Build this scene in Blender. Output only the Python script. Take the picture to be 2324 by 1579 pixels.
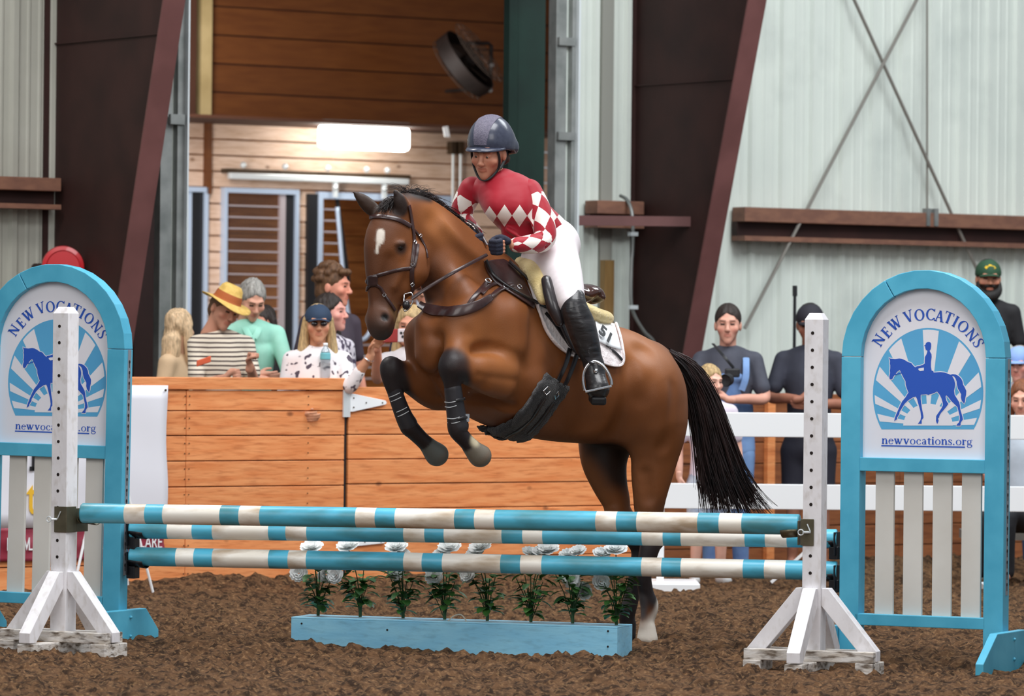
import bpy, math, random
import numpy as np
from mathutils import Vector, Matrix
from mathutils.bvhtree import BVHTree
random.seed(7); RNG = np.random.default_rng(7)
SC = bpy.context.scene
for _o in list(bpy.data.objects): bpy.data.objects.remove(_o)
# ---------------------------------------------------------------- camera
F, HC, ROLL, CX, CY = 10400.0, 1.54, 0.010, 1162.0, 789.5
CR, SR = math.cos(ROLL), math.sin(ROLL)
cd = bpy.data.cameras.new('camera'); cam = bpy.data.objects.new('camera', cd); SC.collection.objects.link(cam)
cd.sensor_width = 36.0; cd.lens = F * 36.0 / 2324.0; cd.clip_end = 300; cd.clip_start = 1
cd.dof.use_dof = True; cd.dof.focus_distance = 23.4; cd.dof.aperture_fstop = 4.5
cam.matrix_world = Matrix(((CR, -SR, 0, 0), (0, 0, -1, 0), (SR, CR, 0, HC), (0, 0, 0, 1)))
SC.camera = cam
SC.view_settings.view_transform = 'Standard'; SC.view_settings.look = 'None'
SC.view_settings.gamma = 1.0; SC.view_settings.use_curve_mapping = False; SC.view_settings.exposure = 0.0
# ---------------------------------------------------------------- world and lights
wd = bpy.data.worlds.new('world'); SC.world = wd; wd.use_nodes = True
bg = wd.node_tree.nodes['Background']; bg.inputs[0].default_value = (0.80, 0.88, 0.95, 1); bg.inputs[1].default_value = 0.36
def area(name, loc, size, power, color=(1, 1, 1), target=None, sy=None):
    l = bpy.data.lights.new(name, 'AREA'); l.shape = 'RECTANGLE'; l.size = size; l.size_y = sy or size
    l.energy = power; l.color = color
    o = bpy.data.objects.new(name, l); SC.collection.objects.link(o); o.location = loc
    d = Vector(target or (loc[0], loc[1], 0)) - Vector(loc)
    o.rotation_euler = d.to_track_quat('-Z', 'Y').to_euler(); return o
area('skylight', (1.5, 21.5, 8.5), 5.0, 700, (0.97, 0.98, 1.0), sy=4)
area('skylight', (-4.5, 26, 8.5), 3.0, 420, (1.0, 0.97, 0.93))
area('skylight', (5.0, 29, 8.5), 5.0, 780, (0.93, 0.98, 1.0), target=(3, 33, 1))
area('skylight', (-5, 13, 7.5), 6.0, 420, (1, 0.98, 0.95), target=(0, 23, 1))
area('skylight', (5, 10, 7.5), 6.0, 420, (1, 0.98, 0.97), target=(0, 25, 1))
area('aisle_lamp', (-3.3, 38.5, 3.5), 1.0, 330, (1.0, .93, .88), target=(-1.5, 42.5, .5), sy=5)
# ---------------------------------------------------------------- pixel <-> place
def P(px, py, s):
    """point whose picture is (px,py) at the depth where one metre spans s pixels"""
    dx, dy = px - CX, py - CY
    return Vector(((CR * dx + SR * dy) / s, F / s, HC - (-SR * dx + CR * dy) / s))
def PY(px, py, Y): return P(px, py, F / Y)
PHI = math.radians(35.0); TANP = math.tan(PHI)
WE = Vector((math.cos(PHI), math.sin(PHI), 0)); WN = Vector((math.sin(PHI), -math.cos(PHI), 0)); UP = Vector((0, 0, 1))
def sp(s0, px): return s0 * (1 - TANP / F * (px - CX))
def WP(px, py, s0, out=0.0): return P(px, py, sp(F / (F / s0 - out / math.cos(PHI)), px))
class Frame:
    def __init__(f, o, x, y=None, z=UP):
        f.o = Vector(o); f.x = Vector(x).normalized(); f.z = Vector(z).normalized()
        f.y = Vector(y).normalized() if y is not None else f.z.cross(f.x).normalized()
    def __call__(f, a, b, c): return f.o + f.x * a + f.y * b + f.z * c
def wallframe(s0): return Frame((0, F / s0, 0), WE, -WN)      # x along wall, y away from arena
def wu(px, s0, out=0.0):
    p = WP(px, CY, s0, out); return (p - Vector((0, F / s0, 0))).dot(WE)
def wz(px, py, s0, out=0.0): return WP(px, py, s0, out).z
# ---------------------------------------------------------------- colours, materials
def C(r, g, b):
    f = lambda v: (v / 255 / 12.92) if v / 255 <= 0.04045 else ((v / 255 + 0.055) / 1.055) ** 2.4
    return (f(r), f(g), f(b), 1.0)
_M = {}
def mat(name, col, col2=None, scale=6.0, st=(1, 1, 1), rough=0.6, metal=0.0, bump=0.0, bscale=None, spec=0.5, emit=None, estr=1.0,
        alpha=1.0, attr=None, varies=0.0, coat=0.0, sheen=0.0, dirt=None, dscale=4.0, damt=0.5, trans=0.0, detail=5, blo=.35, bhi=.65, knots=None, dlo=.52):
    if name in _M: return _M[name]
    m = bpy.data.materials.new(name); m.use_nodes = True; nt = m.node_tree; N = nt.nodes; L = nt.links
    b = N['Principled BSDF']; b.inputs['Roughness'].default_value = rough; b.inputs['Metallic'].default_value = metal
    b.inputs['Specular IOR Level'].default_value = spec
    b.inputs['Coat Weight'].default_value = coat; b.inputs['Sheen Weight'].default_value = sheen
    b.inputs['Transmission Weight'].default_value = trans; b.inputs['Alpha'].default_value = alpha
    tc = N.new('ShaderNodeTexCoord'); mp = N.new('ShaderNodeMapping'); mp.inputs['Scale'].default_value = st
    L.new(tc.outputs['Object'], mp.inputs[0])
    if attr:
        a = N.new('ShaderNodeVertexColor'); a.layer_name = attr; src = a.outputs[0]
    else:
        r = N.new('ShaderNodeRGB'); r.outputs[0].default_value = col; src = r.outputs[0]
    def mix(f, A, B, mode='MIX'):
        x = N.new('ShaderNodeMix'); x.data_type = 'RGBA'; x.blend_type = mode
        if isinstance(f, float): x.inputs[0].default_value = f
        else: L.new(f, x.inputs[0])
        for i, v in ((6, A), (7, B)):
            if isinstance(v, tuple): x.inputs[i].default_value = v
            else: L.new(v, x.inputs[i])
        return x.outputs[2]
    def noise(sc, det=5):
        n = N.new('ShaderNodeTexNoise'); n.inputs['Scale'].default_value = sc; n.inputs['Detail'].default_value = det
        L.new(mp.outputs[0], n.inputs['Vector']); return n.outputs[0]
    def rng(v, a, c, lo=0.0, hi=1.0):
        x = N.new('ShaderNodeMapRange'); L.new(v, x.inputs[0]); x.inputs[1].default_value = a; x.inputs[2].default_value = c
        x.inputs[3].default_value = lo; x.inputs[4].default_value = hi; return x.outputs[0]
    if col2 is not None: src = mix(rng(noise(scale, detail), blo, bhi), src, col2)
    if knots:
        v2 = N.new('ShaderNodeVectorMath'); v2.operation = 'MULTIPLY'; L.new(tc.outputs['Object'], v2.inputs[0]); v2.inputs[1].default_value = (knots, knots, knots * 1.6)
        vo = N.new('ShaderNodeTexVoronoi'); vo.inputs['Scale'].default_value = 1.0; L.new(v2.outputs[0], vo.inputs['Vector'])
        src = mix(rng(vo.outputs['Distance'], .05, .12, .85, 0.0), src, (col[0] * .28, col[1] * .2, col[2] * .15, 1))
    if varies:
        oi = N.new('ShaderNodeObjectInfo'); v = rng(oi.outputs['Random'], 0, 1, 1 - varies, 1 + varies)
        hsv = N.new('ShaderNodeHueSaturation'); L.new(v, hsv.inputs['Value']); L.new(src, hsv.inputs['Color']); src = hsv.outputs[0]
    if dirt: src = mix(rng(noise(dscale, 8), dlo, dlo + .2, 0.0, damt), src, dirt)
    L.new(src, b.inputs['Base Color'])
    if bump:
        bn = N.new('ShaderNodeBump'); bn.inputs['Strength'].default_value = bump; bn.inputs['Distance'].default_value = 0.01
        L.new(noise(bscale or scale * 4, 6), bn.inputs['Height']); L.new(bn.outputs[0], b.inputs['Normal'])
    if emit: b.inputs['Emission Color'].default_value = emit; b.inputs['Emission Strength'].default_value = estr
    _M[name] = m; return m
# ---------------------------------------------------------------- objects
COLL = SC.collection
def root_loc(o):
    while o.parent: o = o.parent
    return o.location
def tag(o, label=None, cat=None, group=None, kind=None):
    if label: o['label'] = label
    if cat: o['category'] = cat
    if group: o['group'] = group
    if kind: o['kind'] = kind
    return o
def thing(name, loc, label=None, cat=None, group=None, kind=None):
    o = bpy.data.objects.new(name, None); COLL.objects.link(o); o.location = loc; o.empty_display_size = .1
    return tag(o, label, cat, group, kind)
def mesh_obj(name, V, Fc, m, parent=None, smooth=False, angle=None, mi=None, bevel=0.0, cols=None, loc=None):
    V = np.asarray(V, dtype=np.float64).reshape(-1, 3)
    org = Vector((0, 0, 0))
    if parent is not None: org = root_loc(parent).copy()
    elif loc is not None: org = Vector(loc)
    me = bpy.data.meshes.new(name); me.from_pydata((V - np.array(org)).tolist(), [], [list(map(int, f)) for f in Fc] if not isinstance(Fc, np.ndarray) else Fc.tolist())
    for x in (m if isinstance(m, (list, tuple)) else [m]): me.materials.append(x)
    if mi is not None: me.polygons.foreach_set('material_index', np.asarray(mi, dtype=np.int32))
    if smooth:
        me.polygons.foreach_set('use_smooth', np.ones(len(me.polygons), dtype=bool))
        if angle: me.set_sharp_from_angle(angle=math.radians(angle))
    if cols is not None:
        ca = me.color_attributes.new('Col', 'FLOAT_COLOR', 'POINT')
        c4 = np.ones((len(V), 4), dtype=np.float32); c4[:, :3] = np.asarray(cols)[:, :3]; ca.data.foreach_set('color', c4.ravel())
    me.validate(); me.update()
    o = bpy.data.objects.new(name, me); COLL.objects.link(o)
    if parent is not None: o.parent = parent
    else: o.location = org
    if bevel:
        b = o.modifiers.new('bevel', 'BEVEL'); b.width = bevel; b.segments = 2; b.limit_method = 'ANGLE'; b.angle_limit = math.radians(40)
    return o
class MB:
    def __init__(s): s.v = []; s.f = []; s.m = []
    def add(s, V, Fc, mi=0):
        n = len(s.v); s.v += [tuple(v) for v in V]; s.f += [[i + n for i in f] for f in Fc]; s.m += [mi] * len(Fc); return s
    def hexa(s, c8, mi=0):   # 4 bottom ccw, 4 top ccw
        return s.add(c8, [(3, 2, 1, 0), (4, 5, 6, 7), (0, 1, 5, 4), (1, 2, 6, 5), (2, 3, 7, 6), (3, 0, 4, 7)], mi)
    def box(s, fr, a0, a1, b0, b1, c0, c1, mi=0):
        return s.hexa([fr(a0, b0, c0), fr(a1, b0, c0), fr(a1, b1, c0), fr(a0, b1, c0), fr(a0, b0, c1), fr(a1, b0, c1), fr(a1, b1, c1), fr(a0, b1, c1)], mi)
    def beam(s, p0, p1, w, h, up=UP, mi=0):
        p0, p1 = Vector(p0), Vector(p1); d = (p1 - p0).normalized(); x = d.cross(Vector(up)).normalized(); y = x.cross(d).normalized()
        c = []
        for p in (p0, p1): c.append([p - x * w / 2 - y * h / 2, p + x * w / 2 - y * h / 2, p + x * w / 2 + y * h / 2, p - x * w / 2 + y * h / 2])
        return s.add(c[0] + c[1], [(0, 1, 2, 3)[::-1], (4, 5, 6, 7), (0, 1, 5, 4), (1, 2, 6, 5), (2, 3, 7, 6), (3, 0, 4, 7)], mi)
    def prism(s, fr, poly, b0, b1, mi=0, plane='xz'):
        n = len(poly)
        g = (lambda p, b: fr(p[0], b, p[1])) if plane == 'xz' else (lambda p, b: fr(b, p[0], p[1]))
        V = [g(p, b0) for p in poly] + [g(p, b1) for p in poly]
        return s.add(V, [list(range(n)), list(range(2 * n - 1, n - 1, -1))] + [[(i + 1) % n, i, i + n, (i + 1) % n + n] for i in range(n)], mi)
    def tube(s, pts, r, seg=8, caps=True, mi=0, flat=1.0):
        pts = [Vector(p) for p in pts]; n = len(pts); R = r if isinstance(r, (list, tuple, np.ndarray)) else [r] * n
        prev = None; V = []
        for i, p in enumerate(pts):
            t = (pts[min(i + 1, n - 1)] - pts[max(i - 1, 0)]).normalized()
            if prev is None: x = t.orthogonal().normalized()
            else: x = (prev - t * prev.dot(t)).normalized()
            prev = x; y = t.cross(x)
            for k in range(seg):
                a = 2 * math.pi * k / seg; V.append(p + (x * math.cos(a) + y * math.sin(a) * flat) * R[i])
        Fc = [[i * seg + k, i * seg + (k + 1) % seg, (i + 1) * seg + (k + 1) % seg, (i + 1) * seg + k] for i in range(n - 1) for k in range(seg)]
        if caps: Fc += [list(range(seg))[::-1], [(n - 1) * seg + k for k in range(seg)]]
        return s.add(V, Fc, mi)
    def lathe(s, o, ax, prof, seg=24, mi=0):   # prof: (radius, height)
        ax = Vector(ax).normalized(); x = ax.orthogonal().normalized(); y = ax.cross(x); o = Vector(o); n = len(prof); V = []
        for r, h in prof:
            for k in range(seg):
                a = 2 * math.pi * k / seg; V.append(o + ax * h + (x * math.cos(a) + y * math.sin(a)) * max(r, 1e-4))
        Fc = [[i * seg + k, i * seg + (k + 1) % seg, (i + 1) * seg + (k + 1) % seg, (i + 1) * seg + k] for i in range(n - 1) for k in range(seg)]
        Fc += [list(range(seg))[::-1], [(n - 1) * seg + k for k in range(seg)]]
        return s.add(V, Fc, mi)
    def ball(s, c, r, seg=12, mi=0, fr=None):
        r = r if isinstance(r, (tuple, list)) else (r, r, r); V = []; n = seg // 2
        for i in range(1, n):
            for k in range(seg):
                a, b = math.pi * i / n, 2 * math.pi * k / seg
                q = (r[0] * math.sin(a) * math.cos(b), r[1] * math.sin(a) * math.sin(b), r[2] * math.cos(a))
                V.append(fr(*q) if fr else Vector(c) + Vector(q))
        top = fr(0, 0, r[2]) if fr else Vector(c) + Vector((0, 0, r[2])); bot = fr(0, 0, -r[2]) if fr else Vector(c) - Vector((0, 0, r[2]))
        V += [top, bot]; T = len(V) - 2
        Fc = [[i * seg + k, (i + 1) * seg + k, (i + 1) * seg + (k + 1) % seg, i * seg + (k + 1) % seg] for i in range(n - 2) for k in range(seg)]
        Fc += [[T, k, (k + 1) % seg] for k in range(seg)] + [[T + 1, (n - 2) * seg + (k + 1) % seg, (n - 2) * seg + k] for k in range(seg)]
        return s.add(V, Fc, mi)
    def build(s, name, m, parent=None, **k):
        if 'mi' not in k and any(s.m): k['mi'] = s.m
        return mesh_obj(name, np.array([tuple(v) for v in s.v]), s.f, m, parent, **k)
def spline(pts, n=6, closed=False):
    """Catmull-Rom through tuples / vectors of any length"""
    A = [np.array(p, dtype=float) for p in pts]; N = len(A); out = []
    for i in range(N if closed else N - 1):
        if closed: p0, p1, p2, p3 = A[i - 1], A[i], A[(i + 1) % N], A[(i + 2) % N]
        else: p0, p1, p2, p3 = A[max(i - 1, 0)], A[i], A[i + 1], A[min(i + 2, N - 1)]
        for k in range(n):
            t = k / n; out.append(0.5 * (2 * p1 + (p2 - p0) * t + (2 * p0 - 5 * p1 + 4 * p2 - p3) * t * t + (3 * p1 - p0 - 3 * p2 + p3) * t ** 3))
    if not closed: out.append(A[-1])
    return out
# ---------------------------------------------------------------- smooth solid bodies (distance field -> quads)
class Body:
    def __init__(s, lo, hi, vox):
        s.vox = vox; s.lo = np.array(lo, dtype=float) - 3 * vox; n = np.ceil((np.array(hi) + 3 * vox - s.lo) / vox).astype(int) + 1
        s.n = n; s.f = np.full(tuple(n), 0.3, dtype=np.float32)
    def _box(s, lo, hi):
        a = np.clip(np.floor((lo - s.lo) / s.vox).astype(int), 0, s.n - 1); b = np.clip(np.ceil((hi - s.lo) / s.vox).astype(int) + 1, 1, s.n)
        if np.any(b <= a): return None
        ax = [s.lo[i] + s.vox * np.arange(a[i], b[i], dtype=np.float32) for i in range(3)]
        return tuple(slice(a[i], b[i]) for i in range(3)), np.stack(np.meshgrid(*ax, indexing='ij'), -1).astype(np.float32)
    def _blend(s, sl, d, k, sub):
        f = s.f[sl]
        if sub:
            d = -d; h = np.maximum(k - np.abs(f - d), 0) / k; s.f[sl] = np.maximum(f, d) + h * h * k * .25
        else:
            h = np.maximum(k - np.abs(f - d), 0) / k; s.f[sl] = np.minimum(f, d) - h * h * k * .25
    def chain(s, pts, k=.02, L=None, sub=False, n=5):
        """pts: (pos, r[, q]); q = lateral/sagittal radius ratio along the lateral axis L"""
        rows = [tuple(p[0]) + (p[1], p[2] if len(p) > 2 else 1.0) for p in pts]
        rows = spline(rows, n) if len(rows) > 2 and n > 1 else [np.array(r, dtype=float) for r in rows]
        A = np.array(rows); mx = A[:, 3] * np.maximum(A[:, 4], 1) + k + 2 * s.vox
        r = s._box((A[:, :3] - mx[:, None]).min(0), (A[:, :3] + mx[:, None]).max(0))
        if r is None: return s
        sl, _ = r; D = np.full(s.f[sl].shape, 0.3, dtype=np.float32); off = np.array([q.start for q in sl])
        Lv = np.array(L, dtype=np.float32) if L is not None else None
        if len(A) == 1: A = np.vstack([A, A + 1e-5])
        for i in range(len(A) - 1):
            a, b = A[i], A[i + 1]; m = max(mx[i], mx[min(i + 1, len(mx) - 1)])
            rr = s._box(np.minimum(a[:3], b[:3]) - m, np.maximum(a[:3], b[:3]) + m)
            if rr is None: continue
            s2, X = rr; ab = (b - a)[:3].astype(np.float32); t = np.clip(((X - a[:3].astype(np.float32)) @ ab) / (ab @ ab + 1e-12), 0, 1)
            d = X - a[:3].astype(np.float32) - t[..., None] * ab; rad = a[3] + t * (b[3] - a[3])
            if Lv is not None:
                q = a[4] + t * (b[4] - a[4]); dl = d @ Lv; d = d - (dl * (1 - 1 / q))[..., None] * Lv
                dist = (np.sqrt((d * d).sum(-1)) - rad) * np.minimum(1, q) ** .5
            else: dist = np.sqrt((d * d).sum(-1)) - rad
            loc = tuple(slice(s2[j].start - off[j], s2[j].stop - off[j]) for j in range(3))
            if any(l.start < 0 for l in loc): continue
            t0 = D[loc]; np.minimum(t0, dist[:t0.shape[0], :t0.shape[1], :t0.shape[2]], out=D[loc])
        s._blend(sl, D, k, sub); return s
    def ell(s, c, rad, R=None, k=.02, sub=False):
        c = np.array(c, dtype=np.float32); m = max(rad) + k + 2 * s.vox; r = s._box(c - m, c + m)
        if r is None: return s
        sl, X = r; d = X - c
        if R is not None: d = d @ np.array(R, dtype=np.float32)      # columns of R = local axes
        q = np.sqrt(((d / np.array(rad, dtype=np.float32)) ** 2).sum(-1)); g = np.sqrt(((d / np.array(rad, dtype=np.float32) ** 2) ** 2).sum(-1)) + 1e-6
        s._blend(sl, q * (q - 1) / g, k, sub); return s
    def mesh(s, smooth=1):
        f = s.f; ins = f < 0; n = np.array(f.shape)
        cs = sum(ins[i:n[0] - 1 + i, j:n[1] - 1 + j, k:n[2] - 1 + k].astype(np.int8) for i in (0, 1) for j in (0, 1) for k in (0, 1))
        act = np.argwhere((cs > 0) & (cs < 8)); idx = np.full(cs.shape, -1, dtype=np.int32); idx[tuple(act.T)] = np.arange(len(act))
        acc = np.zeros((len(act), 3)); cnt = np.zeros(len(act))
        for ax in range(3):
            o1, o2 = [a for a in range(3) if a != ax]
            for i in (0, 1):
                for j in (0, 1):
                    c0 = np.zeros(3, dtype=int); c0[o1] = i; c0[o2] = j; c1 = c0.copy(); c1[ax] = 1
                    v0 = f[tuple((act + c0).T)]; v1 = f[tuple((act + c1).T)]; mk = (v0 < 0) != (v1 < 0)
                    t = np.where(mk, v0 / np.where(mk, v0 - v1, 1), 0); p = np.repeat(c0[None].astype(float), len(act), 0); p[:, ax] = t
                    acc[mk] += p[mk]; cnt[mk] += 1
        V = s.lo + (act + acc / cnt[:, None]) * s.vox; Q = []
        for ax in range(3):
            o1, o2 = (ax + 1) % 3, (ax + 2) % 3
            sl0 = [slice(None)] * 3; sl1 = [slice(None)] * 3; sl0[ax] = slice(0, n[ax] - 1); sl1[ax] = slice(1, n[ax])
            e = ins[tuple(sl0)] != ins[tuple(sl1)]; E = np.argwhere(e); E = E[(E[:, o1] > 0) & (E[:, o2] > 0) & (E[:, o1] < n[o1] - 1) & (E[:, o2] < n[o2] - 1)]
            fl = ins[tuple(E.T)]; d1 = np.zeros(3, dtype=int); d1[o1] = 1; d2 = np.zeros(3, dtype=int); d2[o2] = 1
            q = np.stack([idx[tuple((E - d1 - d2).T)], idx[tuple((E - d2).T)], idx[tuple(E.T)], idx[tuple((E - d1).T)]], 1)
            q[~fl] = q[~fl][:, ::-1]; Q.append(q)
        Q = np.vstack(Q); Q = Q[(Q >= 0).all(1)]
        for _ in range(smooth):
            a = np.zeros_like(V); c = np.zeros(len(V))
            for i in range(4):
                j = (i + 1) % 4; np.add.at(a, Q[:, i], V[Q[:, j]]); np.add.at(c, Q[:, i], 1); np.add.at(a, Q[:, j], V[Q[:, i]]); np.add.at(c, Q[:, j], 1)
            V = V * .5 + .5 * a / np.maximum(c, 1)[:, None]
        return V, Q
def joinm(*ms):
    V = []; Q = []; n = 0
    for v, q in ms: V.append(v); Q += (np.asarray(q) + n).tolist() if isinstance(q, np.ndarray) else [[i + n for i in f] for f in q]; n += len(v)
    return np.vstack(V), Q
def vnoise(x, y, seed=0):
    r = np.random.default_rng(seed).random((256, 256)); xi = np.floor(x).astype(int); yi = np.floor(y).astype(int)
    u = x - xi; v = y - yi; u = u * u * (3 - 2 * u); v = v * v * (3 - 2 * v); g = lambda a, b: r[a % 256, b % 256]
    return (g(xi, yi) * (1 - u) + g(xi + 1, yi) * u) * (1 - v) + (g(xi, yi + 1) * (1 - u) + g(xi + 1, yi + 1) * u) * v
def gz(x, y):
    """height of the footing"""
    x = np.asarray(x, dtype=float); y = np.asarray(y, dtype=float)
    return .012 * (vnoise(x * .9, y * .7, 1) - .5)
# ================================================================ materials
M_DIRT = mat('footing', C(94, 68, 47), C(48, 34, 24), scale=18, rough=.95, bump=1.0, bscale=42, spec=.12, dirt=C(150, 116, 82), dscale=55, damt=.6, detail=9, blo=.42, bhi=.60)
M_SHEET = mat('wall_sheet', C(222, 228, 220), C(212, 219, 212), scale=1.2, rough=.5, spec=.3, varies=.03, dirt=C(160, 168, 165), dscale=1.5, damt=.35)
M_SHEETG = mat('wall_sheet_grey', C(184, 184, 174), C(166, 166, 156), scale=1.2, rough=.5, spec=.3, varies=.03)
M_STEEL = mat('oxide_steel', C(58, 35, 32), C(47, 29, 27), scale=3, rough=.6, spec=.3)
M_FLANGE = mat('oxide_flange', C(112, 72, 70), C(98, 62, 60), scale=3, rough=.5, spec=.4)
M_GIRT = mat('girt_board', C(140, 98, 78), C(120, 82, 68), scale=3, st=(.5, 4, 6), rough=.6)
M_GALV = mat('galvanised', C(150, 152, 150), C(118, 122, 120), scale=5, rough=.42, metal=.35, spec=.5)
M_GALVL = mat('bright_zinc', C(225, 232, 235), rough=.35, metal=.3)
M_GREEN = mat('dark_green', C(22, 52, 44), C(14, 38, 32), scale=2, rough=.55)
M_STAIN = mat('stained_plank', C(240, 160, 102), C(226, 136, 78), scale=3.5, st=(1, 1, 9), rough=.55, varies=.07, bump=.15, dirt=C(150, 76, 38), dscale=7, damt=.4, knots=3.6)
M_SHADEW = mat('shaded_plank', C(158, 96, 56), C(130, 74, 42), scale=3.5, st=(1, 1, 9), rough=.6, varies=.10, dirt=C(80, 44, 26), dscale=8, damt=.5, knots=3.6)  # darker brown paints in the shade of people before the kick wall
M_PINE = mat('pale_pine', C(222, 194, 174), C(208, 176, 152), scale=3.5, st=(1, 1, 8), rough=.55, varies=.05, dirt=C(170, 130, 98), dscale=7, damt=.4, knots=3.2)
M_DARKP = mat('dark_pine', C(112, 64, 24), C(100, 54, 18), scale=3, st=(1, 1, 7), rough=.6, varies=.06)
M_SOFF = mat('soffit', C(74, 42, 26), rough=.7)
M_BEIGE = mat('beige_post', C(196, 176, 128), C(170, 150, 104), scale=3, rough=.6)
M_BLUEAL = mat('pale_blue_frame', C(190, 208, 232), rough=.35, metal=.25)
M_BLACK = mat('black_metal', C(22, 22, 26), rough=.5)
M_BARS = mat('grille_bar', C(190, 180, 185), rough=.4, metal=.3)
M_BOX = mat('dark_bronze', C(62, 46, 28), rough=.5)
M_WHITEP = mat('white_vinyl', C(244, 247, 250), rough=.4)
M_CONC = mat('concrete', C(150, 145, 138), C(130, 126, 120), scale=4, rough=.8)
M_LAMP = mat('lamp_diffuser', C(255, 255, 255), emit=(1.0, .97, .9, 1), estr=12.0)
M_ROD = mat('steel_rod', C(150, 145, 138), rough=.4, metal=.5)
# ================================================================ ground
def ground():
    xs = np.arange(-4.6, 4.7, .019); ys = np.concatenate([np.arange(18.5, 26.5, .026), np.arange(26.5, 34.0, .05)])
    X, Y = np.meshgrid(xs, ys, indexing='ij')
    h = .045 * (vnoise(X * 2.6, Y * 2.2, 3) - .5) + .034 * (vnoise(X * 8, Y * 7, 4) - .5)
    h -= .05 * np.exp(-(((X + .25) / 1.15) ** 4 + ((Y - 23.9 + (X + .25) * .3) / .45) ** 4))
    n = vnoise(X * 21, Y * 19, 5); h += .040 * np.maximum(n - .5, 0) ** 1.2 * 2 + .020 * (vnoise(X * 34, Y * 26, 6) - .5) + .013 * (vnoise(X * 52 + 7, Y * 38, 16) - .5)
    h -= .055 * np.exp(-(((X - 2.3) / .55) ** 4 + ((Y - 22.7) / .9) ** 4)) + .03 * np.exp(-(((X + 1.9) / .4) ** 4 + ((Y - 23.6) / .6) ** 4))
    h += gz(X, Y)
    # drifts against the barrier, scuffed hollows at take-off
    d = (F / 344.0 - Y + X * TANP) * math.cos(PHI)          # distance in front of the barrier plane
    h += .07 * np.exp(-np.clip(d, 0, 9) / .22) * (.5 + vnoise(X * 2.5, Y * 2, 9)) * (d > -.1)
    h = np.where(d < -.05, np.minimum(h, -.03) - .0, h) if False else h
    n0, n1 = X.shape; V = np.stack([X, Y, h - .012], -1).reshape(-1, 3); i = np.arange(n0 * n1).reshape(n0, n1)
    Q = np.stack([i[:-1, :-1], i[1:, :-1], i[1:, 1:], i[:-1, 1:]], -1).reshape(-1, 4)
    g = mesh_obj('floor', V, Q, M_DIRT, smooth=True); tag(g, 'loose brown dirt footing of the riding arena', kind='structure')
    mb = MB(); W = Frame((0, 0, 0), (1, 0, 0))
    mb.box(W, -14, 14, 4, 18.5, -.2, -.02); mb.box(W, -14, -4.6, 18.5, 50, -.2, -.02); mb.box(W, 4.6, 14, 18.5, 50, -.2, -.02); mb.box(W, -4.6, 4.6, 34, 50, -.25, -.05)
    o = mb.build('floor', M_DIRT); tag(o, 'outer stretch of the arena footing', kind='structure')
ground()
# ================================================================ barrier, gate
def planks(parent, fr, rows, segs, depth, m, name='plank', proud=.006, gap=.003):
    mb = MB(); mb.box(fr, min(a for a, b in segs) + .01, max(b for a, b in segs) - .01, depth * .6, depth + .004, min(a for a, b in rows) + .01, max(b for a, b in rows) - .01) if len(rows) > 1 else None
    if mb.v: mb.build('gap_light_stop', M_STEEL, parent)  # added dark sheet that stops light coming through the plank gaps
    """rows: z edges bottom->top, segs: u edges; each board an object"""
    for z0, z1 in rows:
        for u0, u1 in segs:
            d = random.uniform(0, proud); mb = MB(); mb.box(fr, u0 + .0015, u1 - .0015, -d, depth, z0 + gap, z1 - gap)
            mb.build(name, m, parent, bevel=.004)
S1 = 344.0
FB = wallframe(S1)
def zrows(edges, px, s0): z = [wz(px, y, s0) for y in edges]; return [(z[i + 1], z[i]) for i in range(len(z) - 1)]
bar = thing('arena_barrier', FB(wu(300, S1), 0, 0), 'long orange-stained plank kickboard barrier in front of the spectators at left', 'barrier')
rows = zrows([885, 932, 988, 1045, 1103, 1160, 1217, 1275, 1350], 600, S1)
planks(bar, FB, rows, [(wu(-900, S1), wu(-250, S1)), (wu(-250, S1), wu(424, S1)), (wu(424, S1), wu(784, S1))], .04, M_STAIN)
mb = MB(); zt = wz(600, 857, S1); mb.box(FB, wu(-900, S1), wu(784, S1), -.02, .16, rows[0][1] + .002, zt); mb.build('cap_board', M_STAIN, bar, bevel=.004)
for px in (-100, 200, 424, 776): u = wu(px, S1); mb = MB(); mb.box(FB, u - .05, u + .045, .045, .14, -.05, zt - .06); mb.build('back_post', M_STAIN, bar)
mb = MB()
for u in (wu(424, S1) - .012, wu(424, S1) + .02, wu(100, S1), wu(700, S1)):
    for z0, z1 in rows:
        for k in (.3, .7): mb.ball(FB(u, -.008, z0 + (z1 - z0) * k), .0045, 6)
tag(mb.build('nail', M_BOX, bar), kind='stuff')
gate = thing('arena_gate', FB(wu(1150, S1), 0, 0), 'orange-stained plank gate behind the jumping horse, hung on white strap hinges', 'gate')
grows = zrows([877, 930, 986, 1042, 1098, 1155, 1212, 1268, 1330], 820, S1)
planks(gate, FB, grows, [(wu(792, S1), wu(1508, S1))], .05, M_STAIN)
def hinge(y0, y1, yp0, yp1):
    mb = MB(); u0, u1 = wu(790, S1), wu(876, S1); z = [wz(800, y, S1) for y in (y0, y1)]; zm = (z[0] + z[1]) / 2
    mb.prism(FB, [(u0, z[1]), (u0 + .03, z[1]), (u1 - .01, zm - .012), (u1, zm), (u1 - .01, zm + .014), (u0 + .03, z[0]), (u0, z[0])], -.018, -.008)
    h = mb.build('strap_hinge', M_WHITEP, gate, bevel=.002)
    m2 = MB(); a, b = wz(785, yp0, S1), wz(785, yp1, S1); m2.box(FB, wu(777, S1), wu(790, S1), -.022, -.008, b, a); m2.tube([FB(u0, -.02, b), FB(u0, -.02, a)], .008)
    m2.build('hinge_plate', M_GALVL, h)
    for f_, dz in ((.12, .03), (.12, -.03), (.45, 0), (.88, 0)): m3 = MB(); m3.ball(FB(u0 + (u1 - u0) * f_, -.019, zm + dz), .006, 6); m3.build('screw', M_BOX, h)
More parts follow.
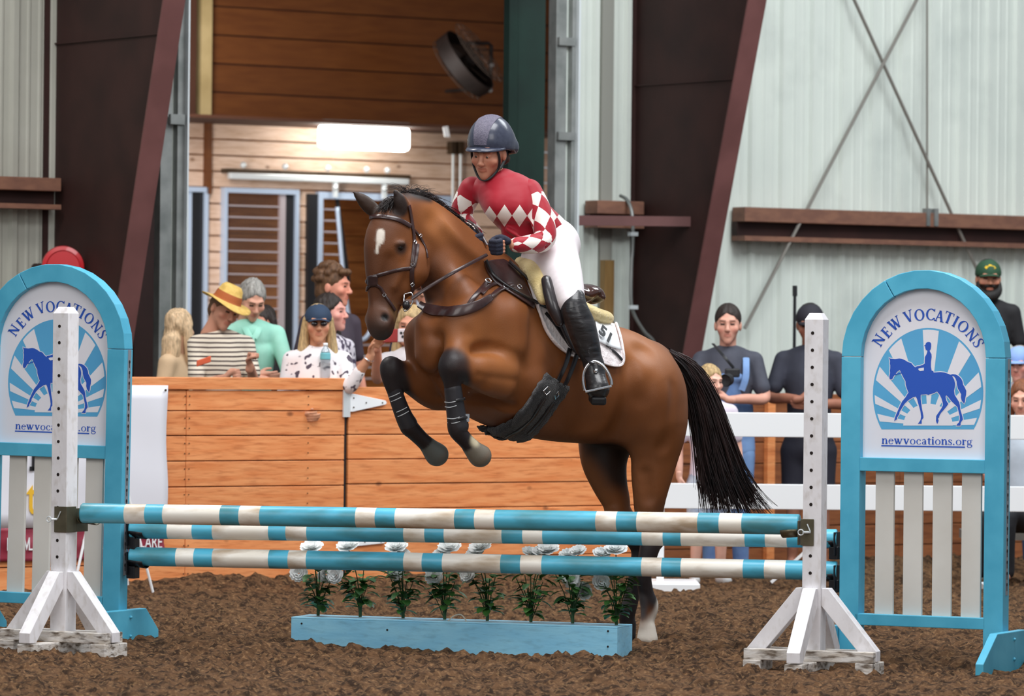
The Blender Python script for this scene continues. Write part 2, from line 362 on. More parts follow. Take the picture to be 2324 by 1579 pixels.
hinge(893, 934, 877, 946); hinge(1219, 1240, 1205, 1255)
mb = MB(); mb.tube([FB(wu(787.5, S1), .02, -.02), FB(wu(787.5, S1), .02, wz(787, 880, S1))], .012); mb.build('hinge_rod', M_BLACK, gate)
# ---------------------------------------------------------------- banner on the barrier
M_BANW = mat('banner_white', C(232, 232, 240), rough=.45, bump=.1, bscale=3); M_BANR = mat('banner_maroon', C(140, 36, 56), C(160, 66, 84), scale=5, rough=.5)
M_YEL = mat('banner_yellow', C(235, 185, 50), rough=.5)
ban = thing('banner', FB(wu(200, S1), 0, 1), 'white vinyl banner with maroon foot nailed to the orange barrier behind left arch', 'banner')
def sheet(u0, u1, zA, zB, m, name, seed=0):
    nu, nz = 30, 10; V = []; Fc = []
    for i in range(nu + 1):
        for j in range(nz + 1):
            a, b = i / nu, j / nz; u = u0 + (u1 - u0) * a + (.008 * math.sin(b * 7 + seed) * (a > .93)); V.append(FB(u, -.022 - .004 * math.sin(a * 19 + b * 3) - .003 * math.sin(b * 11 + a * 5), zA + (zB - zA) * b))
    for i in range(nu):
        for j in range(nz): k = i * (nz + 1) + j; Fc.append((k, k + nz + 1, k + nz + 2, k + 1))
    o = mesh_obj(name, V, Fc, m, ban, smooth=True); md = o.modifiers.new('s', 'SOLIDIFY'); md.thickness = .002; return o
u0, u1 = wu(-150, S1), wu(377, S1)
zw = [wz(330, y, S1) for y in (874, 1193, 1267)]
sheet(u0, u1, zw[1], zw[0], M_BANW, 'white_field'); sheet(u0, u1 - .01, zw[2], zw[1], M_BANR, 'maroon_band', 1)
mb = MB(); mb.tube([FB(wu(371, S1), -.03, zw[0] - .03), FB(wu(371, S1), -.034, zw[0] - .03)], .008); mb.build('eyelet', M_BOX, ban)
def text(txt, fr, u, z, size, m, parent, name='lettering', depth=.0015, sx=1.0, off=-.034, align='LEFT', shear=0.0, bold=0.0):
    cu = bpy.data.curves.new(name, 'FONT'); cu.body = txt; cu.size = size; cu.extrude = depth; cu.align_x = align; cu.resolution_u = 3; cu.shear = shear; cu.offset = bold
    t = bpy.data.objects.new('tmp', cu); COLL.objects.link(t); bpy.context.view_layer.update()
    me = bpy.data.meshes.new_from_object(t.evaluated_get(bpy.context.evaluated_depsgraph_get()))
    V = np.array([tuple(fr(u + v.co.x * sx, off - v.co.z, z + v.co.y)) for v in me.vertices]); Fc = [list(p.vertices) for p in me.polygons]
    bpy.data.objects.remove(t); return mesh_obj(name, V, Fc, m, parent)
zb = wz(200, 1246, S1)
for tx, px in (('N', 13), ('EW', 30), ('LA', 62), ('U', 84), ('GHA', 184), ('R', 232), ('D', 242), ('CARE', 311)):
    text(tx, FB, wu(px, S1), wz(px, 1249 - px * .016, S1), .115, M_WHITEP, ban, sx=.62, bold=.0)
mb = MB(); mb.box(FB, wu(69, S1), wu(77, S1), -.036, -.034, wz(80, 1068, S1), wz(80, 1000, S1)); mb.box(FB, wu(64, S1), wu(77, S1), -.036, -.034, wz(80, 1068, S1), wz(80, 1058, S1)); mb.build('lettering', M_BLACK, ban)
text('t', FB, wu(57, S1), wz(75, 1166, S1), .33, M_YEL, ban, sx=.8)
# white wire easel standing in front of it
mb = MB(); a = WP(250, 962, S1, .25); bL = WP(178, 1290, S1, .35); bR = WP(352, 1363, S1, .30); bL = a + (WP(185, 1255, S1, .3) - a) * 1.36
mb.tube([a, bL], .0085); mb.tube([a, bR], .0085); mb.tube([a, a + Vector((.1, .22, -1.0))], .008)
o = mb.build('wire_easel', M_WHITEP, loc=a); tag(o, 'thin white metal rod easel standing before the banner', 'easel')
# ================================================================ fence at the right
FS = 352.0; FF = Frame(P(1162, CY, FS) * 1.0, (1, 0, 0)); FF.o.z = 0
fn = thing('white_rail_fence', (1.5, F / FS, 0), 'white two-rail vinyl fence in front of the spectators at right', 'fence')
fu = lambda px: (px - CX) / FS
fzp = lambda px, y: P(px, y, FS).z
for ya, yb in ((936, 991), (1098, 1155)):
    for a, b in ((1500, 2260), (2263, 2420)):
        mb = MB(); mb.box(FF, fu(a), fu(b), 0, .04, fzp(1700, yb), fzp(1700, ya)); mb.build('rail', M_WHITEP, fn, bevel=.004)
for px in (1504, 2262):
    mb = MB(); mb.box(FF, fu(px - 8), fu(px + 8), .04, .10, 0, fzp(1700, 930)); mb.build('post', M_WHITEP, fn)
    mb = MB(); mb.box(FF, fu(px - 22), fu(px + 86) if px < 1600 else fu(px + 12), -.30, .35, -.03, .045); mb.build('foot', M_WHITEP, fn, bevel=.005)
mb = MB(); mb.beam(FF(fu(1760), .15, .04), FF(fu(1842), .10, .26), .06, .02); mb.build('brace', M_WHITEP, fn)
# ================================================================ kick wall behind the people at right
S2 = 326.0; FK = wallframe(S2)
kw = thing('kick_wall', FK(wu(1900, S2), 0, 0), 'plank kick wall with painted-in shade behind the spectators standing at right', 'barrier')
zz = [-.04 + .1525 * i for i in range(9)]
planks(kw, FK, [(zz[i], zz[i + 1]) for i in range(8)], [(wu(1440, S2), wu(1744, S2)), (wu(1744, S2), wu(2045, S2)), (wu(2045, S2), wu(2420, S2))], .04, M_SHADEW)
for px in (1744,):
    mb = MB(); u = wu(px, S2); mb.box(FK, u - .035, u + .035, -.05, -.002, -.03, 1.29); mb.build('post', M_STAIN, kw, bevel=.004)
mb = MB(); mb.box(FK, wu(1440, S2), wu(2420, S2), -.03, .12, 1.185, 1.225); mb.build('cap_board', M_SHADEW, kw, bevel=.004)
# ================================================================ steel wall, girts, frames
S3 = 300.0; FM = wallframe(S3)
def ribbed(name, px0, px1, m, label, zt=5.3):
    root = thing(name, FM(wu(px0, S3), 0, 0), label, kind='structure'); a, b = wu(px0, S3), wu(px1, S3); w = .914; n = int(math.ceil((b - a) / w))
    for i in range(n):
        s0, s1 = a + i * w, min(a + (i + 1) * w, b); prof = []; x = s0
        while x < s1 - 1e-4:
            for dx, dy in ((0, 0), (.02, -.028), (.06, -.028), (.08, 0), (.135, 0), (.145, -.008), (.16, -.008), (.17, 0), (.225, 0), (.235, -.008), (.25, -.008), (.26, 0)):
                if x + dx < s1: prof.append((x + dx, dy))
            x += .3047
        prof.append((s1, 0)); V = []; Fc = []
        for u, d in prof: V += [FM(u, d, -.05), FM(u, d, zt)]
        for k in range(len(prof) - 1): Fc.append((2 * k, 2 * k + 2, 2 * k + 3, 2 * k + 1))
        k = len(V); V += [FM(s0, .03, -.05), FM(s1, .03, -.05), FM(s1, .03, zt), FM(s0, .03, zt)]; Fc.append((k + 3, k + 2, k + 1, k))
        mesh_obj('wall_sheet', V, Fc, m, root)
ribbed('wall_right', 1262, 2440, M_SHEET, 'pale green-grey ribbed steel wall cladding right of the doorway')
ribbed('wall_left', -1100, 300, M_SHEETG, 'grey ribbed steel wall cladding at the left edge')
def girt(name, px0, px1, y, label, pxr, hw=33, hd=32):
    s = sp(S3, pxr); u0, u1 = wu(px0, S3), wu(px1, S3); z = wz(pxr, y, S3); g = thing(name, FM((u0 + u1) / 2, -.1, z), label, kind='structure')
    mb = MB(); mb.box(FM, u0, u1, -.20, -.035, z - hw / s, z); mb.build('girt_web', M_GIRT, g, bevel=.006)
    mb = MB(); mb.box(FM, u0, u1, -.10, -.035, z - (hw + hd) / s, z - hw / s); mb.build('girt_channel', M_STEEL, g)  # recessed steel channel below the girt board
    mb = MB(); mb.box(FM, u0, u1, -.20, -.035, z - (hw + hd + 11) / s, z - (hw + hd) / s); mb.build('girt_lip', M_GIRT, g)
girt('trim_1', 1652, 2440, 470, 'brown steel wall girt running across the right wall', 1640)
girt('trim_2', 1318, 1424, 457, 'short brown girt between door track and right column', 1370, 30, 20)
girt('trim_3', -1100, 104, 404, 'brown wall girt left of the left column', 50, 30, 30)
def solve_out(px, py, px0):
    """how far out of the wall at base px0 a point must stand to appear at px"""
    b = WP(px0, py, S3); lo, hi = 0.0, 4.0
    for _ in range(40):
        m = (lo + hi) / 2; q = b + WN * m; r = CX + q.x * F / q.y + SR * (py - CY)
        lo, hi = (m, hi) if r < px else (lo, m)
    return lo
def column(name, px0, pts, label, cat=None):
    """tapered rigid-frame column: web leaves the wall, inner flange leans out upward"""
    base = WP(px0, CY, S3); base.z = 0; fr = Frame(base, WN, -WE)      # x out of wall, y toward image left
    (pa, ya), (pb, yb) = pts; La, Lb = solve_out(pa, ya, px0), solve_out(pb, yb, px0); za, zb_ = wz(px0, ya, S3), wz(px0, yb, S3)
    za = 1.54 + (CY - ya) / 305.0 * 1.0; zb_ = 1.54 + (CY - yb) / 305.0
    L = lambda z: Lb + (La - Lb) * (z - zb_) / (za - zb_)
    g = thing(name, base, label, kind='structure'); z0, z1 = 0.0, 5.4
    mb = MB(); mb.prism(fr, [(0, z0), (L(z0), z0), (L(z1), z1), (0, z1)], -.005, .005); mb.build('web', M_STEEL, g)
    mb = MB(); mb.box(fr, -.0, .015, -.09, .09, z0, z1); mb.build('outer_flange', M_STEEL, g)
    c = [fr(L(z0) - .008, -.085, z0), fr(L(z0) + .008, -.085, z0), fr(L(z0) + .008, .085, z0), fr(L(z0) - .008, .085, z0)]
    d = [fr(L(z1) - .008, -.085, z1), fr(L(z1) + .008, -.085, z1), fr(L(z1) + .008, .085, z1), fr(L(z1) - .008, .085, z1)]
    mb = MB(); mb.hexa(c + d); mb.build('inner_flange', M_FLANGE, g)
    zs = wz(px0, 193, S3) if px0 > 1000 else wz(px0, 98, S3); mb = MB(); mb.box(fr, 0, L(zs), .005, .02, zs - .012, zs); mb.build('stiffener', M_STEEL, g)
column('trim_4', 1436, ((1693, 0), (1572, 790)), 'dark oxide steel tapered column right of the doorway')
column('trim_5', 118, ((383, 0), (288, 700)), 'dark oxide steel tapered column behind left arch')
# flange brace crossing in front of the right column, conduit
mb = MB(); mb.beam(WP(1306, 500, S3, .32), WP(1592, 503, S3, .75), .05, .075); o = mb.build('flange_brace', M_FLANGE, loc=WP(1400, 500, S3, .4)); tag(o, 'brown steel strut crossing the right column', 'strut')
pts = [WP(1408, 444, S3, .12), WP(1424, 455, S3, .22), WP(1435, 490, S3, .3), WP(1436, 560, S3, .3), WP(1433, 600, S3, .3), WP(1432, 680, S3, .3), WP(1440, 715, S3, .3), WP(1462, 752, S3, .3), WP(1490, 790, S3, .3), WP(1495, 900, S3, .3)]
cdt = thing('conduit', pts[0], 'thin grey conduit running down beside the right column', 'conduit')
mb = MB(); mb.tube([Vector(p) for p in spline([tuple(p) for p in pts], 5)], .014); mb.build('pipe', M_GALV, cdt, smooth=True)
for y in (531, 697): mb = MB(); mb.box(Frame(WP(1434, y, S3, .3), WE), -.025, .045, -.02, .02, -.015, .015); mb.build('clamp', M_GALVL, cdt)
# tension rods crossing on the right wall
def rod(a, b, lab, c, r=.014):
    mb = MB(); mb.tube([WP(*a, S3, .12 + .03 * c), WP(*b, S3, .12 + .03 * c)], r); o = mb.build('tension_rod', M_ROD, loc=WP(*a, S3, .1)); tag(o, lab, 'rod')
rod((1925, -30), (2230, 640), 'steel tension rod sloping down to the right across the wall', 1)
rod((2096, -30), (1690, 745), 'steel tension rod sloping down to the left across the wall', 2.2)
rod((2104, -30), (2104, 475), 'thin vertical steel rod hanging to the wall girt', 0, .009)
mb = MB(); fr = Frame(WP(2115, 490, S3, .22), WE); mb.box(fr, -.05, -.015, 0, .05, -.08, .06); mb.box(fr, .03, .07, 0, .05, -.08, .06); mb.box(fr, -.05, .07, .04, .06, -.08, .06)
o = mb.build('girt_bracket', M_GALV, loc=fr.o); tag(o, 'small galvanised bracket on the girt of the right wall', 'bracket')
# short timber against the wall behind the saddle
mb = MB(); fr = Frame(WP(1372, 700, S3, .05), WE); mb.box(fr, -.045, .045, -.06, .0, -2.0, .37)
o = mb.build('timber_post', mat('raw_timber', C(150, 118, 70), C(128, 96, 52), scale=4, st=(3, 3, .6)), loc=fr.o); tag(o, 'raw brown timber standing against the wall behind the saddle', 'timber')
mb = MB(); fr = Frame(WP(1372, 560, S3, .05), WE); mb.box(fr, -.04, .07, .0, .05, -3.0, 3.0); o = mb.build('trim_6', mat('seam', C(150, 150, 142), rough=.6), loc=fr.o); tag(o, 'grey vertical wall seam between doorway and right column', kind='structure')
# ---------------------------------------------------------------- doorway posts and door edge
def vstrip(name, segs, label, s0, z1=5.3, z0=-.02):
    g = thing(name, WP(segs[0][0], CY, s0) - Vector((0, 0, 1.54)), label, kind='structure'); fr = wallframe(s0)
    for a, b, y0, y1, m, nm in segs:
        mb = MB(); mb.box(fr, wu(a, s0), wu(b, s0), y0, y1, z0, z1); mb.build(nm, m, g, bevel=.003)
    return g
t = vstrip('trim_7', [(1238, 1262, -.10, 0, M_GALV, 'track_channel'), (1262, 1271, -.07, 0, M_SHEET, 'track_slot'), (1271, 1282, -.12, 0, M_GALV, 'track_channel'), (1279, 1283, -.16, -.11, M_GALVL, 'track_edge')], 'galvanised door track post right of the barn doorway', 306)
for y in (96, 310):
    mb = MB(); fr = wallframe(306); z = wz(1260, y, 306); mb.box(fr, wu(1240, 306), wu(1276, 306), -.13, -.1, z - .03, z + .03); mb.build('clip', M_GALV, t)
t = vstrip('trim_8', [(352, 378, -.05, .03, M_GALV, 'track_channel'), (378, 385, -.02, .03, M_SHEET, 'track_slot'), (385, 404, -.08, .03, M_GALV, 'track_channel'), (401, 405, -.12, -.07, M_GALVL, 'track_edge')], 'galvanised door track post left of the barn doorway', 308)
for y in (270, 750):
    mb = MB(); fr = wallframe(308); z = wz(380, y, 308); mb.box(fr, wu(366, 308), wu(398, 308), -.1, -.07, z - .04, z + .03); mb.build('clip', M_GALV, t)
vstrip('door_1', [(1153, 1172, .02, .1, M_GREEN, 'door_edge'), (1172, 1238, .04, .1, M_GREEN, 'door_leaf')], 'dark green sliding barn door edge behind the rider', 300)
vstrip('door_2', [(300, 358, -.02, .05, M_STEEL, 'door_leaf')], 'dark steel door leaf in the gap left of the doorway', 304)
mb = MB(); fr = Frame(WP(1300, 465, S3, .1), WE); mb.tube([fr(0, 0, -1.2), fr(0, 0, 2.2)], .012); o = mb.build('latch_rod', M_GALVL, loc=fr.o); tag(o, 'thin bright steel rod beside the doorway track post', 'rod')
mb = MB(); mb.box(fr, -.055, .05, .03, .12, -.09, .06); mb.box(fr, -.05, -.005, -.02, .03, -.12, .05); o = mb.build('latch_box', M_GALV, loc=fr.o); tag(o, 'grey galvanised latch box on the rod by the doorway', 'bracket')
# ================================================================ barn interior
S4 = 230.0; FI = wallframe(S4); uu = lambda px, o=0.0: wu(px, S4, o); zi = lambda px, y, o=0.0: wz(px, y, S4, o)
inn = thing('wall_back', FI(uu(700), 0, 0), 'pale pine plank wall inside the barn', kind='structure')
ztop = zi(700, 288)
nr = 25; step = (ztop - (-.1)) / nr
# courses: about 34 px each in the picture
edges = [ztop - .152 * i for i in range(int((ztop + .1) / .152) + 1)]
wins = [(398, 462, 424, 900), (498, 668, 428, 900), (712, 1012, 440, 900)]
wb = [(uu(a), uu(b), zi((a + b) / 2, c)) for a, b, c, d in wins]
for i in range(len(edges) - 1):
    z1, z0 = edges[i], edges[i + 1]; cuts = [(uu(360), uu(1300))]
    for a, b, zt_ in wb:
        if z0 < zt_ - .05:
            nc = []
            for s, e in cuts:
                if b <= s or a >= e: nc.append((s, e)); continue
                if a > s: nc.append((s, a))
                if b < e: nc.append((b, e))
            cuts = nc
    planks(inn, FI, [(z0, z1)], [c for c in cuts if c[1] - c[0] > .05], .03, M_PINE, 'plank', .01, .007)
up = thing('wall_upper', FI(uu(700), 0, 4), 'dark stained plank wall above the pale pine wall in the barn', kind='structure')
e2 = [ztop + .02 + .27 * i for i in range(8)]
planks(up, FI, [(e2[i], e2[i + 1]) for i in range(7)], [(uu(350), uu(1300))], .03, M_DARKP, 'plank', .012, .006)
mb = MB(); mb.box(FI, uu(250), uu(1300), -.95, 0, ztop - .01, ztop + .02); tag(mb.build('trim_9', M_SOFF, loc=FI(uu(700), 0, ztop)), 'ledge board added to shade the upper barn wall', kind='structure')  # added ledge, deep enough to keep lamp light off the upper wall
mb = MB(); mb.box(FI, uu(300) - 6, uu(1400), -8.0, .1, 5.55, 5.65); tag(mb.build('ceiling', M_SOFF, loc=FI(uu(700), -2, 5.6)), 'dark barn ceiling', kind='structure')
mb = MB(); mb.box(FI, uu(-500, 11.9), uu(1150, 11.9), -11.95, -5, .05, .30); mb.box(FI, uu(300) - 9, uu(1400), -5, 2.2, .05, .30); tag(mb.build('floor', M_CONC, loc=FI(uu(700), -2, .3)), 'raised concrete barn aisle floor', kind='structure')
mb = MB(); mb.box(FI, uu(300) - 6.2, uu(300) - 6.1, -6.6, .1, 0, 5.6); tag(mb.build('wall_side', M_DARKP, loc=FI(uu(300), -2, 2)), 'plank side wall of the barn aisle', kind='structure')
mb = MB(); mb.box(FI, uu(1400) + 1.0, uu(1400) + 1.1, -4, .1, 0, 5.6); tag(mb.build('wall_side', M_DARKP, loc=FI(uu(1400), -2, 2)), 'far side wall of the barn aisle', kind='structure')
mb = MB(); mb.box(FI, uu(300), uu(1400), 1.5, 1.6, 0, 4.0); tag(mb.build('wall_stall', M_DARKP, loc=FI(uu(700), 1.5, 2)), 'brown plank wall inside the stalls', kind='structure')
for i in range(14):
    z0 = .3 + i * .26; mb = MB(); mb.box(FI, uu(330), uu(1250), 1.42, 1.5, z0 + .004, z0 + .256); o = mb.build('plank', mat('stall_plank', C(214, 140, 70), C(180, 108, 50), scale=3, st=(1, 1, 7), rough=.6, varies=.06), bpy.data.objects['wall_stall'])
# beige post at upper left, brown strip below, dark panel
mb = MB(); mb.box(FI, uu(442, .1), uu(467, .1), -.16, -.02, ztop + .02, 5.5); tag(mb.build('trim_10', M_BEIGE, loc=FI(uu(450), -.1, 4)), 'beige painted post on the upper barn wall', kind='structure')
mb = MB(); mb.box(FI, uu(456), uu(468), -.07, -.01, zi(460, 440), ztop); tag(mb.build('trim_11', M_DARKP, loc=FI(uu(460), 0, 3)), 'brown batten on the pale pine wall', kind='structure')
mb = MB(); mb.box(FI, uu(350, .3), uu(439, .3), -.30, -.2, ztop + .02, 5.5); tag(mb.build('trim_12', M_SOFF, loc=FI(uu(400), 0, 4)), 'dark boxed panel beside the beige post', kind='structure')
def grille(a, b, c, d, lab, n, fw=9, yoke=False):
    sA = sp(S4, (a + b) / 2); g = thing('stall_front', FI(uu(a), 0, zi(a, d)), lab, 'stall front'); u0, u1, z1, z0 = uu(a), uu(b), zi((a + b) / 2, c), .3; w = fw / sA
    fr = MB(); fr.box(FI, u0, u0 + w, -.07, .02, z0, z1); fr.box(FI, u1 - w, u1, -.07, .02, z0, z1); fr.box(FI, u0 + w, u1 - w, -.07, .02, z1 - w * 1.3, z1); fr.build('frame', M_BLUEAL, g, bevel=.004)
    return g, u0 + w, u1 - w, z0, z1 - w * 1.3
for a, b, c, d, lab, nb, dark in ((398, 462, 424, 900, 'narrow blue-framed stall grille beside the door post', 1, 0), (498, 668, 428, 900, 'blue-framed barred stall window behind the straw hat', 1, 0)):
    g, u0, u1, z0, z1 = grille(a, b, c, d, lab, 14)
    ud = u1 - (.10 if a > 450 else .13)
    mb = MB(); mb.box(FI, ud, u1, -.03, .01, z0, z1); mb.build('dark_stile', M_BLACK, g)
    mb = MB(); mb.box(FI, ud - .06, ud, -.04, .0, z0, z1); mb.build('inner_stile', M_BLUEAL if a < 450 else M_BARS, g)
    k = 0; z = z1 - .12
    while z > .35: mb = MB(); mb.tube([FI(u0, -.02, z), FI(ud - .05, -.02, z)], .009, 6); mb.build('bar', M_BARS, g); z -= .108
    mb = MB(); x = u0 + .02
    while x < ud - .06: mb.tube([FI(x, -.0, z0), FI(x, -.0, z1)], .0035, 4, False); x += .028
    tag(mb.build('wire_mesh', mat('wire_mesh', C(96, 74, 62), rough=.6), g), kind='stuff')
# yoke door
g, u0, u1, z0, z1 = grille(712, 1012, 440, 900, 'blue-framed stall door with U-shaped neck opening behind the horse head', 14, 12)
yo = [(762, 470), (768, 530), (776, 610), (786, 690), (797, 745), (812, 768), (828, 768), (842, 745), (850, 700), (856, 620), (862, 540), (868, 465)]
mb = MB(); mb.tube([Vector(p) for p in spline([tuple(FI(uu(x, .04), -.04, zi(x, y))) for x, y in yo], 4)], .022, 8); mb.build('yoke_rail', M_BLUEAL, g, smooth=True)
for sx in (0, 1):
    z = z1 - .10
    while z > .35:
        y = 790 - (z - 1.54) * 238
        if y < 765:
            t = min(max((y - 470) / 290, 0), 1); xl = uu(763 + 36 * t ** 1.4); xr = uu(868 - 26 * t)
        else: xl = xr = uu(815)
        mb = MB(); mb.tube([FI(u0, -.02, z), FI(xl - .02, -.02, z)] if not sx else [FI(xr + .02, -.02, z), FI(u1, -.02, z)], .009, 6); mb.build('bar', M_BARS, g); z -= .108
mb = MB(); mb.box(FI, uu(690), uu(712), -.05, .02, .3, zi(700, 440)); mb.build('dark_stile', M_BLACK, g)
mb = MB(); mb.prism(FI, [(uu(755), z1), (uu(762), z1), (uu(790), zi(790, 640)), (uu(783), zi(790, 640))], -.035, -.01); mb.build('dark_edge', M_BLACK, g)
mb = MB(); mb.tube([FI(uu(952, .9), -.9, 1.0), FI(uu(952, .9), -.9, zi(950, 620, .9))], .03); o = mb.build('blue_pipe', M_BLUEAL, loc=FI(uu(952), -.9, 1)); tag(o, 'pale blue upright pipe behind the bit of the bridle', 'pipe')
# lamp, sliding rail, rollers, conduits, tag
lp = thing('tube_lamp', FI(uu(825, .55), -.55, zi(825, 312, .55)), 'glowing white vapour-tight tube lamp under the added ledge', 'lamp')
mb = MB(); fz = zi(825, 313, .55); mb.box(FI, uu(724, .55), uu(920, .55), -.62, -.46, fz - .115, fz + .115); o = mb.build('diffuser', M_LAMP, lp, bevel=.045)
mb = MB(); mb.box(FI, uu(728, .55), uu(918, .55), -.60, -.48, fz + .11, fz + .16); mb.build('housing', M_GALV, lp)
rl = thing('sliding_door_rail', FI(uu(700), -.1, zi(700, 402)), 'shiny white sliding door rail with rollers on the pine wall', 'rail')
mb = MB(); a = zi(515, 400); mb.box(FI, uu(515, .13), uu(922, .13), -.16, -.10, a - .03, a + .03); mb.build('track', M_GALVL, rl, bevel=.01)
mb = MB(); mb.box(FI, uu(497), uu(915), -.10, -.0, a + .03, a + .07); mb.build('track_backing', M_BOX, rl)
for px in (548, 643, 740, 828, 875):
    mb = MB(); mb.ball(FI(uu(px, .15), -.15, a + .105), .032, 10); mb.build('roller', M_GALVL, rl, smooth=True)
for px in (757, 868):
    mb = MB(); mb.box(FI, uu(px, .13) - .02, uu(px, .13) + .02, -.15, -.11, a - .17, a - .03); mb.ball(FI(uu(px, .14), -.14, a - .08), .03, 8); mb.build('hanger', M_GALVL, rl)
cg = thing('conduit', FI(uu(1025), -.05, zi(1025, 380)), 'pair of white conduits dropping from two dark boxes on the pine wall', 'conduit')
for px in (1016, 1033):
    mb = MB(); mb.tube([FI(uu(px), -.06, zi(px, 470)), FI(uu(px), -.06, zi(px, 345))], .013); mb.build('pipe', M_GALVL, cg)
    mb = MB(); mb.box(FI, uu(px) - .035, uu(px) + .025, -.09, -.0, zi(px, 350), zi(px, 322)); mb.build('junction_box', M_BOX, cg, bevel=.005)
mb = MB(); f2 = Frame(FI(uu(1008, .97), -.97, zi(1008, 300, .97)), WE + UP * .0, None); mb.prism(f2, [(-.02, -.045), (.04, -.045), (.015, .06), (-.04, .05)], -.004, .004)
tag(mb.build('paper_tag', M_WHITEP, loc=f2.o), 'small white tag hanging from the added ledge', 'tag')
# drum fan with bracket
fanp = FI(uu(1048, .9), -.9, zi(1048, 145, .9)); fn_ = thing('wall_fan', fanp, 'dark tilted drum fan on the upper barn wall', 'fan')
ax = Vector((.62, -.55, .56)).normalized() * 1.0; s_ = F / fanp.y
M_FAN = mat('fan_black', C(52, 42, 40), C(38, 32, 30), scale=5, rough=.6); M_FANG = mat('fan_grey', C(96, 84, 76), rough=.5)
ax = (P(1082, 118, s_) - P(1040, 150, s_)).normalized() + Vector((0, -.28, 0)); ax.normalize()
R = 82 / s_
mb = MB(); mb.lathe(fanp - ax * .10, ax, [(R * .80, 0), (R, .03), (R, .17), (R * .97, .17), (R * .97, .03), (R * .5, .02)], 32); mb.build('drum', M_FAN, fn_, smooth=True, angle=40)
for q in (-.10, .18):
    mb = MB()
    for k in range(1, 6):
        r = R * k / 5; mb.tube([fanp + ax * q + (ax.orthogonal().normalized() * math.cos(t) + ax.cross(ax.orthogonal().normalized()) * math.sin(t)) * r for t in np.linspace(0, 2 * math.pi, 25)], .004, 4, False)
    for t in np.linspace(0, 2 * math.pi, 17)[:-1]: mb.tube([fanp + ax * q, fanp + ax * q + (ax.orthogonal().normalized() * math.cos(t) + ax.cross(ax.orthogonal().normalized()) * math.sin(t)) * R], .003, 4, False)
    mb.build('grille', M_FANG, fn_)
for k in range(4):
    t = k * math.pi / 2; e1 = ax.orthogonal().normalized(); e2_ = ax.cross(e1); d = e1 * math.cos(t) + e2_ * math.sin(t); w = -e1 * math.sin(t) + e2_ * math.cos(t)
    mb = MB(); mb.beam(fanp + d * .04, fanp + d * R * .85, .14, .008, up=ax + w * .5); mb.build('blade', M_FANG, fn_)
mb = MB(); mb.lathe(fanp - ax * .06, ax, [(.06, 0), (.07, .03), (.07, .13), (.05, .15)], 16); mb.build('motor', M_FAN, fn_, smooth=True, angle=40)
pts = [PY(1046, 98, fanp.y), PY(1108, 98, fanp.y + .2), PY(1115, 104, fanp.y + .25), PY(1112, 205, fanp.y + .25), PY(1098, 212, fanp.y + .1)]
mb = MB(); mb.tube(pts, .02, 8); mb.tube([PY(1112, 200, fanp.y + .25), PY(1112, 200, fanp.y + .25) + Vector(-WN * .75)], .018); mb.build('bracket', M_FAN, fn_)
for q in (PY(1117, 148, fanp.y + .2), PY(1113, 205, fanp.y + .15)): mb = MB(); mb.ball(q, .022, 8); mb.build('bolt', M_GALVL, fn_)
pts = [PY(380, 112, fanp.y + 1), PY(436, 128, fanp.y + 1), PY(482, 172, fanp.y + 1), PY(484, 184, fanp.y + 1), PY(470, 190, fanp.y + 1), PY(400, 205, fanp.y + 1)]
mb = MB(); mb.tube(pts, .02, 8); o = mb.build('fan_bracket', M_FAN, loc=pts[0]); tag(o, 'bent black bracket arm by the beige post', 'bracket')
# red disc on the left column
M_RED = mat('red_plastic', C(196, 18, 30), rough=.35, coat=.3)
c = WP(143, 606, S3, .42); fr = Frame(c, WE); DN = Vector((.12, -1, .02)).normalized()
rd = thing('red_alarm_bell', c, 'round red disc on the steel column above the left arch', 'bell')
mb = MB(); mb.lathe(c, DN, [(.140, -.05), (.15, 0), (.145, .022), (.118, .030), (.112, .022), (.05, .024), (.001, .025)], 40); mb.build('dish', M_RED, rd, smooth=True, angle=50)
mb = MB(); mb.tube([c - WN * .40, c - WN * .03], .03, 12); mb.build('mount', M_STEEL, rd)
# ================================================================ the jump
M_TEAL = mat('teal_paint', C(88, 182, 212), C(72, 166, 198), scale=5, rough=.38, bump=.05, spec=.45)
M_TEALP = mat('teal_pole', C(90, 190, 220), C(74, 172, 202), scale=4, st=(.6, 2, 2), rough=.35, dirt=C(74, 120, 116), dscale=4, damt=.7, dlo=.48, bump=.06, spec=.5)
M_CREAM = mat('cream_pole', C(250, 246, 238), C(240, 232, 218), scale=4, st=(.6, 2, 2), rough=.35, dirt=C(158, 126, 84), dscale=5, damt=.75, dlo=.50, bump=.08, spec=.5)
M_WOODW = mat('worn_white_paint', C(244, 242, 245), C(234, 231, 234), scale=5, st=(2, 2, 1), rough=.5, dirt=C(170, 155, 135), dscale=16, damt=.3, bump=.12)
M_BASEW = mat('scuffed_white_board', C(228, 224, 220), C(206, 196, 184), scale=6, st=(1, 4, 8), rough=.6, dirt=C(92, 74, 56), dscale=7, damt=.9, dlo=.47, bump=.2)
M_END = mat('end_grain', C(196, 176, 150), C(140, 116, 90), scale=20, rough=.8)
M_SLAT = mat('slat_paint', C(222, 219, 212), C(212, 208, 200), scale=3, rough=.5)
M_PANEL = mat('sign_white', C(236, 235, 242), C(230, 229, 237), scale=2, rough=.5)
M_BLUE = mat('print_blue', C(34, 86, 190), rough=.5); M_SKYB = mat('print_sky', C(92, 176, 222), C(84, 166, 214), scale=3, rough=.5)
M_HOLE = mat('drilled_hole', C(30, 18, 14), rough=.9); M_CUP = mat('olive_steel', C(120, 112, 92), C(96, 90, 72), scale=8, rough=.35, metal=.6)
M_CUPB = mat('black_plastic', C(20, 22, 28), rough=.35); M_KEY = mat('keyhole_strip', C(150, 158, 168), rough=.4, metal=.4)
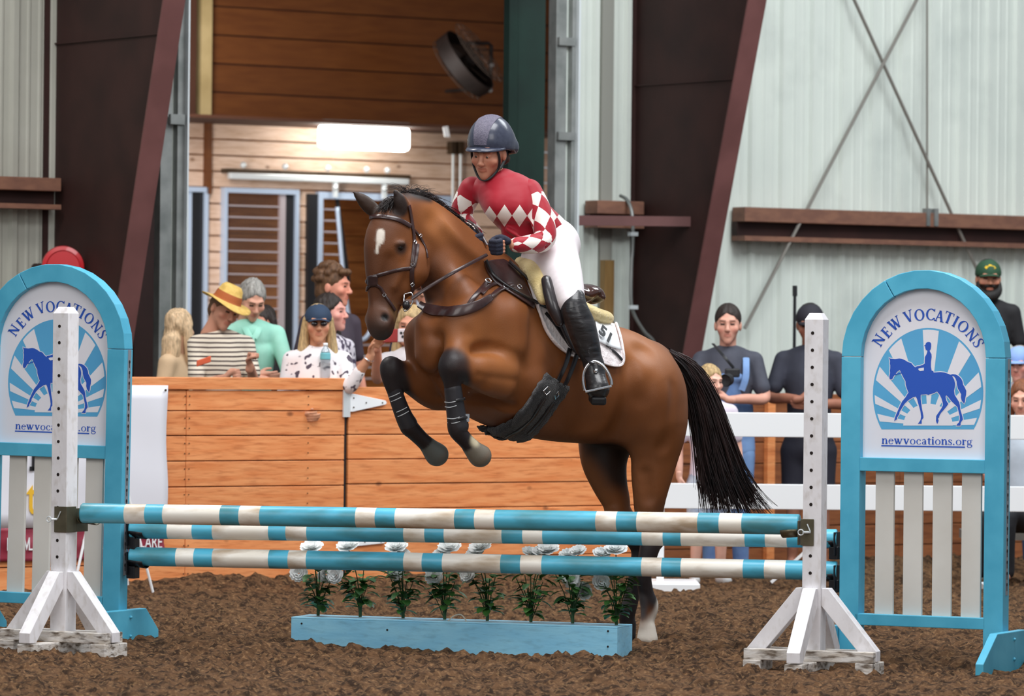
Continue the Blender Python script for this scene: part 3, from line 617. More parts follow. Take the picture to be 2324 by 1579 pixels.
M_BOXB = mat('planter_blue', C(158, 224, 252), C(142, 212, 246), scale=3, st=(1, 3, 5), rough=.42, dirt=C(84, 120, 140), dscale=9, damt=.25, bump=.1)
# ---------------------------------------------------------------- serif glyphs, unit height
def strip(pts, n=6):
    """pts: (x, y, w) centre line with width -> outline polygon"""
    r = spline(pts, n) if len(pts) > 2 else [np.array(p, float) for p in pts]; A = np.array(r); d = np.gradient(A[:, :2], axis=0); d /= np.linalg.norm(d, axis=1)[:, None] + 1e-9
    nrm = np.stack([-d[:, 1], d[:, 0]], 1) * A[:, 2:3] / 2; a, b = A[:, :2] + nrm, A[:, :2] - nrm
    return [[tuple(a[i]), tuple(b[i]), tuple(b[i + 1]), tuple(a[i + 1])] for i in range(len(a) - 1)]
def q(x0, y0, x1, y1, w): # slanted stroke with horizontal cut ends
    w = w + .035
    return [[(x0 - w / 2, y0), (x0 + w / 2, y0), (x1 + w / 2, y1), (x1 - w / 2, y1)]]
def hb(x0, x1, y, h=.05):
    h = h + .022
    return [[(x0, y), (x1, y), (x1, y + h), (x0, y + h)]]
def ring(cx, cy, rx, ry, wx, wy, a0=0, a1=360, n=28):
    T = np.radians(np.linspace(a0, a1, n + 1)); o = [(cx + rx * math.cos(t), cy + ry * math.sin(t)) for t in T]; i = [(cx + (rx - wx) * math.cos(t), cy + (ry - wy) * math.sin(t)) for t in T]
    return [[o[k], o[k + 1], i[k + 1], i[k]] for k in range(n)]
GL = {
 'N': (.86, q(.16, 0, .16, 1, .065) + q(.13, 1, .72, 0, .17) + q(.72, 0, .72, 1, .065) + hb(.02, .30, 0) + hb(.0, .2, .95) + hb(.58, .86, .95)),
 'E': (.66, q(.19, 0, .19, 1, .16) + hb(.03, .55, .95) + hb(.03, .60, 0) + hb(.2, .45, .49) + q(.55, .0, .60, .2, .035) + q(.53, .8, .53, 1, .035) + q(.45, .4, .45, .6, .03)),
 'W': (1.15, q(.12, 1, .36, 0, .16) + q(.36, 0, .58, .95, .06) + q(.50, 1, .74, 0, .16) + q(.74, 0, 1.02, 1, .06) + hb(-.02, .28, .95) + hb(.38, .62, .95) + hb(.88, 1.14, .95)),
 'V': (.82, q(.12, 1, .42, 0, .16) + q(.42, 0, .70, 1, .06) + hb(-.02, .28, .95) + hb(.56, .84, .95)),
 'O': (.92, ring(.46, .5, .45, .52, .185, .075)),
 'C': (.82, ring(.48, .5, .46, .52, .185, .075, 42, 318) + q(.78, .76, .80, 1, .04) + q(.80, 0, .78, .2, .03)),
 'A': (.82, q(.12, 0, .40, 1, .06) + q(.40, 1, .68, 0, .17) + hb(.2, .6, .34) + hb(-.02, .26, 0) + hb(.52, .86, 0)),
 'T': (.76, q(.38, 0, .38, 1, .16) + hb(.0, .76, .95) + hb(.24, .52, 0) + q(.02, .78, .02, 1, .035) + q(.74, .78, .74, 1, .035)),
 'I': (.42, q(.21, 0, .21, 1, .16) + hb(.06, .36, .95) + hb(.06, .36, 0)),
 'S': (.58, strip([(.50, .80, .04), (.40, .96, .06), (.26, .98, .07), (.12, .87, .11), (.14, .68, .15), (.30, .52, .17), (.46, .36, .15), (.47, .15, .11), (.32, .02, .07), (.16, .03, .06), (.06, .2, .04)]) + q(.51, .74, .51, .98, .03) + q(.055, .0, .055, .26, .03)),
 'n': (.60, q(.13, 0, .13, .58, .11) + q(.46, 0, .46, .42, .11) + strip([(.16, .42, .05), (.28, .56, .07), (.40, .55, .1), (.46, .40, .11)]) + hb(.02, .25, 0, .04) + hb(.35, .58, 0, .04) + hb(.03, .16, .54, .04)),
 'e': (.52, ring(.27, .28, .24, .30, .10, .045, 18, 325) + hb(.06, .49, .31, .045) + q(.455, .33, .46, .42, .08)),
 'w': (.86, q(.11, .58, .27, 0, .11) + q(.27, 0, .42, .56, .045) + q(.38, .58, .54, 0, .11) + q(.54, 0, .74, .58, .045) + hb(.0, .22, .54, .04) + hb(.28, .48, .54, .04) + hb(.64, .84, .54, .04)),
 'v': (.58, q(.11, .58, .29, 0, .11) + q(.29, 0, .48, .58, .045) + hb(.0, .22, .54, .04) + hb(.38, .58, .54, .04)),
 'o': (.58, ring(.29, .28, .26, .30, .105, .045)),
 'c': (.50, ring(.28, .28, .25, .30, .105, .045, 45, 325) + ring(.40, .45, .055, .055, .05, .05)),
 'a': (.52, q(.36, .03, .36, .44, .11) + strip([(.36, .42, .1), (.29, .56, .07), (.18, .56, .05), (.09, .46, .09)]) + ring(.22, .15, .17, .17, .10, .05, 20, 340) + strip([(.36, .1, .08), (.42, .01, .05), (.5, .04, .03)])),
 't': (.38, q(.17, .08, .17, .72, .10) + hb(.02, .34, .53, .045) + strip([(.17, .1, .1), (.22, .01, .07), (.34, .04, .04)])),
 'i': (.30, q(.14, 0, .14, .58, .11) + hb(.02, .27, 0, .04) + hb(.03, .16, .54, .04) + ring(.14, .78, .075, .075, .07, .07)),
 's': (.42, strip([(.36, .46, .03), (.26, .56, .05), (.12, .53, .07), (.10, .40, .1), (.22, .30, .12), (.34, .18, .1), (.32, .05, .07), (.18, .0, .05), (.05, .1, .03)]) + q(.37, .42, .37, .57, .025) + q(.045, 0, .045, .15, .025)),
 '.': (.28, ring(.13, .06, .075, .075, .07, .07)),
 'r': (.42, q(.13, 0, .13, .58, .11) + strip([(.17, .40, .04), (.25, .54, .06), (.34, .53, .1)]) + ring(.36, .49, .055, .055, .05, .05) + hb(.02, .26, 0, .04) + hb(.03, .16, .54, .04)),
 'g': (.58, ring(.25, .36, .20, .22, .09, .045) + strip([(.40, .52, .05), (.47, .57, .06), (.55, .54, .05)]) + strip([(.12, .18, .05), (.08, .10, .08), (.2, .05, .09), (.40, .02, .10), (.50, -.10, .08), (.38, -.24, .06), (.18, -.25, .06), (.06, -.14, .07), (.14, .0, .04)])),
}
def glyph(mb, ch, fr, u, z, h, ang=0.0, off=0.0, sx=1.0, cx=0.5, cz=0.5):
    w, ps = GL[ch]; ca, sa = math.cos(ang), math.sin(ang)
    for p in ps:
        V = []
        for x, y in p:
            X, Z = (x - w * cx) * h * sx, (y - cz) * h; V.append(fr(u + X * ca + Z * sa, off, z - X * sa + Z * ca))
        mb.add(V, [list(range(len(V)))])
# ---------------------------------------------------------------- arched wings
HORSE = [(275,385),(292,400),(305,400),(320,402),(350,405),(400,398),(430,402),(470,420),(500,440),(545,455),(565,480),(590,505),(600,508),(612,495),(650,490),(690,475),(710,460),(708,430),(712,380),(730,345),(740,312),(738,300),(722,295),(713,265),(714,250),(698,240),(715,230),(722,208),(745,192),(770,195),(785,215),(786,245),(782,275),(777,292),(768,300),(772,315),(790,345),(793,380),(785,440),(785,500),(795,550),(815,553),(818,572),(850,570),(900,566),(950,572),(1000,590),(1020,600),(1050,592),(1085,597),(1120,615),(1150,645),(1168,680),(1175,720),(1195,755),(1215,800),(1212,850),(1205,880),(1200,930),(1190,960),(1175,940),(1160,920),(1150,880),(1152,840),(1135,810),(1112,770),(1100,720),(1096,680),(1080,640),(1060,618),(1042,615),(1068,660),(1080,710),(1075,760),(1068,800),(1075,850),(1100,890),(1130,940),(1140,980),(1145,1030),(1160,1080),(1172,1120),(1178,1155),(1160,1180),(1150,1200),(1150,1232),(1097,1232),(1110,1210),(1130,1190),(1140,1150),(1138,1110),(1125,1060),(1110,1000),(1070,960),(1030,920),(1000,880),(975,855),(965,870),(975,920),(1000,960),(985,985),(950,1030),(915,1070),(895,1105),(890,1130),(878,1140),(885,1170),(872,1208),(862,1200),(852,1170),(855,1110),(875,1080),(915,1020),(935,975),(930,940),(915,890),(895,850),(862,808),(820,830),(770,845),(755,852),(740,842),(665,848),(665,900),(672,950),(680,1010),(690,1060),(700,1110),(700,1135),(680,1160),(680,1208),(632,1208),(650,1185),(665,1160),(672,1120),(662,1050),(640,970),(620,900),(605,870),(570,880),(510,920),(470,960),(440,1010),(410,1060),(408,1085),(380,1130),(380,1150),(345,1175),(352,1140),(365,1100),(390,1040),(415,980),(440,930),(480,880),(515,820),(495,770),(480,720),(478,680),(450,630),(425,580),(405,540),(375,565),(350,600),(330,625),(320,650),(300,660),(283,650),(280,620),(290,575),(285,550),(290,520),(290,480),(284,460),(288,430),(280,408)]
WW = .885
def LR(px, py):
    """picture of the right wing -> (u, z) on the wing"""
    s = 444 + (px - 1910) / 362 * 8; return (px - 1910) / 411.4, HC - (-SR * (px - CX) + CR * (py - CY)) / s
LC = lambda x, y: LR(1960 + x / 5.446, 740 + y / 5.446)
LC2 = lambda x, y: LR(1940 + x / 7.177, 640 + y / 7.177)
def fan(fr, poly, off): return [fr(u, off, z) for u, z in poly]
def arched_wing(o, ang, tilt, label):
    d = Vector((math.cos(ang), math.sin(ang), 0)); yv = Vector((-math.sin(ang), math.cos(ang), 0)); dz = Vector((0, 0, 1))
    d2 = d * math.cos(tilt) + dz * math.sin(tilt); z2 = dz * math.cos(tilt) - d * math.sin(tilt); fr = Frame(o, d2, yv, z2)
    g = thing('arched_wing', o, label, 'jump wing', 'arched teal jump wings')
    T = .089; b = .105; zs = 1.512; R = WW / 2
    for a0, a1, nm in ((0, b, 'upright'), (WW - b, WW, 'upright')):
        mb = MB(); mb.box(fr, a0, a1, 0, T, -.03, zs); mb.build(nm, M_TEAL, g, bevel=.003)
    n = 14
    for s0, s1 in ((0, 118), (118.6, 180)):       # arch in two segments with a joint
        mb = MB(); A = np.radians(np.linspace(s0, s1, int((s1 - s0) / 11) + 2)); ou = [(R + R * math.cos(t), zs + .002 + R * 1.0 * math.sin(t)) for t in A]; inn_ = [(R + (R - b) * math.cos(t), zs + .002 + (R - b * .9) * math.sin(t)) for t in A]
        for k in range(len(A) - 1):
            c = [ou[k], ou[k + 1], inn_[k + 1], inn_[k]]; mb.hexa([fr(x, 0, z) for x, z in c] + [fr(x, T, z) for x, z in c])
        mb2 = MB(); V = [fr(x, y, z) for y in (0, T) for x, z in ou + inn_]; m = len(A); Fc = []
        for k in range(m - 1):
            Fc += [[k, m + k, m + k + 1, k + 1], [2 * m + k, 2 * m + k + 1, 3 * m + k + 1, 3 * m + k], [k, k + 1, 2 * m + k + 1, 2 * m + k], [m + k, 3 * m + k, 3 * m + k + 1, m + k + 1]]
        Fc += [[0, 2 * m, 3 * m, m], [m - 1, 2 * m - 1, 4 * m - 1, 3 * m - 1]]
        mesh_obj('arch_segment', V, Fc, M_TEAL, g, bevel=.003)
    zr1, zr0 = LR(2100, 1041)[1], LR(2100, 1072)[1]; zb1, zb0 = LR(2100, 1398)[1], LR(2100, 1424)[1]
    mb = MB(); mb.box(fr, b - .01, WW - b + .01, .004, T - .01, zr0, zr1); mb.build('middle_rail', M_TEAL, g, bevel=.003)
    mb = MB(); mb.box(fr, b - .02, WW - b + .01, .0, T - .02, zb0, zb1); mb.build('bottom_rail', M_TEAL, g, bevel=.003)
    for a, c in ((1984, 2028), (2047, 2092), (2112, 2157), (2176, 2222)):
        mb = MB(); mb.box(fr, LR(a, 1200)[0], LR(c, 1200)[0] - .008, .035, .055, zb1 - .02, zr0 + .02); mb.build('slat', M_SLAT, g, bevel=.002)
    # sign panel
    A = np.radians(np.linspace(0, 180, 33)); pb = b - .012; po = [(R + (R - pb) * math.cos(t), zs + (R - pb * .9) * math.sin(t)) for t in A] + [(pb, zr1 - .01), (WW - pb, zr1 - .01)]
    mb = MB(); mb.prism(fr, po, .042, .055); pn = mb.build('sign_panel', M_PANEL, g)
    def flat(poly, off, m, nm):
        V = fan(fr, poly, off); return mesh_obj(nm, V, [list(range(len(V)))], m, pn)
    # sun disc with rays
    cx, cy, rx, ry = 749, 830, 669, 810
    T1 = [math.radians(t) for t in np.linspace(-33.5, 213.5, 64)]
    flat([LC(cx + rx * math.cos(t), (cy - ry * math.sin(t)) if math.sin(t) > 0 else cy - 810 * math.sin(t)) for t in T1], .0415, M_SKYB, 'printed_sun')
    C0 = (755, 1230)
    def edge(a, r):   # point on ray a (deg from vertical) at the inner rim of the sun disc
        dx, dy = math.sin(math.radians(a)), -math.cos(math.radians(a)); lo, hi = 0, 1400
        for _ in range(30):
            m = (lo + hi) / 2; X, Y = C0[0] + dx * m, C0[1] + dy * m
            if ((X - cx) / (rx - r)) ** 2 + ((Y - cy) / (ry - r)) ** 2 < 1: lo = m
            else: hi = m
        return (C0[0] + dx * lo, C0[1] + dy * lo)
    mb = MB()
    for a0, a1 in ((-3.6, 5.9), (19.3, 29.9), (42.5, 53.1), (63.3, 71.3), (80.8, 88.9), (-27.5, -17.2), (-48.6, -39.1), (-67.3, -59.9), (-85, -76.7)):
        pts = [LC(C0[0] + 60 * math.sin(math.radians(a0)), C0[1] - 60 * math.cos(math.radians(a0)))] + [LC(*edge(a, 22)) for a in np.linspace(a0, a1, 4)] + [LC(C0[0] + 60 * math.sin(math.radians(a1)), C0[1] - 60 * math.cos(math.radians(a1)))]
        V = fan(fr, pts, .041); mb.add(V, [list(range(len(V)))])
    pts = [LC(C0[0] + 300 * math.cos(math.radians(t)), C0[1] - 272 * math.sin(math.radians(t))) for t in np.linspace(0, 180, 25)]; mb.add(fan(fr, pts, .0408), [list(range(25))])
    mb.build('printed_ray', M_PANEL, pn)
    P_ = np.array(HORSE, float); nx = np.roll(P_, -1, 0) - np.roll(P_, 1, 0); nr = np.stack([nx[:, 1], -nx[:, 0]], 1); nr /= np.linalg.norm(nr, axis=1)[:, None] + 1e-9
    flat([LC(*p) for p in (P_ + nr * 9)], .0405, M_PANEL, 'printed_outline')
    flat([LC(*p) for p in HORSE], .040, M_BLUE, 'printed_horse')
    flat([LC(*p) for p in [(630, 528), (650, 518), (700, 512), (700, 548), (655, 555), (640, 545)]], .0396, M_PANEL, 'printed_gap')
    flat([LC(*p) for p in [(345, 594), (428, 570), (432, 580), (350, 606)]], .0396, M_BLUE, 'printed_rein')
    mb = MB(); ctr = LC2(1135, 1478)
    for ch, x, y in (('N', 335, 945), ('E', 462, 815), ('W', 598, 672), ('V', 812, 556), ('O', 985, 532), ('C', 1160, 523), ('A', 1308, 552), ('T', 1452, 580), ('I', 1562, 640), ('O', 1685, 720), ('N', 1822, 858), ('S', 1928, 988)):
        u, z = LC2(x, y); glyph(mb, ch, fr, u, z, .057, math.atan2(u - ctr[0], z - ctr[1]), .0405, 1.06)
    mb.build('lettering', M_BLUE, pn)
    mb = MB(); txt = 'newvocations.org'; tot = sum(GL[c][0] for c in txt); u0, z0 = LC(192, 1454); u1, z1 = LC(1300, 1472); k = (u1 - u0) / tot; x = u0
    for c in txt:
        w = GL[c][0]; glyph(mb, c, fr, x + w * k / 2, z0 + (z1 - z0) * (x - u0) / (u1 - u0), .0455, 0, .0405, k / .0455 * .96, .5, 0); x += w * k
    pl = [LC(190, 1470), LC(1205, 1490), LC(1205, 1505), LC(190, 1486)]; mb.add(fan(fr, pl, .0405), [[0, 1, 2, 3]]); mb.build('lettering', M_BLUE, pn)
    # keyhole strip on the outer edge
    mb = MB(); mb.box(fr, WW - .001, WW + .002, .035, .068, .32, zs - .002); ks = mb.build('keyhole_strip', M_KEY, g)
    mb = MB(); z = .36
    while z < zs - .03:
        A = [math.radians(t) for t in range(0, 360, 45)]; pts = [(.0515 + .0085 * math.cos(t), z + .013 + .010 * math.sin(t)) for t in A]; mb.add([fr(WW + .0026, y, zz_) for y, zz_ in pts], [list(range(8))])
        mb.add([fr(WW + .0026, y, zz_) for y, zz_ in [(.048, z - .018), (.055, z - .018), (.055, z + .01), (.048, z + .01)]], [[0, 1, 2, 3]]); z += .0565
    tag(mb.build('keyhole', M_HOLE, ks), kind='stuff')
    # feet: trapezoid planks across the wing, outside each upright
    for a0, a1 in ((-.045, -.002), (WW + .003, WW + .046)):
        mb = MB(); mb.prism(Frame(fr(a0, 0, 0), fr.y, fr.x), [(-.40, -.12), (.36, -.12), (.36, .02), (.22, .14), (-.20, .14), (-.40, .00)], 0, a1 - a0); ft = mb.build('foot', M_TEAL, g, bevel=.004)
        for y, z in ((.045, .10), (.045, .0)):
            mb = MB(); mb.ball(fr(a1 + .002, y, z), .009, 8); mb.build('bolt', M_TEAL, ft, smooth=True)
    return fr
oL = P(-61, 781 + HC * 430, 424); oL.z = .012
wL = arched_wing(oL, math.radians(-24), -.004 - .010, 'arched teal jump wing with white sign and slats, behind the left white post')
oR = P(1910, 800, 444); oR.z = .0
wR = arched_wing(oR, math.radians(-26), 0.0, 'arched teal jump wing with white sign and slats, right of the right white post')
# ---------------------------------------------------------------- white standards
def standard(pxc, s, ang, label, w=.094):
    o = P(pxc, 800, s); o.z = 0; fr = Frame(o, (math.cos(ang), math.sin(ang), 0)); g = thing('jump_standard', o, label, 'jump standard', 'white jump standards')
    h = 1.725; c = .012; hw = w / 2; b0 = .05
    mb = MB(); pr = [(-hw, -hw), (hw, -hw), (hw, hw), (-hw, hw)]; tp = [(x * .62, y * .62) for x, y in pr]
    V = [fr(x, y, b0) for x, y in pr] + [fr(x, y, h - .032) for x, y in pr] + [fr(x, y, h) for x, y in tp]
    mb.add(V, [(3, 2, 1, 0), (0, 1, 5, 4), (1, 2, 6, 5), (2, 3, 7, 6), (3, 0, 4, 7), (4, 5, 9, 8), (5, 6, 10, 9), (6, 7, 11, 10), (7, 4, 8, 11), (8, 9, 10, 11)]); po = mb.build('post', M_WOODW, g, bevel=.002)
    z = .375
    while z < h - .06:
        mb = MB(); mb.lathe(fr(-.006, -hw - .0012, z), -fr.y, [(.0085, -.004), (.0085, 0), (.0001, .0)], 10); mb.build('pin_hole', M_HOLE, po); z += .0835
    L = .33; t = .048
    mb = MB(); mb.box(fr, -L, L, -hw - t * .9, -hw, .03, .085, 0); mb.build('base_board', M_BASEW, g, bevel=.004)
    mb = MB(); mb.box(fr, -L * .93, L * .93, hw, hw + t * .9, .03, .085); mb.build('base_board', M_BASEW, g, bevel=.004)
    for x in (-L + .045, 0, L - .045) :
        y0, y1 = (-.10, .10) if x else (-.33, .33)
        mb = MB(); mb.box(fr, x - .045, x + .045, y0, y1, -.04, .03); mb.build('base_block', M_BASEW, g, bevel=.004)
    def brace(dx, dy):
        top = Vector((dx * (hw + .012), dy * (hw + .012), .36)); bot = Vector((dx * (L - .03), dy * (L - .03), .035)); wd = .068; th = .04
        d = Vector((dx, dy, 0)); sd = Vector((-dy, dx, 0)); cs = []
        pol = [(hw + .0, .375), (hw + .028, .392), (L - .005, .10 if dx else .045), (L - .005, .045), (L - .075, .045), (hw + .0, .30)]
        mb = MB(); f2 = Frame(fr(0, 0, 0), fr.x * dx + fr.y * dy, fr.x * sd.x + fr.y * sd.y); mb.prism(f2, [(a, zc) for a, zc in [(hw, .385), (hw + .035, .385), (L, .085), (L, .035), (L - .055, .035), (hw, .30)]], -wd / 2, wd / 2); mb.build('brace', M_WOODW, g, bevel=.003)
    brace(0, -1); brace(1, 0); brace(-1, 0); brace(0, 1)
    return fr
stL = standard(149, 447, math.radians(-30), 'white wooden jump standard with drilled post, in front of left arched wing')
stR = standard(1853, 465, math.radians(-21), 'white wooden jump standard with drilled post, beside right arched wing')
# ---------------------------------------------------------------- poles
def pole(a, b, dia, bands, label, px0, px1):
    a, b = Vector(a), Vector(b); d = b - a; L = d.length; ax = d / L; x = UP.cross(ax).normalized(); y = ax.cross(x); V = []; Fc = []; mi = []; seg = 28
    cuts = [(bx - px0) / (px1 - px0) for bx in bands]; ts = [0, .0015] + sum([[c - .0004, c + .0004] for c in cuts], []) + [.9985, 1]; rad = [dia / 2 - .004] + [dia / 2] * (len(ts) - 2) + [dia / 2 - .004]
    ts2 = []; 
    for t, r in zip(ts, rad):
        for k in range(seg):
            A = 2 * math.pi * k / seg; V.append(a + d * t + (x * math.cos(A) + y * math.sin(A)) * r)
    for i in range(len(ts) - 1):
        nb = sum(1 for c in cuts if c < (ts[i] + ts[i + 1]) / 2)
        for k in range(seg): Fc.append([i * seg + k, i * seg + (k + 1) % seg, (i + 1) * seg + (k + 1) % seg, (i + 1) * seg + k]); mi.append(nb % 2)
    Fc += [list(range(seg))[::-1], [(len(ts) - 1) * seg + k for k in range(seg)]]; mi += [0, 0]
    o = mesh_obj('jump_pole', V, Fc, [M_TEALP, M_CREAM], smooth=True, angle=35, mi=mi, loc=(a + b) / 2); tag(o, label, 'pole', 'striped jump poles'); return o
pole(P(186, 1164, 447), P(1815, 1190, 464), .101, [290, 338, 380, 513, 557, 605, 825, 870, 915, 1050, 1095, 1140, 1367, 1413, 1458, 1593, 1640, 1690], 'front top teal and cream striped pole held by the white standards', 186, 1815)
pole(P(296, 1201, 430), P(1900, 1222, 443), .097, [385, 443, 490, 620, 660, 708, 930, 978, 1022, 1153, 1200, 1245, 1468, 1515, 1555, 1697, 1742, 1790], 'rear upper teal and cream striped pole half hidden behind the front pole', 296, 1900)
pole(P(296, 1262, 430), P(1900, 1295, 443), .099, [405, 447, 490, 620, 665, 707, 930, 972, 1018, 1150, 1195, 1243, 1467, 1512, 1555, 1693, 1740, 1787], 'lowest teal and cream striped pole running over the white flowers', 296, 1900)
def cup(p, fr, sgn, m, name, label, steel):
    """p under the pole end; sgn: direction along +-x toward the pole"""
    g = thing(name, p, label, 'jump cup'); f = Frame(p, fr.x * sgn, fr.y, UP)
    A = [math.radians(t) for t in np.linspace(200, 340, 9)]; r = .056
    mb = MB(); pts = [(r * math.cos(t), .052 + r * math.sin(t)) for t in A]
    V = []; n = len(pts)
    for x in (0, .085):
        k = 1.0
        for y, z in pts: V.append(f(x, y * k, z - (.0 if x == 0 else .006)))
    Fc = [[i, i + 1, n + i + 1, n + i] for i in range(n - 1)]; o = mesh_obj('trough', V, Fc, m, g, smooth=True); md = o.modifiers.new('s', 'SOLIDIFY'); md.thickness = .004
    mb = MB(); mb.box(f, -.012, -.004, -.052, .052, -.045, .075); mb.build('back_plate', m, g, bevel=.002)
    if steel:
        hw = .049; zc = p.z + .02; x0, x1 = (-.022, hw + .004) if sgn > 0 else (-hw - .004, .012)
        mb = MB(); mb.box(fr, x0, x1, -hw - .006, -hw - .002, zc - .065, zc + .065); mb.build('front_plate', m, g, bevel=.002)
        xa = (hw + .001) * sgn; mb = MB(); mb.box(fr, min(xa, xa + .005 * sgn), max(xa, xa + .005 * sgn), -hw - .006, .03, zc - .065, zc + .065); mb.build('side_plate', m, g, bevel=.002)
        xp = -.034 if sgn > 0 else -.045
        mb = MB(); mb.tube([fr(-.006, -hw - .004, zc + .0), fr(xp + .01, -hw - .03, zc)], .006); mb.tube([fr(xp + .014 * math.cos(t), -hw - .034, zc + .014 * math.sin(t)) for t in np.linspace(0, 6.28, 12)], .003, 6, False); mb.build('pin', M_GALVL, g)
        mb = MB(); mb.tube([fr(.02 * sgn, -hw - .01, zc + .04), fr(.004 * sgn, -hw - .012, zc + .005)], .003, 6); mb.build('safety_pin', M_GALVL, g)
    else:
        mb = MB(); mb.box(f, -.02, .03, -.03, .03, -.065, -.0); mb.build('latch', m, g, bevel=.004)
    return g
cup(P(188, 1186, 446), stL, 1, M_CUP, 'jump_cup', 'olive steel jump cup pinned to the left white post', True)
cup(P(1815, 1215, 464), stR, -1, M_CUP, 'jump_cup', 'olive steel jump cup pinned to the right white post', True)
cup(P(300, 1218, 430), wL, 1, M_CUPB, 'jump_cup', 'black plastic cup holding the upper rear pole at left', False)
cup(P(300, 1284, 430), wL, 1, M_CUPB, 'jump_cup', 'black plastic cup holding the lowest pole at left', False)
cup(P(1898, 1240, 443), wR, -1, M_CUPB, 'jump_cup', 'black plastic cup holding the upper rear pole at right', False)
cup(P(1898, 1315, 443), wR, -1, M_CUPB, 'jump_cup', 'black plastic cup holding the lowest pole at right', False)
# ---------------------------------------------------------------- planter with white flowers
SBX = 428.0; ba = math.radians(-19); bo = P(667, 800, SBX); bo.z = 0
FX = Frame(bo, (math.cos(ba), math.sin(ba), 0)); BLn = 748 / (math.cos(ba) * 436) ; BD = .26
zt = HC - (1402 - 784.6) / SBX
pb = thing('planter_box', FX(BLn / 2, .1, 0), 'long pale blue wooden planter box on the dirt under the jump poles', 'planter')
t = .02
mb = MB(); mb.box(FX, 0, BLn, 0, t, -.08, zt - .003); mb.build('front_board', M_BOXB, pb, bevel=.002)
mb = MB(); mb.box(FX, 0, BLn, BD - t, BD, -.08, zt - .003); mb.build('back_board', M_BOXB, pb, bevel=.002)
mb = MB(); mb.box(FX, 0, t, t, BD - t, -.08, zt - .003); mb.build('end_board', M_BOXB, pb, bevel=.002)
mb = MB(); mb.box(FX, BLn - t, BLn, t, BD - t, -.08, zt - .003); mb.build('end_board', M_BOXB, pb, bevel=.002)
mb = MB(); mb.box(FX, 0, BLn, 0, BD, zt - .003, zt + .006); mb.build('top_board', M_BOXB, pb, bevel=.002)
for x, z in ((.06, .07), (BLn - .05, .08), (BLn - .05, .0), (BLn * .3, .05)):
    mb = MB(); mb.ball(FX(x, -.001, z), .006, 6); mb.build('screw', M_HOLE, pb)
mb = MB(); mb.tube([Vector(p) for p in spline([tuple(FX(BLn * .475, .05, zt)), tuple(FX(BLn * .49, .06, zt + .03)), tuple(FX(BLn * .51, .06, zt + .042)), tuple(FX(BLn * .525, .05, zt + .03)), tuple(FX(BLn * .535, .05, zt))], 4)], .0035, 6); mb.build('rope_handle', mat('rope', C(200, 190, 172), rough=.8), pb)
M_LEAF = mat('silk_leaf', C(70, 122, 52), C(34, 78, 34), scale=12, rough=.5, varies=.1); M_STEM = mat('silk_stem', C(40, 74, 36), rough=.6); M_PETAL = mat('silk_petal', C(252, 253, 252), C(244, 248, 246), scale=20, rough=.6)
_b = M_PETAL.node_tree.nodes['Principled BSDF']; _b.inputs['Subsurface Weight'].default_value = .6; _b.inputs['Subsurface Radius'].default_value = (.03, .03, .03)
def leaf(mb, p, d, up_, ln, wd):
    d = d.normalized(); x = d.cross(up_).normalized(); u = x.cross(d).normalized(); pr = [(0, .15), (.3, .9), (.6, 1), (.85, .6), (1, .05)]; V = []
    for t, w in pr:
        c = p + d * ln * t - u * ln * .28 * t * t; V += [c - x * wd * w / 2 + u * wd * .12 * w, c - u * 0, c + x * wd * w / 2 + u * wd * .12 * w]
    mb.add(V, [[3 * i + k, 3 * i + k + 1, 3 * i + k + 4, 3 * i + k + 3] for i in range(4) for k in (0, 1)])
def blossom(parent, c, d, r):
    mb = MB(); d = Vector(d).normalized(); e1 = d.orthogonal().normalized(); e2 = d.cross(e1); rot = random.random() * 6
    for ringi, (rr, tilt, n) in enumerate(((.25, 1.35, 4), (.5, 1.05, 5), (.8, .7, 6), (1.0, .35, 7))):
        for k in range(n):
            a = rot + ringi * .5 + 2 * math.pi * k / n; o = e1 * math.cos(a) + e2 * math.sin(a); sd = d.cross(o); V = []; ln = r * (.65 + .4 * rr)
            for t in (0, .4, .75, 1):
                for w in (-1, 0, 1):
                    wd = r * .62 * math.sin(.35 + t * 2.2) * (.6 + .5 * rr); q_ = c + o * (rr * r * .28 + ln * t * math.cos(tilt)) + d * (ln * t * math.sin(tilt) + .1 * r * abs(w)) + sd * wd * w
                    V.append(q_ + o * (.12 * r * t * t * 1.5) + Vector((random.uniform(-1, 1), random.uniform(-1, 1), random.uniform(-1, 1))) * r * .05)
            mb.add(V, [[3 * i + j, 3 * i + j + 1, 3 * i + j + 4, 3 * i + j + 3] for i in range(3) for j in (0, 1)])
    return mb.build('blossom', M_PETAL, parent, smooth=True)
bl = {710: [(708, 1241), (678, 1297)], 808: [(791, 1238), (762, 1301)], 908: [(900, 1241), (912, 1256), (895, 1293)], 1005: [(1020, 1242), (1003, 1256), (986, 1304)], 1105: [(1091, 1240), (1078, 1254), (1063, 1299)], 1207: [(1203, 1253), (1226, 1253)], 1305: [(1312, 1250), (1289, 1257), (1322, 1338)], 1408: [(1398, 1246), (1365, 1255), (1362, 1316)]}
ex = {1207: [(1243, 1246)], 1305: [(1296, 1311)], 710: [(740, 1300)]}
names = ['leftmost white silk rose bunch in the blue planter', 'second white silk rose bunch from the left in the planter', 'third white silk rose bunch from the left in the planter', 'white silk rose bunch just left of the rope handle', 'white silk rose bunch just right of the rope handle', 'sixth white silk rose bunch, with two heads close together', 'white silk rose bunch with one bloom hanging low', 'rightmost white silk rose bunch, beside the hind leg']
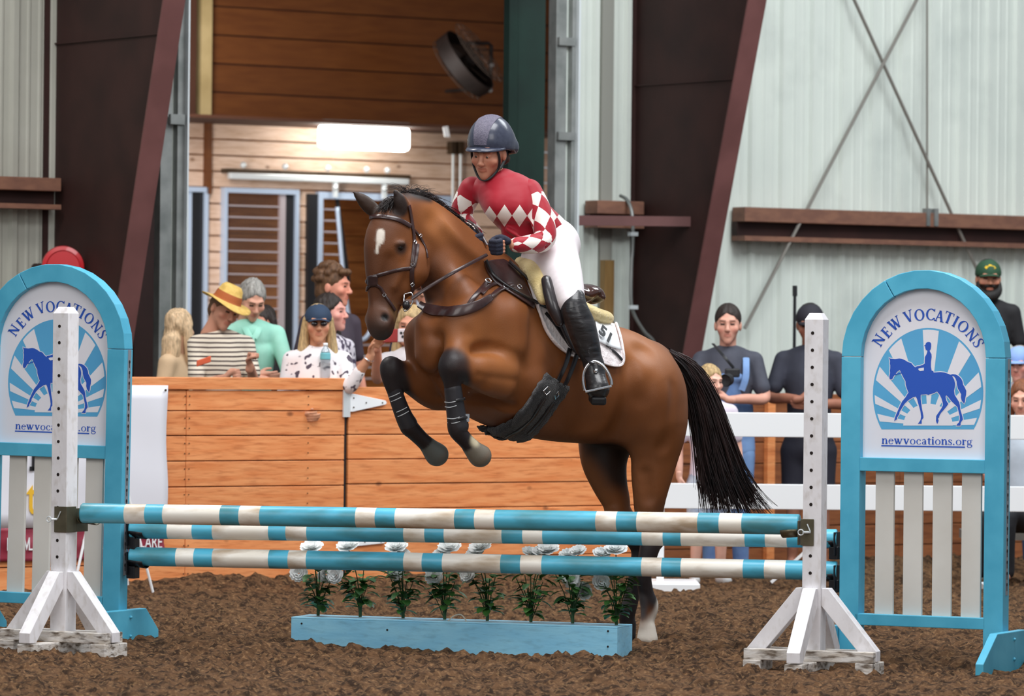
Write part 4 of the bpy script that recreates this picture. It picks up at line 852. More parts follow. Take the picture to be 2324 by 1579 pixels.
for k, (px, bls) in enumerate(bl.items()):
    u = (px - 667) / 748 * BLn * (1.015 - .03 * (px - 667) / 748); base = FX(u, .12, zt + .009); Yb = base.y; g = thing('rose_bunch', base, names[k], 'flowers', 'white silk rose bunches in the planter')
    mb = MB(); tips = []
    for (bx, by) in bls + ex.get(px, []):
        tip = PY(bx, by + 8, Yb + random.uniform(-.02, .03)); tips.append(tip); m_ = base.lerp(tip, .5) + Vector((-(tip.x - base.x) * .25, 0, .02)); mb.tube([Vector(p) for p in spline([tuple(base), tuple(m_), tuple(tip)], 5)], .003, 5)
    for j in range(7):
        a = random.random() * 6.28; r = random.uniform(.02, .10); tip = base + Vector((math.cos(a) * r, math.sin(a) * r * .6, random.uniform(.14, .26))); tips.append(tip); mb.tube([base, base.lerp(tip, .5) + Vector((0, 0, .03)), tip], .0025, 5)
    mb.tube([base, base + Vector((0, 0, .10))], .009, 6)
    mb.build('stem', M_STEM, g)
    mb = MB()
    for j in range(64):
        a = random.random() * 6.28; h = random.uniform(.04, .27); r = (.015 + .36 * max(h - .03, 0)) * random.uniform(.3, 1); p = base + Vector((math.cos(a) * r, math.sin(a) * r * .7, h)); d = Vector((math.cos(a), math.sin(a), random.uniform(-.3, .7)))
        leaf(mb, p, d, UP, random.uniform(.055, .085), random.uniform(.038, .056))
    tag(mb.build('foliage', M_LEAF, g), kind='stuff')
    for j, (bx, by) in enumerate(bls + ex.get(px, [])):
        c = tips[j] + Vector((0, 0, .01)); blossom(g, c, (random.uniform(-.3, .3), -.45, .8 if by < 1280 else .1), .044 if by < 1250 else .034)
# ================================================================ the horse
PSI = math.radians(38.0); HD = Vector((-math.cos(PSI), -math.sin(PSI), 0)); LT = Vector((math.sin(PSI), -math.cos(PSI), 0))
def HP(px, py, v=0.0):
    m = px - math.sin(PSI) * v * 440; Y = 24.40 + (m - 1480) / 440 * math.tan(PSI) - math.cos(PSI) * v
    return PY(px, py, Y)
def hp(px, py, r, q=1.0, v=0.0): return (tuple(HP(px, py, v)), r, q)
L3 = tuple(LT)
def build_horse(vox=.0105, carve=()):
    B = Body((-1.05, 22.3, -.06), (1.35, 25.2, 2.5), vox)
    c = lambda pts, k=.05, **kw: B.chain([hp(*p) for p in pts], k=k, L=L3, **kw)
    # trunk
    c([(1434, 888, .288, .90), (1385, 874, .312, .86), (1320, 868, .320, .84), (1250, 848, .350, .82), (1175, 815, .385, .72), (1110, 790, .372, .66), (1056, 780, .29, .84)])
    # croup, haunch
    c([(1452, 890, .21, .95, .10), (1474, 930, .215, .72, .13), (1484, 985, .165, .75, .14)], .08)
    c([(1425, 900, .22, 1, -.14), (1400, 960, .20, .8, -.15)], .06)
    c([(1478, 822, .10, .8), (1502, 818, .062, .9), (1522, 835, .04)], .06)
    # neck
    c([(1100, 700, .31, .60), (1048, 632, .245, .52), (1003, 568, .195, .48), (958, 516, .155, .50), (920, 492, .125, .58)], .07)
    # head
    c([(896, 500, .106, .82), (888, 545, .148, .72), (888, 592, .154, .64), (880, 645, .120, .62), (872, 692, .088, .72), (864, 726, .080, .86), (865, 745, .066, .9)], .03)
    c([(940, 585, .075, 1, .05), (938, 615, .082, 1, .05), (915, 650, .055, 1, .04)], .04)      # near jowl
    c([(915, 600, .075, 1, -.06)], .04)
    c([(908, 552, .042, 1, .085), (912, 566, .036, 1, .085)], .03)                                  # brow
    c([(875, 548, .04, 1, -.085)], .03)
    c([(912, 610, .02, 1, .085), (893, 650, .018, 1, .068)], .03)                            # facial crest
    c([(874, 722, .036, 1, .050), (868, 738, .036, 1, .045)], .025); c([(842, 724, .034, 1, -.050)], .02)   # nostril wings
    c([(882, 757, .034, .9, .0), (872, 762, .03, 1.0, 0)], .02)                                    # chin
    c([(872, 722, .014, 1, .088), (880, 716, .010, 1, .082)], .012, sub=True)                         # nostril
    c([(838, 724, .012, 1, -.08)], .01, sub=True)
    # ears
    c([(856, 484, .030, .9, -.06), (840, 470, .040, .8, -.065), (824, 455, .034, .7, -.07), (808, 441, .016, .7, -.075), (801, 436, .006, 1, -.075)], .02)
    c([(833, 466, .020, .7, -.03), (818, 452, .018, .7, -.035), (808, 443, .008, 1, -.045)], .01, sub=True)
    c([(914, 494, .034, .9, .06), (914, 474, .044, .75, .07), (908, 456, .040, .7, .075), (900, 440, .020, .7, .08), (895, 430, .007, 1, .08)], .02)
    c([(905, 478, .022, .7, .105), (901, 458, .018, .7, .105), (898, 445, .008, 1, .095)], .01, sub=True)
    # chest, shoulders
    c([(1060, 700, .15, .9, .17), (1052, 760, .15, .9, .17), (1090, 810, .12, .9, .17)], .07)
    c([(966, 765, .115, 1, -.12), (975, 830, .115, 1, -.12)], .08)
    c([(985, 740, .10, 1, .05), (985, 800, .10, 1, .05)], .05)
    c([(1105, 905, .15, .8, .02), (1160, 900, .16, .8, .03)], .08)
    c([(1140, 745, .18, .7, .19), (1160, 820, .17, .7, .20), (1165, 880, .13, .8, .19)], .09)
    # near foreleg
    c([(1195, 868, .12, .85, .22), (1150, 862, .112, .85, .24), (1100, 850, .094, .9, .27), (1052, 838, .070, .95, .29), (1028, 836, .066, .95, .29)], .03)
    c([(1060, 912, .02, 1, .30), (1110, 922, .03, 1, .32), (1150, 945, .03, 1, .32)], .03, sub=True)
    c([(1095, 800, .012, 1, .36), (1140, 790, .014, 1, .42), (1180, 812, .012, 1, .44)], .03, sub=True)
    c([(1000, 690, .014, 1, .16), (1040, 640, .02, 1, .20), (1085, 610, .02, 1, .20)], .05, sub=True)
    c([(970, 600, .012, 1, .12), (985, 640, .014, 1, .14), (990, 690, .014, 1, .16)], .03, sub=True)
    c([(1090, 600, .03, 1, .09), (1050, 570, .035, 1, .09), (1000, 520, .035, 1, .08)], .08)
    c([(1330, 920, .02, 1, .34), (1380, 900, .02, 1, .34), (1420, 860, .02, 1, .33)], .06, sub=True)
    c([(1480, 1000, .014, 1, .29), (1500, 930, .014, 1, .34)], .05, sub=True)
    c([(1027, 828, .058, .95, .29), (1026, 855, .052, .9, .29), (1028, 888, .043, .9, .29), (1032, 930, .041, .9, .29), (1036, 966, .049, .95, .29), (1040, 980, .046, .95, .29), (1058, 1001, .041, 1, .29), (1070, 1014, .044, 1, .29)], .02)
    c([(1070, 1016, .044, 1.05, .29), (1082, 1028, .054, 1.05, .29), (1089, 1034, .060, 1.05, .29)], .006, n=2)
    # far foreleg
    c([(1050, 860, .15, .9, -.15), (995, 880, .118, .85, -.15), (945, 865, .084, .9, -.15), (905, 845, .064, .95, -.15), (888, 840, .060, .95, -.15)], .035)
    c([(887, 832, .056, .95, -.15), (888, 862, .048, .9, -.15), (900, 898, .040, .9, -.15), (915, 938, .040, .9, -.15), (927, 966, .049, .95, -.15), (938, 978, .045, .95, -.15), (958, 998, .041, 1, -.15), (971, 1010, .044, 1, -.15)], .02)
    c([(972, 1012, .044, 1.05, -.15), (984, 1024, .055, 1.05, -.15), (991, 1031, .062, 1.05, -.15)], .006, n=2)
    # near hind
    c([(1492, 960, .165, .8, .14), (1490, 1010, .148, .7, .14), (1481, 1065, .128, .7, .13), (1475, 1120, .100, .75, .12), (1473, 1165, .083, .75, .11), (1478, 1215, .066, .75, .10), (1474, 1245, .058, .8, .10), (1462, 1300, .044, .85, .09), (1466, 1345, .043, .9, .08), (1474, 1375, .050, .95, .08), (1469, 1408, .038, 1, .08), (1468, 1424, .042, 1, .08)], .04)
    c([(1498, 1175, .03, .8, .10), (1502, 1212, .030, .8, .10), (1497, 1232, .025, .8, .10)], .03)
    c([(1469, 1424, .044, 1.05, .08), (1469, 1449, .056, 1.05, .08)], .006, n=2)
    # far hind
    c([(1378, 975, .175, .75, -.14), (1371, 1035, .142, .7, -.14), (1382, 1090, .108, .7, -.13), (1398, 1135, .083, .75, -.12), (1405, 1165, .075, .75, -.11), (1445, 1222, .066, .75, -.10), (1454, 1250, .056, .8, -.10), (1443, 1305, .042, .85, -.10), (1432, 1360, .044, .9, -.10), (1424, 1388, .046, .95, -.10), (1422, 1415, .038, 1, -.10)], .035)
    c([(1426, 1415, .042, 1.05, -.10), (1420, 1444, .054, 1.05, -.10)], .006, n=2)
    # muscle lines: light hollows
    c([(1270, 905, .02, 1, .34), (1240, 900, .02, 1, .35)], .05, sub=True)
    c([(1200, 780, .018, 1, .42), (1215, 860, .02, 1, .42), (1195, 920, .02, 1, .40)], .06, sub=True)
    c([(1405, 960, .03, 1, .33), (1430, 930, .03, 1, .35)], .07, sub=True)
    c([(1060, 760, .02, 1, .31), (1040, 800, .02, 1, .32)], .05, sub=True)
    for pts, r, k, add in carve:
        B.chain([(p, r) for p in pts], k=k, sub=not add)
    return B.mesh(2)
_cv, _cq = build_horse(.021)
_cb = BVHTree.FromPolygons([tuple(v) for v in _cv], [tuple(int(i) for i in f) for f in _cq])
def _on(px, py):
    o = Vector((0, 0, HC)); d = (P(px, py, 440) - o).normalized(); h = _cb.ray_cast(o, d)
    return (h[0], h[1] if h[1].dot(d) < 0 else -h[1]) if h[0] else None
CARVE = []
for l, r, dep, k in (([(1000, 770), (1008, 810), (1004, 860)], .035, .020, .03), ([(1105, 622), (1060, 655), (1010, 692), (975, 716)], .05, .014, .05), ([(1220, 720), (1212, 790), (1198, 850), (1192, 905)], .06, .020, .06),
    ([(1072, 798), (1120, 790), (1168, 802), (1198, 838)], .03, .016, .03), ([(1078, 900), (1120, 908), (1165, 928)], .035, .020, .03), ([(1392, 985), (1416, 940), (1432, 890), (1424, 838)], .05, .016, .06),
    ([(1524, 880), (1515, 950), (1505, 1010)], .04, .010, .04), ([(1466, 1075), (1474, 1130)], .03, .012, .03), ([(978, 650), (1000, 702)], .03, .014, .03), ([(885, 590), (874, 640), (866, 680)], .035, .010, .03),
    ([(985, 505), (1030, 555), (1078, 605)], .04, .009, .05), ([(1240, 720), (1300, 850), (1330, 960)], .07, .006, .08), ([(1460, 800), (1475, 850), (1460, 900)], .05, .007, .06), ([(1085, 850), (1130, 858), (1170, 862)], .02, .008, .02), ([(960, 850), (985, 880), (1000, 905)], .02, .010, .02), ([(905, 575), (918, 572)], .012, .004, .01), ([(869, 716), (876, 723)], .015, .013, .01)):
    CARVE.append(([tuple(h[0] + h[1] * (r - dep)) for h in (_on(*p) for p in l) if h], r, k, False))
for l, r, hh, k in (([(1100, 828), (1160, 835)], .06, .014, .05), ([(1110, 880), (1150, 888)], .04, .010, .04), ([(1465, 850), (1490, 900), (1495, 960)], .09, .012, .08), ([(945, 590), (948, 615)], .05, .008, .04), ([(975, 790), (980, 830)], .05, .012, .04), ([(1035, 780), (1040, 820)], .06, .012, .05), ([(1010, 600), (1050, 640)], .05, .008, .06), ([(1150, 720), (1165, 780)], .07, .010, .08), ([(903, 553), (917, 553)], .014, .006, .012)):
    CARVE.append(([tuple(h[0] - h[1] * (r - hh)) for h in (_on(*p) for p in l) if h], r, k, True))
HV, HQ = build_horse(.0105, [c for c in CARVE if len(c[0]) > 1])
def paint(V, base, blobs, var=None):
    col = np.repeat(np.array(base[:3])[None], len(V), 0)
    for c, r, cl, soft in blobs:
        if isinstance(c, list):
            d = np.full(len(V), 9.0)
            for a, b in zip(c[:-1], c[1:]):
                a_, b_ = np.array(tuple(a)), np.array(tuple(b)); ab = b_ - a_; t = np.clip(((V - a_) @ ab) / (ab @ ab + 1e-9), 0, 1); d = np.minimum(d, np.linalg.norm(V - a_ - t[:, None] * ab, axis=1))
        else: d = np.linalg.norm(V - np.array(tuple(c)), axis=1)
        w = np.clip((r - d) / soft + .5, 0, 1); w = (w * w * (3 - 2 * w))[:, None]; col = col * (1 - w) + np.array(cl[:3]) * w
    return col
BAY, DBAY, BAY_LIT, BLK, GREY, WHT = C(118, 68, 34), C(76, 44, 25), C(148, 90, 46), C(38, 31, 32), C(118, 116, 112), C(228, 218, 205)
hb_ = [([HP(1120, 960), HP(1320, 1010), HP(1420, 1000)], .10, C(90, 52, 33), .16), ([HP(1250, 700, .2), HP(1400, 760, .2), HP(1460, 790, .2)], .16, BAY_LIT, .3), ([HP(1080, 780, .3), HP(1130, 830, .3)], .12, BAY_LIT, .3),  # belly shade and highlights on back, shoulder and crest painted into the coat
 (HP(1000, 500, .1), .10, BAY_LIT, .15), ([HP(950, 620, .0), HP(985, 660, 0), HP(985, 720, 0)], .10, C(84, 50, 32), .14),
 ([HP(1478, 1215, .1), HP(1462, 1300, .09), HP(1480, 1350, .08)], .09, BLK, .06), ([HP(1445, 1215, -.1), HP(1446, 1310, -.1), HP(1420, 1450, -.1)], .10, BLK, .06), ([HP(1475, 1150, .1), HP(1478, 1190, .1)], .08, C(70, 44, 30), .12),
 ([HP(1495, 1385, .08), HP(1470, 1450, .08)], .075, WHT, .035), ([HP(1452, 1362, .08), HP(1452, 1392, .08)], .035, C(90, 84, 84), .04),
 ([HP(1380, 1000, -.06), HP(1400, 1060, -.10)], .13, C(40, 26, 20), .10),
 ([HP(1024, 830, .29), HP(1036, 930, .29), HP(1050, 1000, .29)], .092, BLK, .04), ([HP(885, 835, -.15), HP(900, 900, -.15), HP(950, 1000, -.15)], .085, BLK, .04),
 ([HP(1078, 1022, .29), HP(1095, 1040, .29)], .064, C(112, 104, 92), .012), ([HP(980, 1020, -.15), HP(1000, 1040, -.15)], .066, C(92, 94, 90), .012), (HP(1078, 1000, .33), .03, C(190, 178, 150), .03),
 ([HP(862, 735, .02), HP(875, 765, 0)], .085, C(58, 52, 50), .09), ([HP(893, 700, .07), HP(900, 720, .05)], .028, C(150, 124, 84), .04), (HP(912, 562, .12), .030, C(70, 46, 32), .05),
 ([HP(868, 520, .0), HP(855, 560, -.02), HP(850, 640, -.02), HP(860, 700, 0)], .10, C(88, 52, 32), .12),
 ([HP(836, 468, -.08), HP(801, 436, -.08)], .085, C(56, 40, 32), .05), ([HP(908, 470, .10), HP(895, 430, .10)], .055, C(44, 32, 28), .03), ([HP(880, 470, 0), HP(915, 455, 0), HP(960, 452, 0)], .05, C(36, 28, 26), .03),
 ([HP(864, 524, .01), HP(862, 545, .0)], .022, WHT, .012), ([HP(860, 545, 0), HP(854, 570, 0)], .007, WHT, .008)]
# the star sits on the skin of the forehead
hbvh = BVHTree.FromPolygons([tuple(v) for v in HV], [tuple(int(i) for i in f) for f in HQ])
CAMP = Vector((0, 0, HC))
def surf(px, py, off=0.0, bvh=None):
    d = (P(px, py, 440) - CAMP).normalized(); h = (bvh or hbvh).ray_cast(CAMP, d)
    if h[0] is None: return None
    n = h[1]; 
    if n.dot(d) > 0: n = -n
    return h[0] + n * off, n
sp_ = [surf(864, 528)[0], surf(862, 545)[0], surf(857, 558)[0]]
hb_ = hb_[:-2] + [(sp_[:2], .020, WHT, .012), (sp_[1:] + [surf(855, 572)[0]], .008, WHT, .008), (surf(912, 563)[0], .03, C(52, 36, 30), .045), (surf(873, 720)[0], .022, C(14, 10, 10), .014)]
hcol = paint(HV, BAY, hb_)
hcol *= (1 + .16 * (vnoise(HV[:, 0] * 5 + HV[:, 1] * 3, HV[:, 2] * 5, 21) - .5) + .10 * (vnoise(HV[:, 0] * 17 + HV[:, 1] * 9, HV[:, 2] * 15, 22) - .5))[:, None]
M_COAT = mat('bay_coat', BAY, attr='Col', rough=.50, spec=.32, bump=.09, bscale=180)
horse = thing('horse', HP(1300, 1000), 'bay horse with white star, black mane and tail, jumping with forelegs tucked', 'horse')
horse.location.z = 0.0
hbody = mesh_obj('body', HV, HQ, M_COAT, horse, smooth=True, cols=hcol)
M_EYE = mat('horse_eye', C(20, 12, 8), rough=.25)
e = surf(910, 563); mb = MB(); mb.ball(e[0] - e[1] * .014, .020, 16); eo = mb.build('eye', M_EYE, horse, smooth=True)
e2e = HP(866, 556, -.10); mb = MB(); mb.ball(e2e + Vector((0, .02, 0)), .02, 12); mb.build('eye', M_EYE, horse, smooth=True)
M_HAIR = mat('black_hair', C(30, 22, 22), C(48, 34, 32), scale=9, rough=.45, spec=.4); M_HAIRB = mat('tail_hair', C(20, 16, 17), C(52, 34, 32), scale=5, st=(3, 3, .6), rough=.42, spec=.4)
def strands(name, guides, n, rad, m, parent, jit=.02, wisp=.04, seg=3, r2=.3, seed=3):
    """guides: list of polylines (same length); every hair mixes two neighbouring guides"""
    rg = np.random.default_rng(seed); G = [np.array(spline([tuple(p) for p in g], 4)) for g in guides]; V = []; Fc = []
    for _ in range(n):
        a = rg.random() * (len(G) - 1); i = int(a); f = a - i; g = G[i] * (1 - f) + G[min(i + 1, len(G) - 1)] * f; m_ = len(g)
        end = int(m_ * rg.uniform(.72, 1.0)); g = g[:max(end, 4)]; t = np.linspace(0, 1, len(g))[:, None]; o = rg.normal(size=3) * jit; o2 = rg.normal(size=3) * wisp; o2[2] *= .4; ph = rg.random() * 6
        g = g + o * (.4 + t) + o2 * t ** 2.5 + rg.normal(size=3) * .004 * np.sin(t * 9 + ph); R = rad * rg.uniform(.6, 1.2) * (1 - (1 - r2) * t[:, 0] ** 2)
        d = np.gradient(g, axis=0); d /= np.linalg.norm(d, axis=1)[:, None] + 1e-9; x = np.cross(d, [.3, 1, .2]); x /= np.linalg.norm(x, axis=1)[:, None] + 1e-9; y = np.cross(d, x); b = len(V)
        for k in range(len(g)):
            for s in range(seg):
                A = 2 * math.pi * s / seg + ph; V.append(g[k] + (x[k] * math.cos(A) + y[k] * math.sin(A)) * R[k])
        Fc += [[b + k * seg + s, b + k * seg + (s + 1) % seg, b + (k + 1) * seg + (s + 1) % seg, b + (k + 1) * seg + s] for k in range(len(g) - 1) for s in range(seg)]
    return mesh_obj(name, np.array(V), Fc, m, parent, smooth=True)
T_ = lambda l, dv=0: [HP(x, y, dv) for x, y in l]
tl = [T_([(1516, 806), (1546, 858), (1566, 925), (1580, 1000), (1592, 1075), (1600, 1130), (1606, 1175)], .03), T_([(1517, 802), (1560, 845), (1592, 915), (1612, 1000), (1628, 1075), (1640, 1130), (1652, 1180)], .06), T_([(1518, 799), (1572, 836), (1612, 905), (1640, 990), (1662, 1070), (1685, 1130), (1705, 1175)], .0), T_([(1518, 797), (1578, 830), (1622, 900), (1652, 985), (1680, 1065), (1712, 1122), (1752, 1165)], -.03)]
strands('tail', tl, 950, .0042, M_HAIRB, horse, .014, .035)
tb = Body((.75, 23.9, .5), (1.5, 25.3, 1.6), .012); tb.chain([hp(1512, 805, .03, 1), hp(1560, 850, .052, .8), hp(1592, 925, .07, .7), hp(1612, 1010, .07, .6), hp(1632, 1080, .06, .5), hp(1646, 1120, .03, .5)], k=.01, L=L3)
tv, tq = tb.mesh(1); mesh_obj('tail_core', tv, tq, M_HAIRB, horse, smooth=True)
mg = [T_([(915, 438), (902, 440), (892, 452), (884, 470)], .01), T_([(930, 440), (922, 432), (905, 428), (890, 436)], .0)]
strands('forelock', [T_([(902, 450), (888, 454), (876, 468), (870, 490)], .03), T_([(898, 452), (892, 456), (884, 468), (880, 490)], .05), T_([(894, 450), (876, 454), (862, 468), (856, 486)], .0)], 150, .0028, M_HAIR, horse, .008, .012, seed=4)
strands('forelock', [T_([(920, 446), (908, 432), (890, 428), (872, 438)], .0), T_([(925, 446), (918, 428), (902, 422), (885, 424)], .0)], 26, .0012, M_HAIR, horse, .008, .02, seed=14)
mgs = []
for x, y, dx, dy in ((905, 448, 22, -10), (935, 448, 32, -4), (965, 458, 30, 0), (995, 476, 28, 4), (1022, 496, 26, 8), (1048, 516, 26, 12), (1072, 540, 24, 16), (1095, 562, 20, 18)):
    mgs.append(T_([(x - 4, y + 6), (x + 4, y - 8), (x + dx * .6, y + dy - 6), (x + dx, y + dy + 6), (x + dx + 6, y + dy + 22)], -.03))
strands('mane', mgs, 620, .0026, M_HAIR, horse, .010, .014, seed=5)
strands('mane', [T_([(930, 448), (938, 430), (950, 422), (966, 428)], 0), T_([(950, 452), (965, 436), (985, 440), (1000, 456)], 0)], 30, .0012, M_HAIR, horse, .01, .025, seed=15)
# ---------------------------------------------------------------- tack helpers
def onto(pts, n=8, off=.004, bvh=None):
    S = [np.array(p) for p in spline([tuple(map(float, p)) if len(p) == 2 else tuple(map(float, p[:2])) for p in pts], n)]; out = [surf(p[0], p[1], off, bvh) for p in S]
    ok = [i for i, o in enumerate(out) if o]; res = []
    for i, o in enumerate(out):
        if o: res.append(o); continue
        if not ok: res.append((P(S[i][0], S[i][1], 445), Vector((0, -1, 0)))); continue
        j = min(ok, key=lambda k: abs(k - i)); res.append((PY(S[i][0], S[i][1], out[j][0].y), out[j][1]))
    return res
def strap(name, pts, w, m, parent, th=.004, off=.004, free=False, n=8, bvh=None, bev=.0):
    if free:
        A = [Vector(p) for p in spline([tuple(p) for p in pts], n)]; R = [(a, Vector((.15, -1, .25)).normalized()) for a in A]
    else: R = onto(pts, n, off, bvh)
    Pn = np.array([tuple(r[0]) for r in R]); Nn = np.array([tuple(r[1]) for r in R])
    for _ in range(3):
        Nn[1:-1] = (Nn[:-2] + Nn[1:-1] * 2 + Nn[2:]) / 4; Pn[1:-1] = (Pn[:-2] + Pn[1:-1] * 2 + Pn[2:]) / 4
    d = np.gradient(Pn, axis=0); d /= np.linalg.norm(d, axis=1)[:, None] + 1e-9; Nn -= d * (Nn * d).sum(1)[:, None]; Nn /= np.linalg.norm(Nn, axis=1)[:, None] + 1e-9; X = np.cross(d, Nn)
    W = (np.interp(np.linspace(0, 1, len(Pn)), np.linspace(0, 1, len(w)), w) if isinstance(w, (list, tuple)) else np.full(len(Pn), w))[:, None]
    prof = [(-.5, -.2), (-.5, .6), (-.36, 1), (.36, 1), (.5, .6), (.5, -.2)]; V = []
    for i in range(len(Pn)):
        for a, b in prof: V.append(Pn[i] + X[i] * a * W[i] + Nn[i] * b * th)
    k = len(prof); Fc = [[i * k + j, i * k + (j + 1) % k, (i + 1) * k + (j + 1) % k, (i + 1) * k + j] for i in range(len(Pn) - 1) for j in range(k)] + [list(range(k))[::-1], [(len(Pn) - 1) * k + j for j in range(k)]]
    return mesh_obj(name, np.array(V), Fc, m, parent, smooth=True, angle=50)
def patch(name, top, bot, m, parent, off=.01, th=.006, nu=24, nv=12, bvh=None, bulge=0.0, noise=0.0, smooth_n=2):
    T = np.array(spline(top, 8)); Bm = np.array(spline(bot, 8)); ti = np.linspace(0, len(T) - 1, nu + 1); bi = np.linspace(0, len(Bm) - 1, nu + 1)
    g = np.zeros((nu + 1, nv + 1, 3)); ok = np.zeros((nu + 1, nv + 1), bool); px = np.zeros((nu + 1, nv + 1, 2))
    for i in range(nu + 1):
        a = np.array([np.interp(ti[i], range(len(T)), T[:, k]) for k in (0, 1)]); b = np.array([np.interp(bi[i], range(len(Bm)), Bm[:, k]) for k in (0, 1)])
        for j in range(nv + 1):
            p = a + (b - a) * j / nv; px[i, j] = p; h = surf(p[0], p[1], off + bulge * math.sin(math.pi * i / nu) * math.sin(math.pi * j / nv), bvh)
            if h: g[i, j] = h[0]; ok[i, j] = True
    idx = np.argwhere(ok)
    for i in range(nu + 1):
        for j in range(nv + 1):
            if not ok[i, j] and len(idx): k = idx[((idx - (i, j)) ** 2).sum(1).argmin()]; g[i, j] = PY(px[i, j][0], px[i, j][1], g[k[0], k[1]][1])
    for _ in range(smooth_n): h = g.copy(); h[1:-1, 1:-1] = (g[:-2, 1:-1] + g[2:, 1:-1] + g[1:-1, :-2] + g[1:-1, 2:] + 4 * g[1:-1, 1:-1]) / 8; g = h
    V = g.reshape(-1, 3)
    if noise: V = V + np.random.default_rng(3).normal(size=V.shape) * noise
    i = np.arange((nu + 1) * (nv + 1)).reshape(nu + 1, nv + 1); Q = np.stack([i[:-1, :-1], i[:-1, 1:], i[1:, 1:], i[1:, :-1]], -1).reshape(-1, 4)
    o = mesh_obj(name, V, Q, m, parent, smooth=True); md = o.modifiers.new('s', 'SOLIDIFY'); md.thickness = th; md.offset = 0; return o
M_LEA = mat('brown_leather', C(62, 40, 38), C(48, 30, 30), scale=20, rough=.3, coat=.15); M_LEAB = mat('black_leather', C(26, 24, 26), C(36, 32, 34), scale=15, rough=.3, coat=.2)
M_SILV = mat('bright_metal', C(225, 225, 228), rough=.18, metal=1.0)
def ringm(mb, c, n, r, t=.003, sx=1.0, seg=16):
    n = Vector(n).normalized(); e1 = UP.cross(n).normalized() if abs(n.z) < .9 else Vector((1, 0, 0)); e2 = n.cross(e1)
    mb.tube([Vector(c) + e1 * math.cos(a) * r * sx + e2 * math.sin(a) * r for a in np.linspace(0, 2 * math.pi, seg + 1)], t, 6, False)
def buckle(parent, px, py, w=.03, off=.012, name='buckle'):
    h = surf(px, py, off)
    if not h: return
    mb = MB(); ringm(mb, h[0], h[1], w / 2, .0022, 1.0, 4); return mb.build(name, M_SILV, parent)
# ---------------------------------------------------------------- bridle
br = thing('bridle', surf(935, 520)[0], 'dark brown leather bridle with silver bit and reins on the horse head', 'bridle')
strap('browband', [(838, 494), (858, 492), (882, 494), (906, 500), (930, 513)], .024, M_LEA, br, .006)
strap('headpiece', [(927, 466), (931, 485), (934, 505), (936, 520)], .026, M_LEA, br)
strap('cheekpiece', [(935, 512), (939, 545), (938, 580), (935, 612), (935, 640), (936, 655), (930, 668)], .022, M_LEA, br, .006)
strap('cheekpiece', [(947, 556), (945, 580), (940, 605)], .016, M_LEA, br, .008)
strap('throatlatch', [(936, 518), (948, 532), (958, 548), (966, 566), (969, 585)], .014, M_LEA, br)
strap('noseband', [(832, 640), (838, 634), (852, 626), (880, 618), (905, 612), (934, 608)], .018, M_LEA, br, .006)
strap('noseband', [(846, 644), (862, 652), (872, 668), (884, 686), (895, 704)], .016, M_LEA, br, .006)
strap('noseband', [(832, 662), (836, 652), (846, 644)], .016, M_LEA, br, .006)
patch('nose_pad', [(837, 626), (846, 624), (856, 625)], [(836, 648), (846, 650), (856, 647)], M_LEA, br, .007, .008, 6, 6)
for a, b in ((939, 550), (936, 600), (872, 669), (934, 644), (951, 534)): buckle(br, a, b, .02)
bc = surf(924, 672); bp = (bc[0] if bc else HP(925, 672, .1)) + Vector((.0, -.03, 0))
mb = MB(); d0 = PY(917, 668, bp.y); D = [PY(x, y, bp.y) for x, y in ((917, 668), (932, 664), (937, 672), (936, 686), (928, 700), (919, 706), (916, 700))]
mb.tube([Vector(p) for p in spline([tuple(p) for p in D], 4)], .0042, 8); mb.tube([D[0], D[-1]], .005, 8); mb.build('bit_ring', M_SILV, br, smooth=True)
mb = MB(); mb.ball(PY(922, 692, bp.y - .01), (.020, .012, .024), 12); mb.build('bit_guard', M_LEAB, br, smooth=True)
mb = MB(); mb.tube([PY(918, 690, bp.y), PY(890, 694, bp.y + .12)], .008, 8); mb.build('mouthpiece', M_SILV, br)
gl = HP(1118, 560, .16)
strap('rein', [PY(934, 678, bp.y - .005), PY(975, 650, bp.y + .02), HP(1040, 612, .22), HP(1105, 578, .17)], .018, M_LEA, br, .004, free=True)
strap('rein', [HP(1062, 500, -.02), HP(1078, 512, .03), HP(1092, 532, .05), HP(1106, 556, .10)], .014, M_LEA, br, .004, free=True)
# ---------------------------------------------------------------- breastplate
bp_ = thing('breastplate', surf(1100, 690)[0], 'brown leather breastplate crossing the chest and shoulder', 'breastplate')
strap('chest_strap', [(950, 690), (975, 703), (1010, 708), (1050, 704), (1085, 692), (1112, 675)], [.05, .06, .058, .05, .036], M_LEA, bp_, .008, .006)
strap('chest_strap', [(1058, 702), (1070, 682), (1088, 662), (1106, 640)], .024, M_LEA, bp_, .006, .006)
strap('chest_strap', [(1112, 675), (1130, 662), (1150, 653), (1162, 650)], .026, M_LEA, bp_, .008, .007)
strap('chest_strap', [(1092, 668), (1112, 650), (1140, 640)], .022, M_LEA, bp_, .006, .006)
patch('wither_panel', [(1096, 592), (1106, 622), (1128, 648), (1165, 672), (1208, 700)], [(1140, 590), (1165, 606), (1182, 628), (1194, 655), (1210, 692)], M_LEA, bp_, .010, .006)
strap('wither_strap', [(1098, 590), (1112, 618), (1140, 648), (1176, 672), (1215, 690), (1262, 712)], .018, M_LEAB, bp_, .006, .02)
strap('wither_strap', [(1148, 598), (1180, 628), (1215, 662), (1250, 700), (1272, 735), (1290, 770)], .022, M_LEAB, bp_, .006, .026)
strap('wither_strap', [(1232, 712), (1252, 735), (1272, 762), (1290, 786)], .018, M_LEAB, bp_, .006, .024)
for a, b in ((1106, 641), (1146, 655), (1176, 655)):
    h = surf(a, b, .016); mb = MB(); ringm(mb, h[0], h[1], .015, .0028); mb.build('ring', M_SILV, bp_)
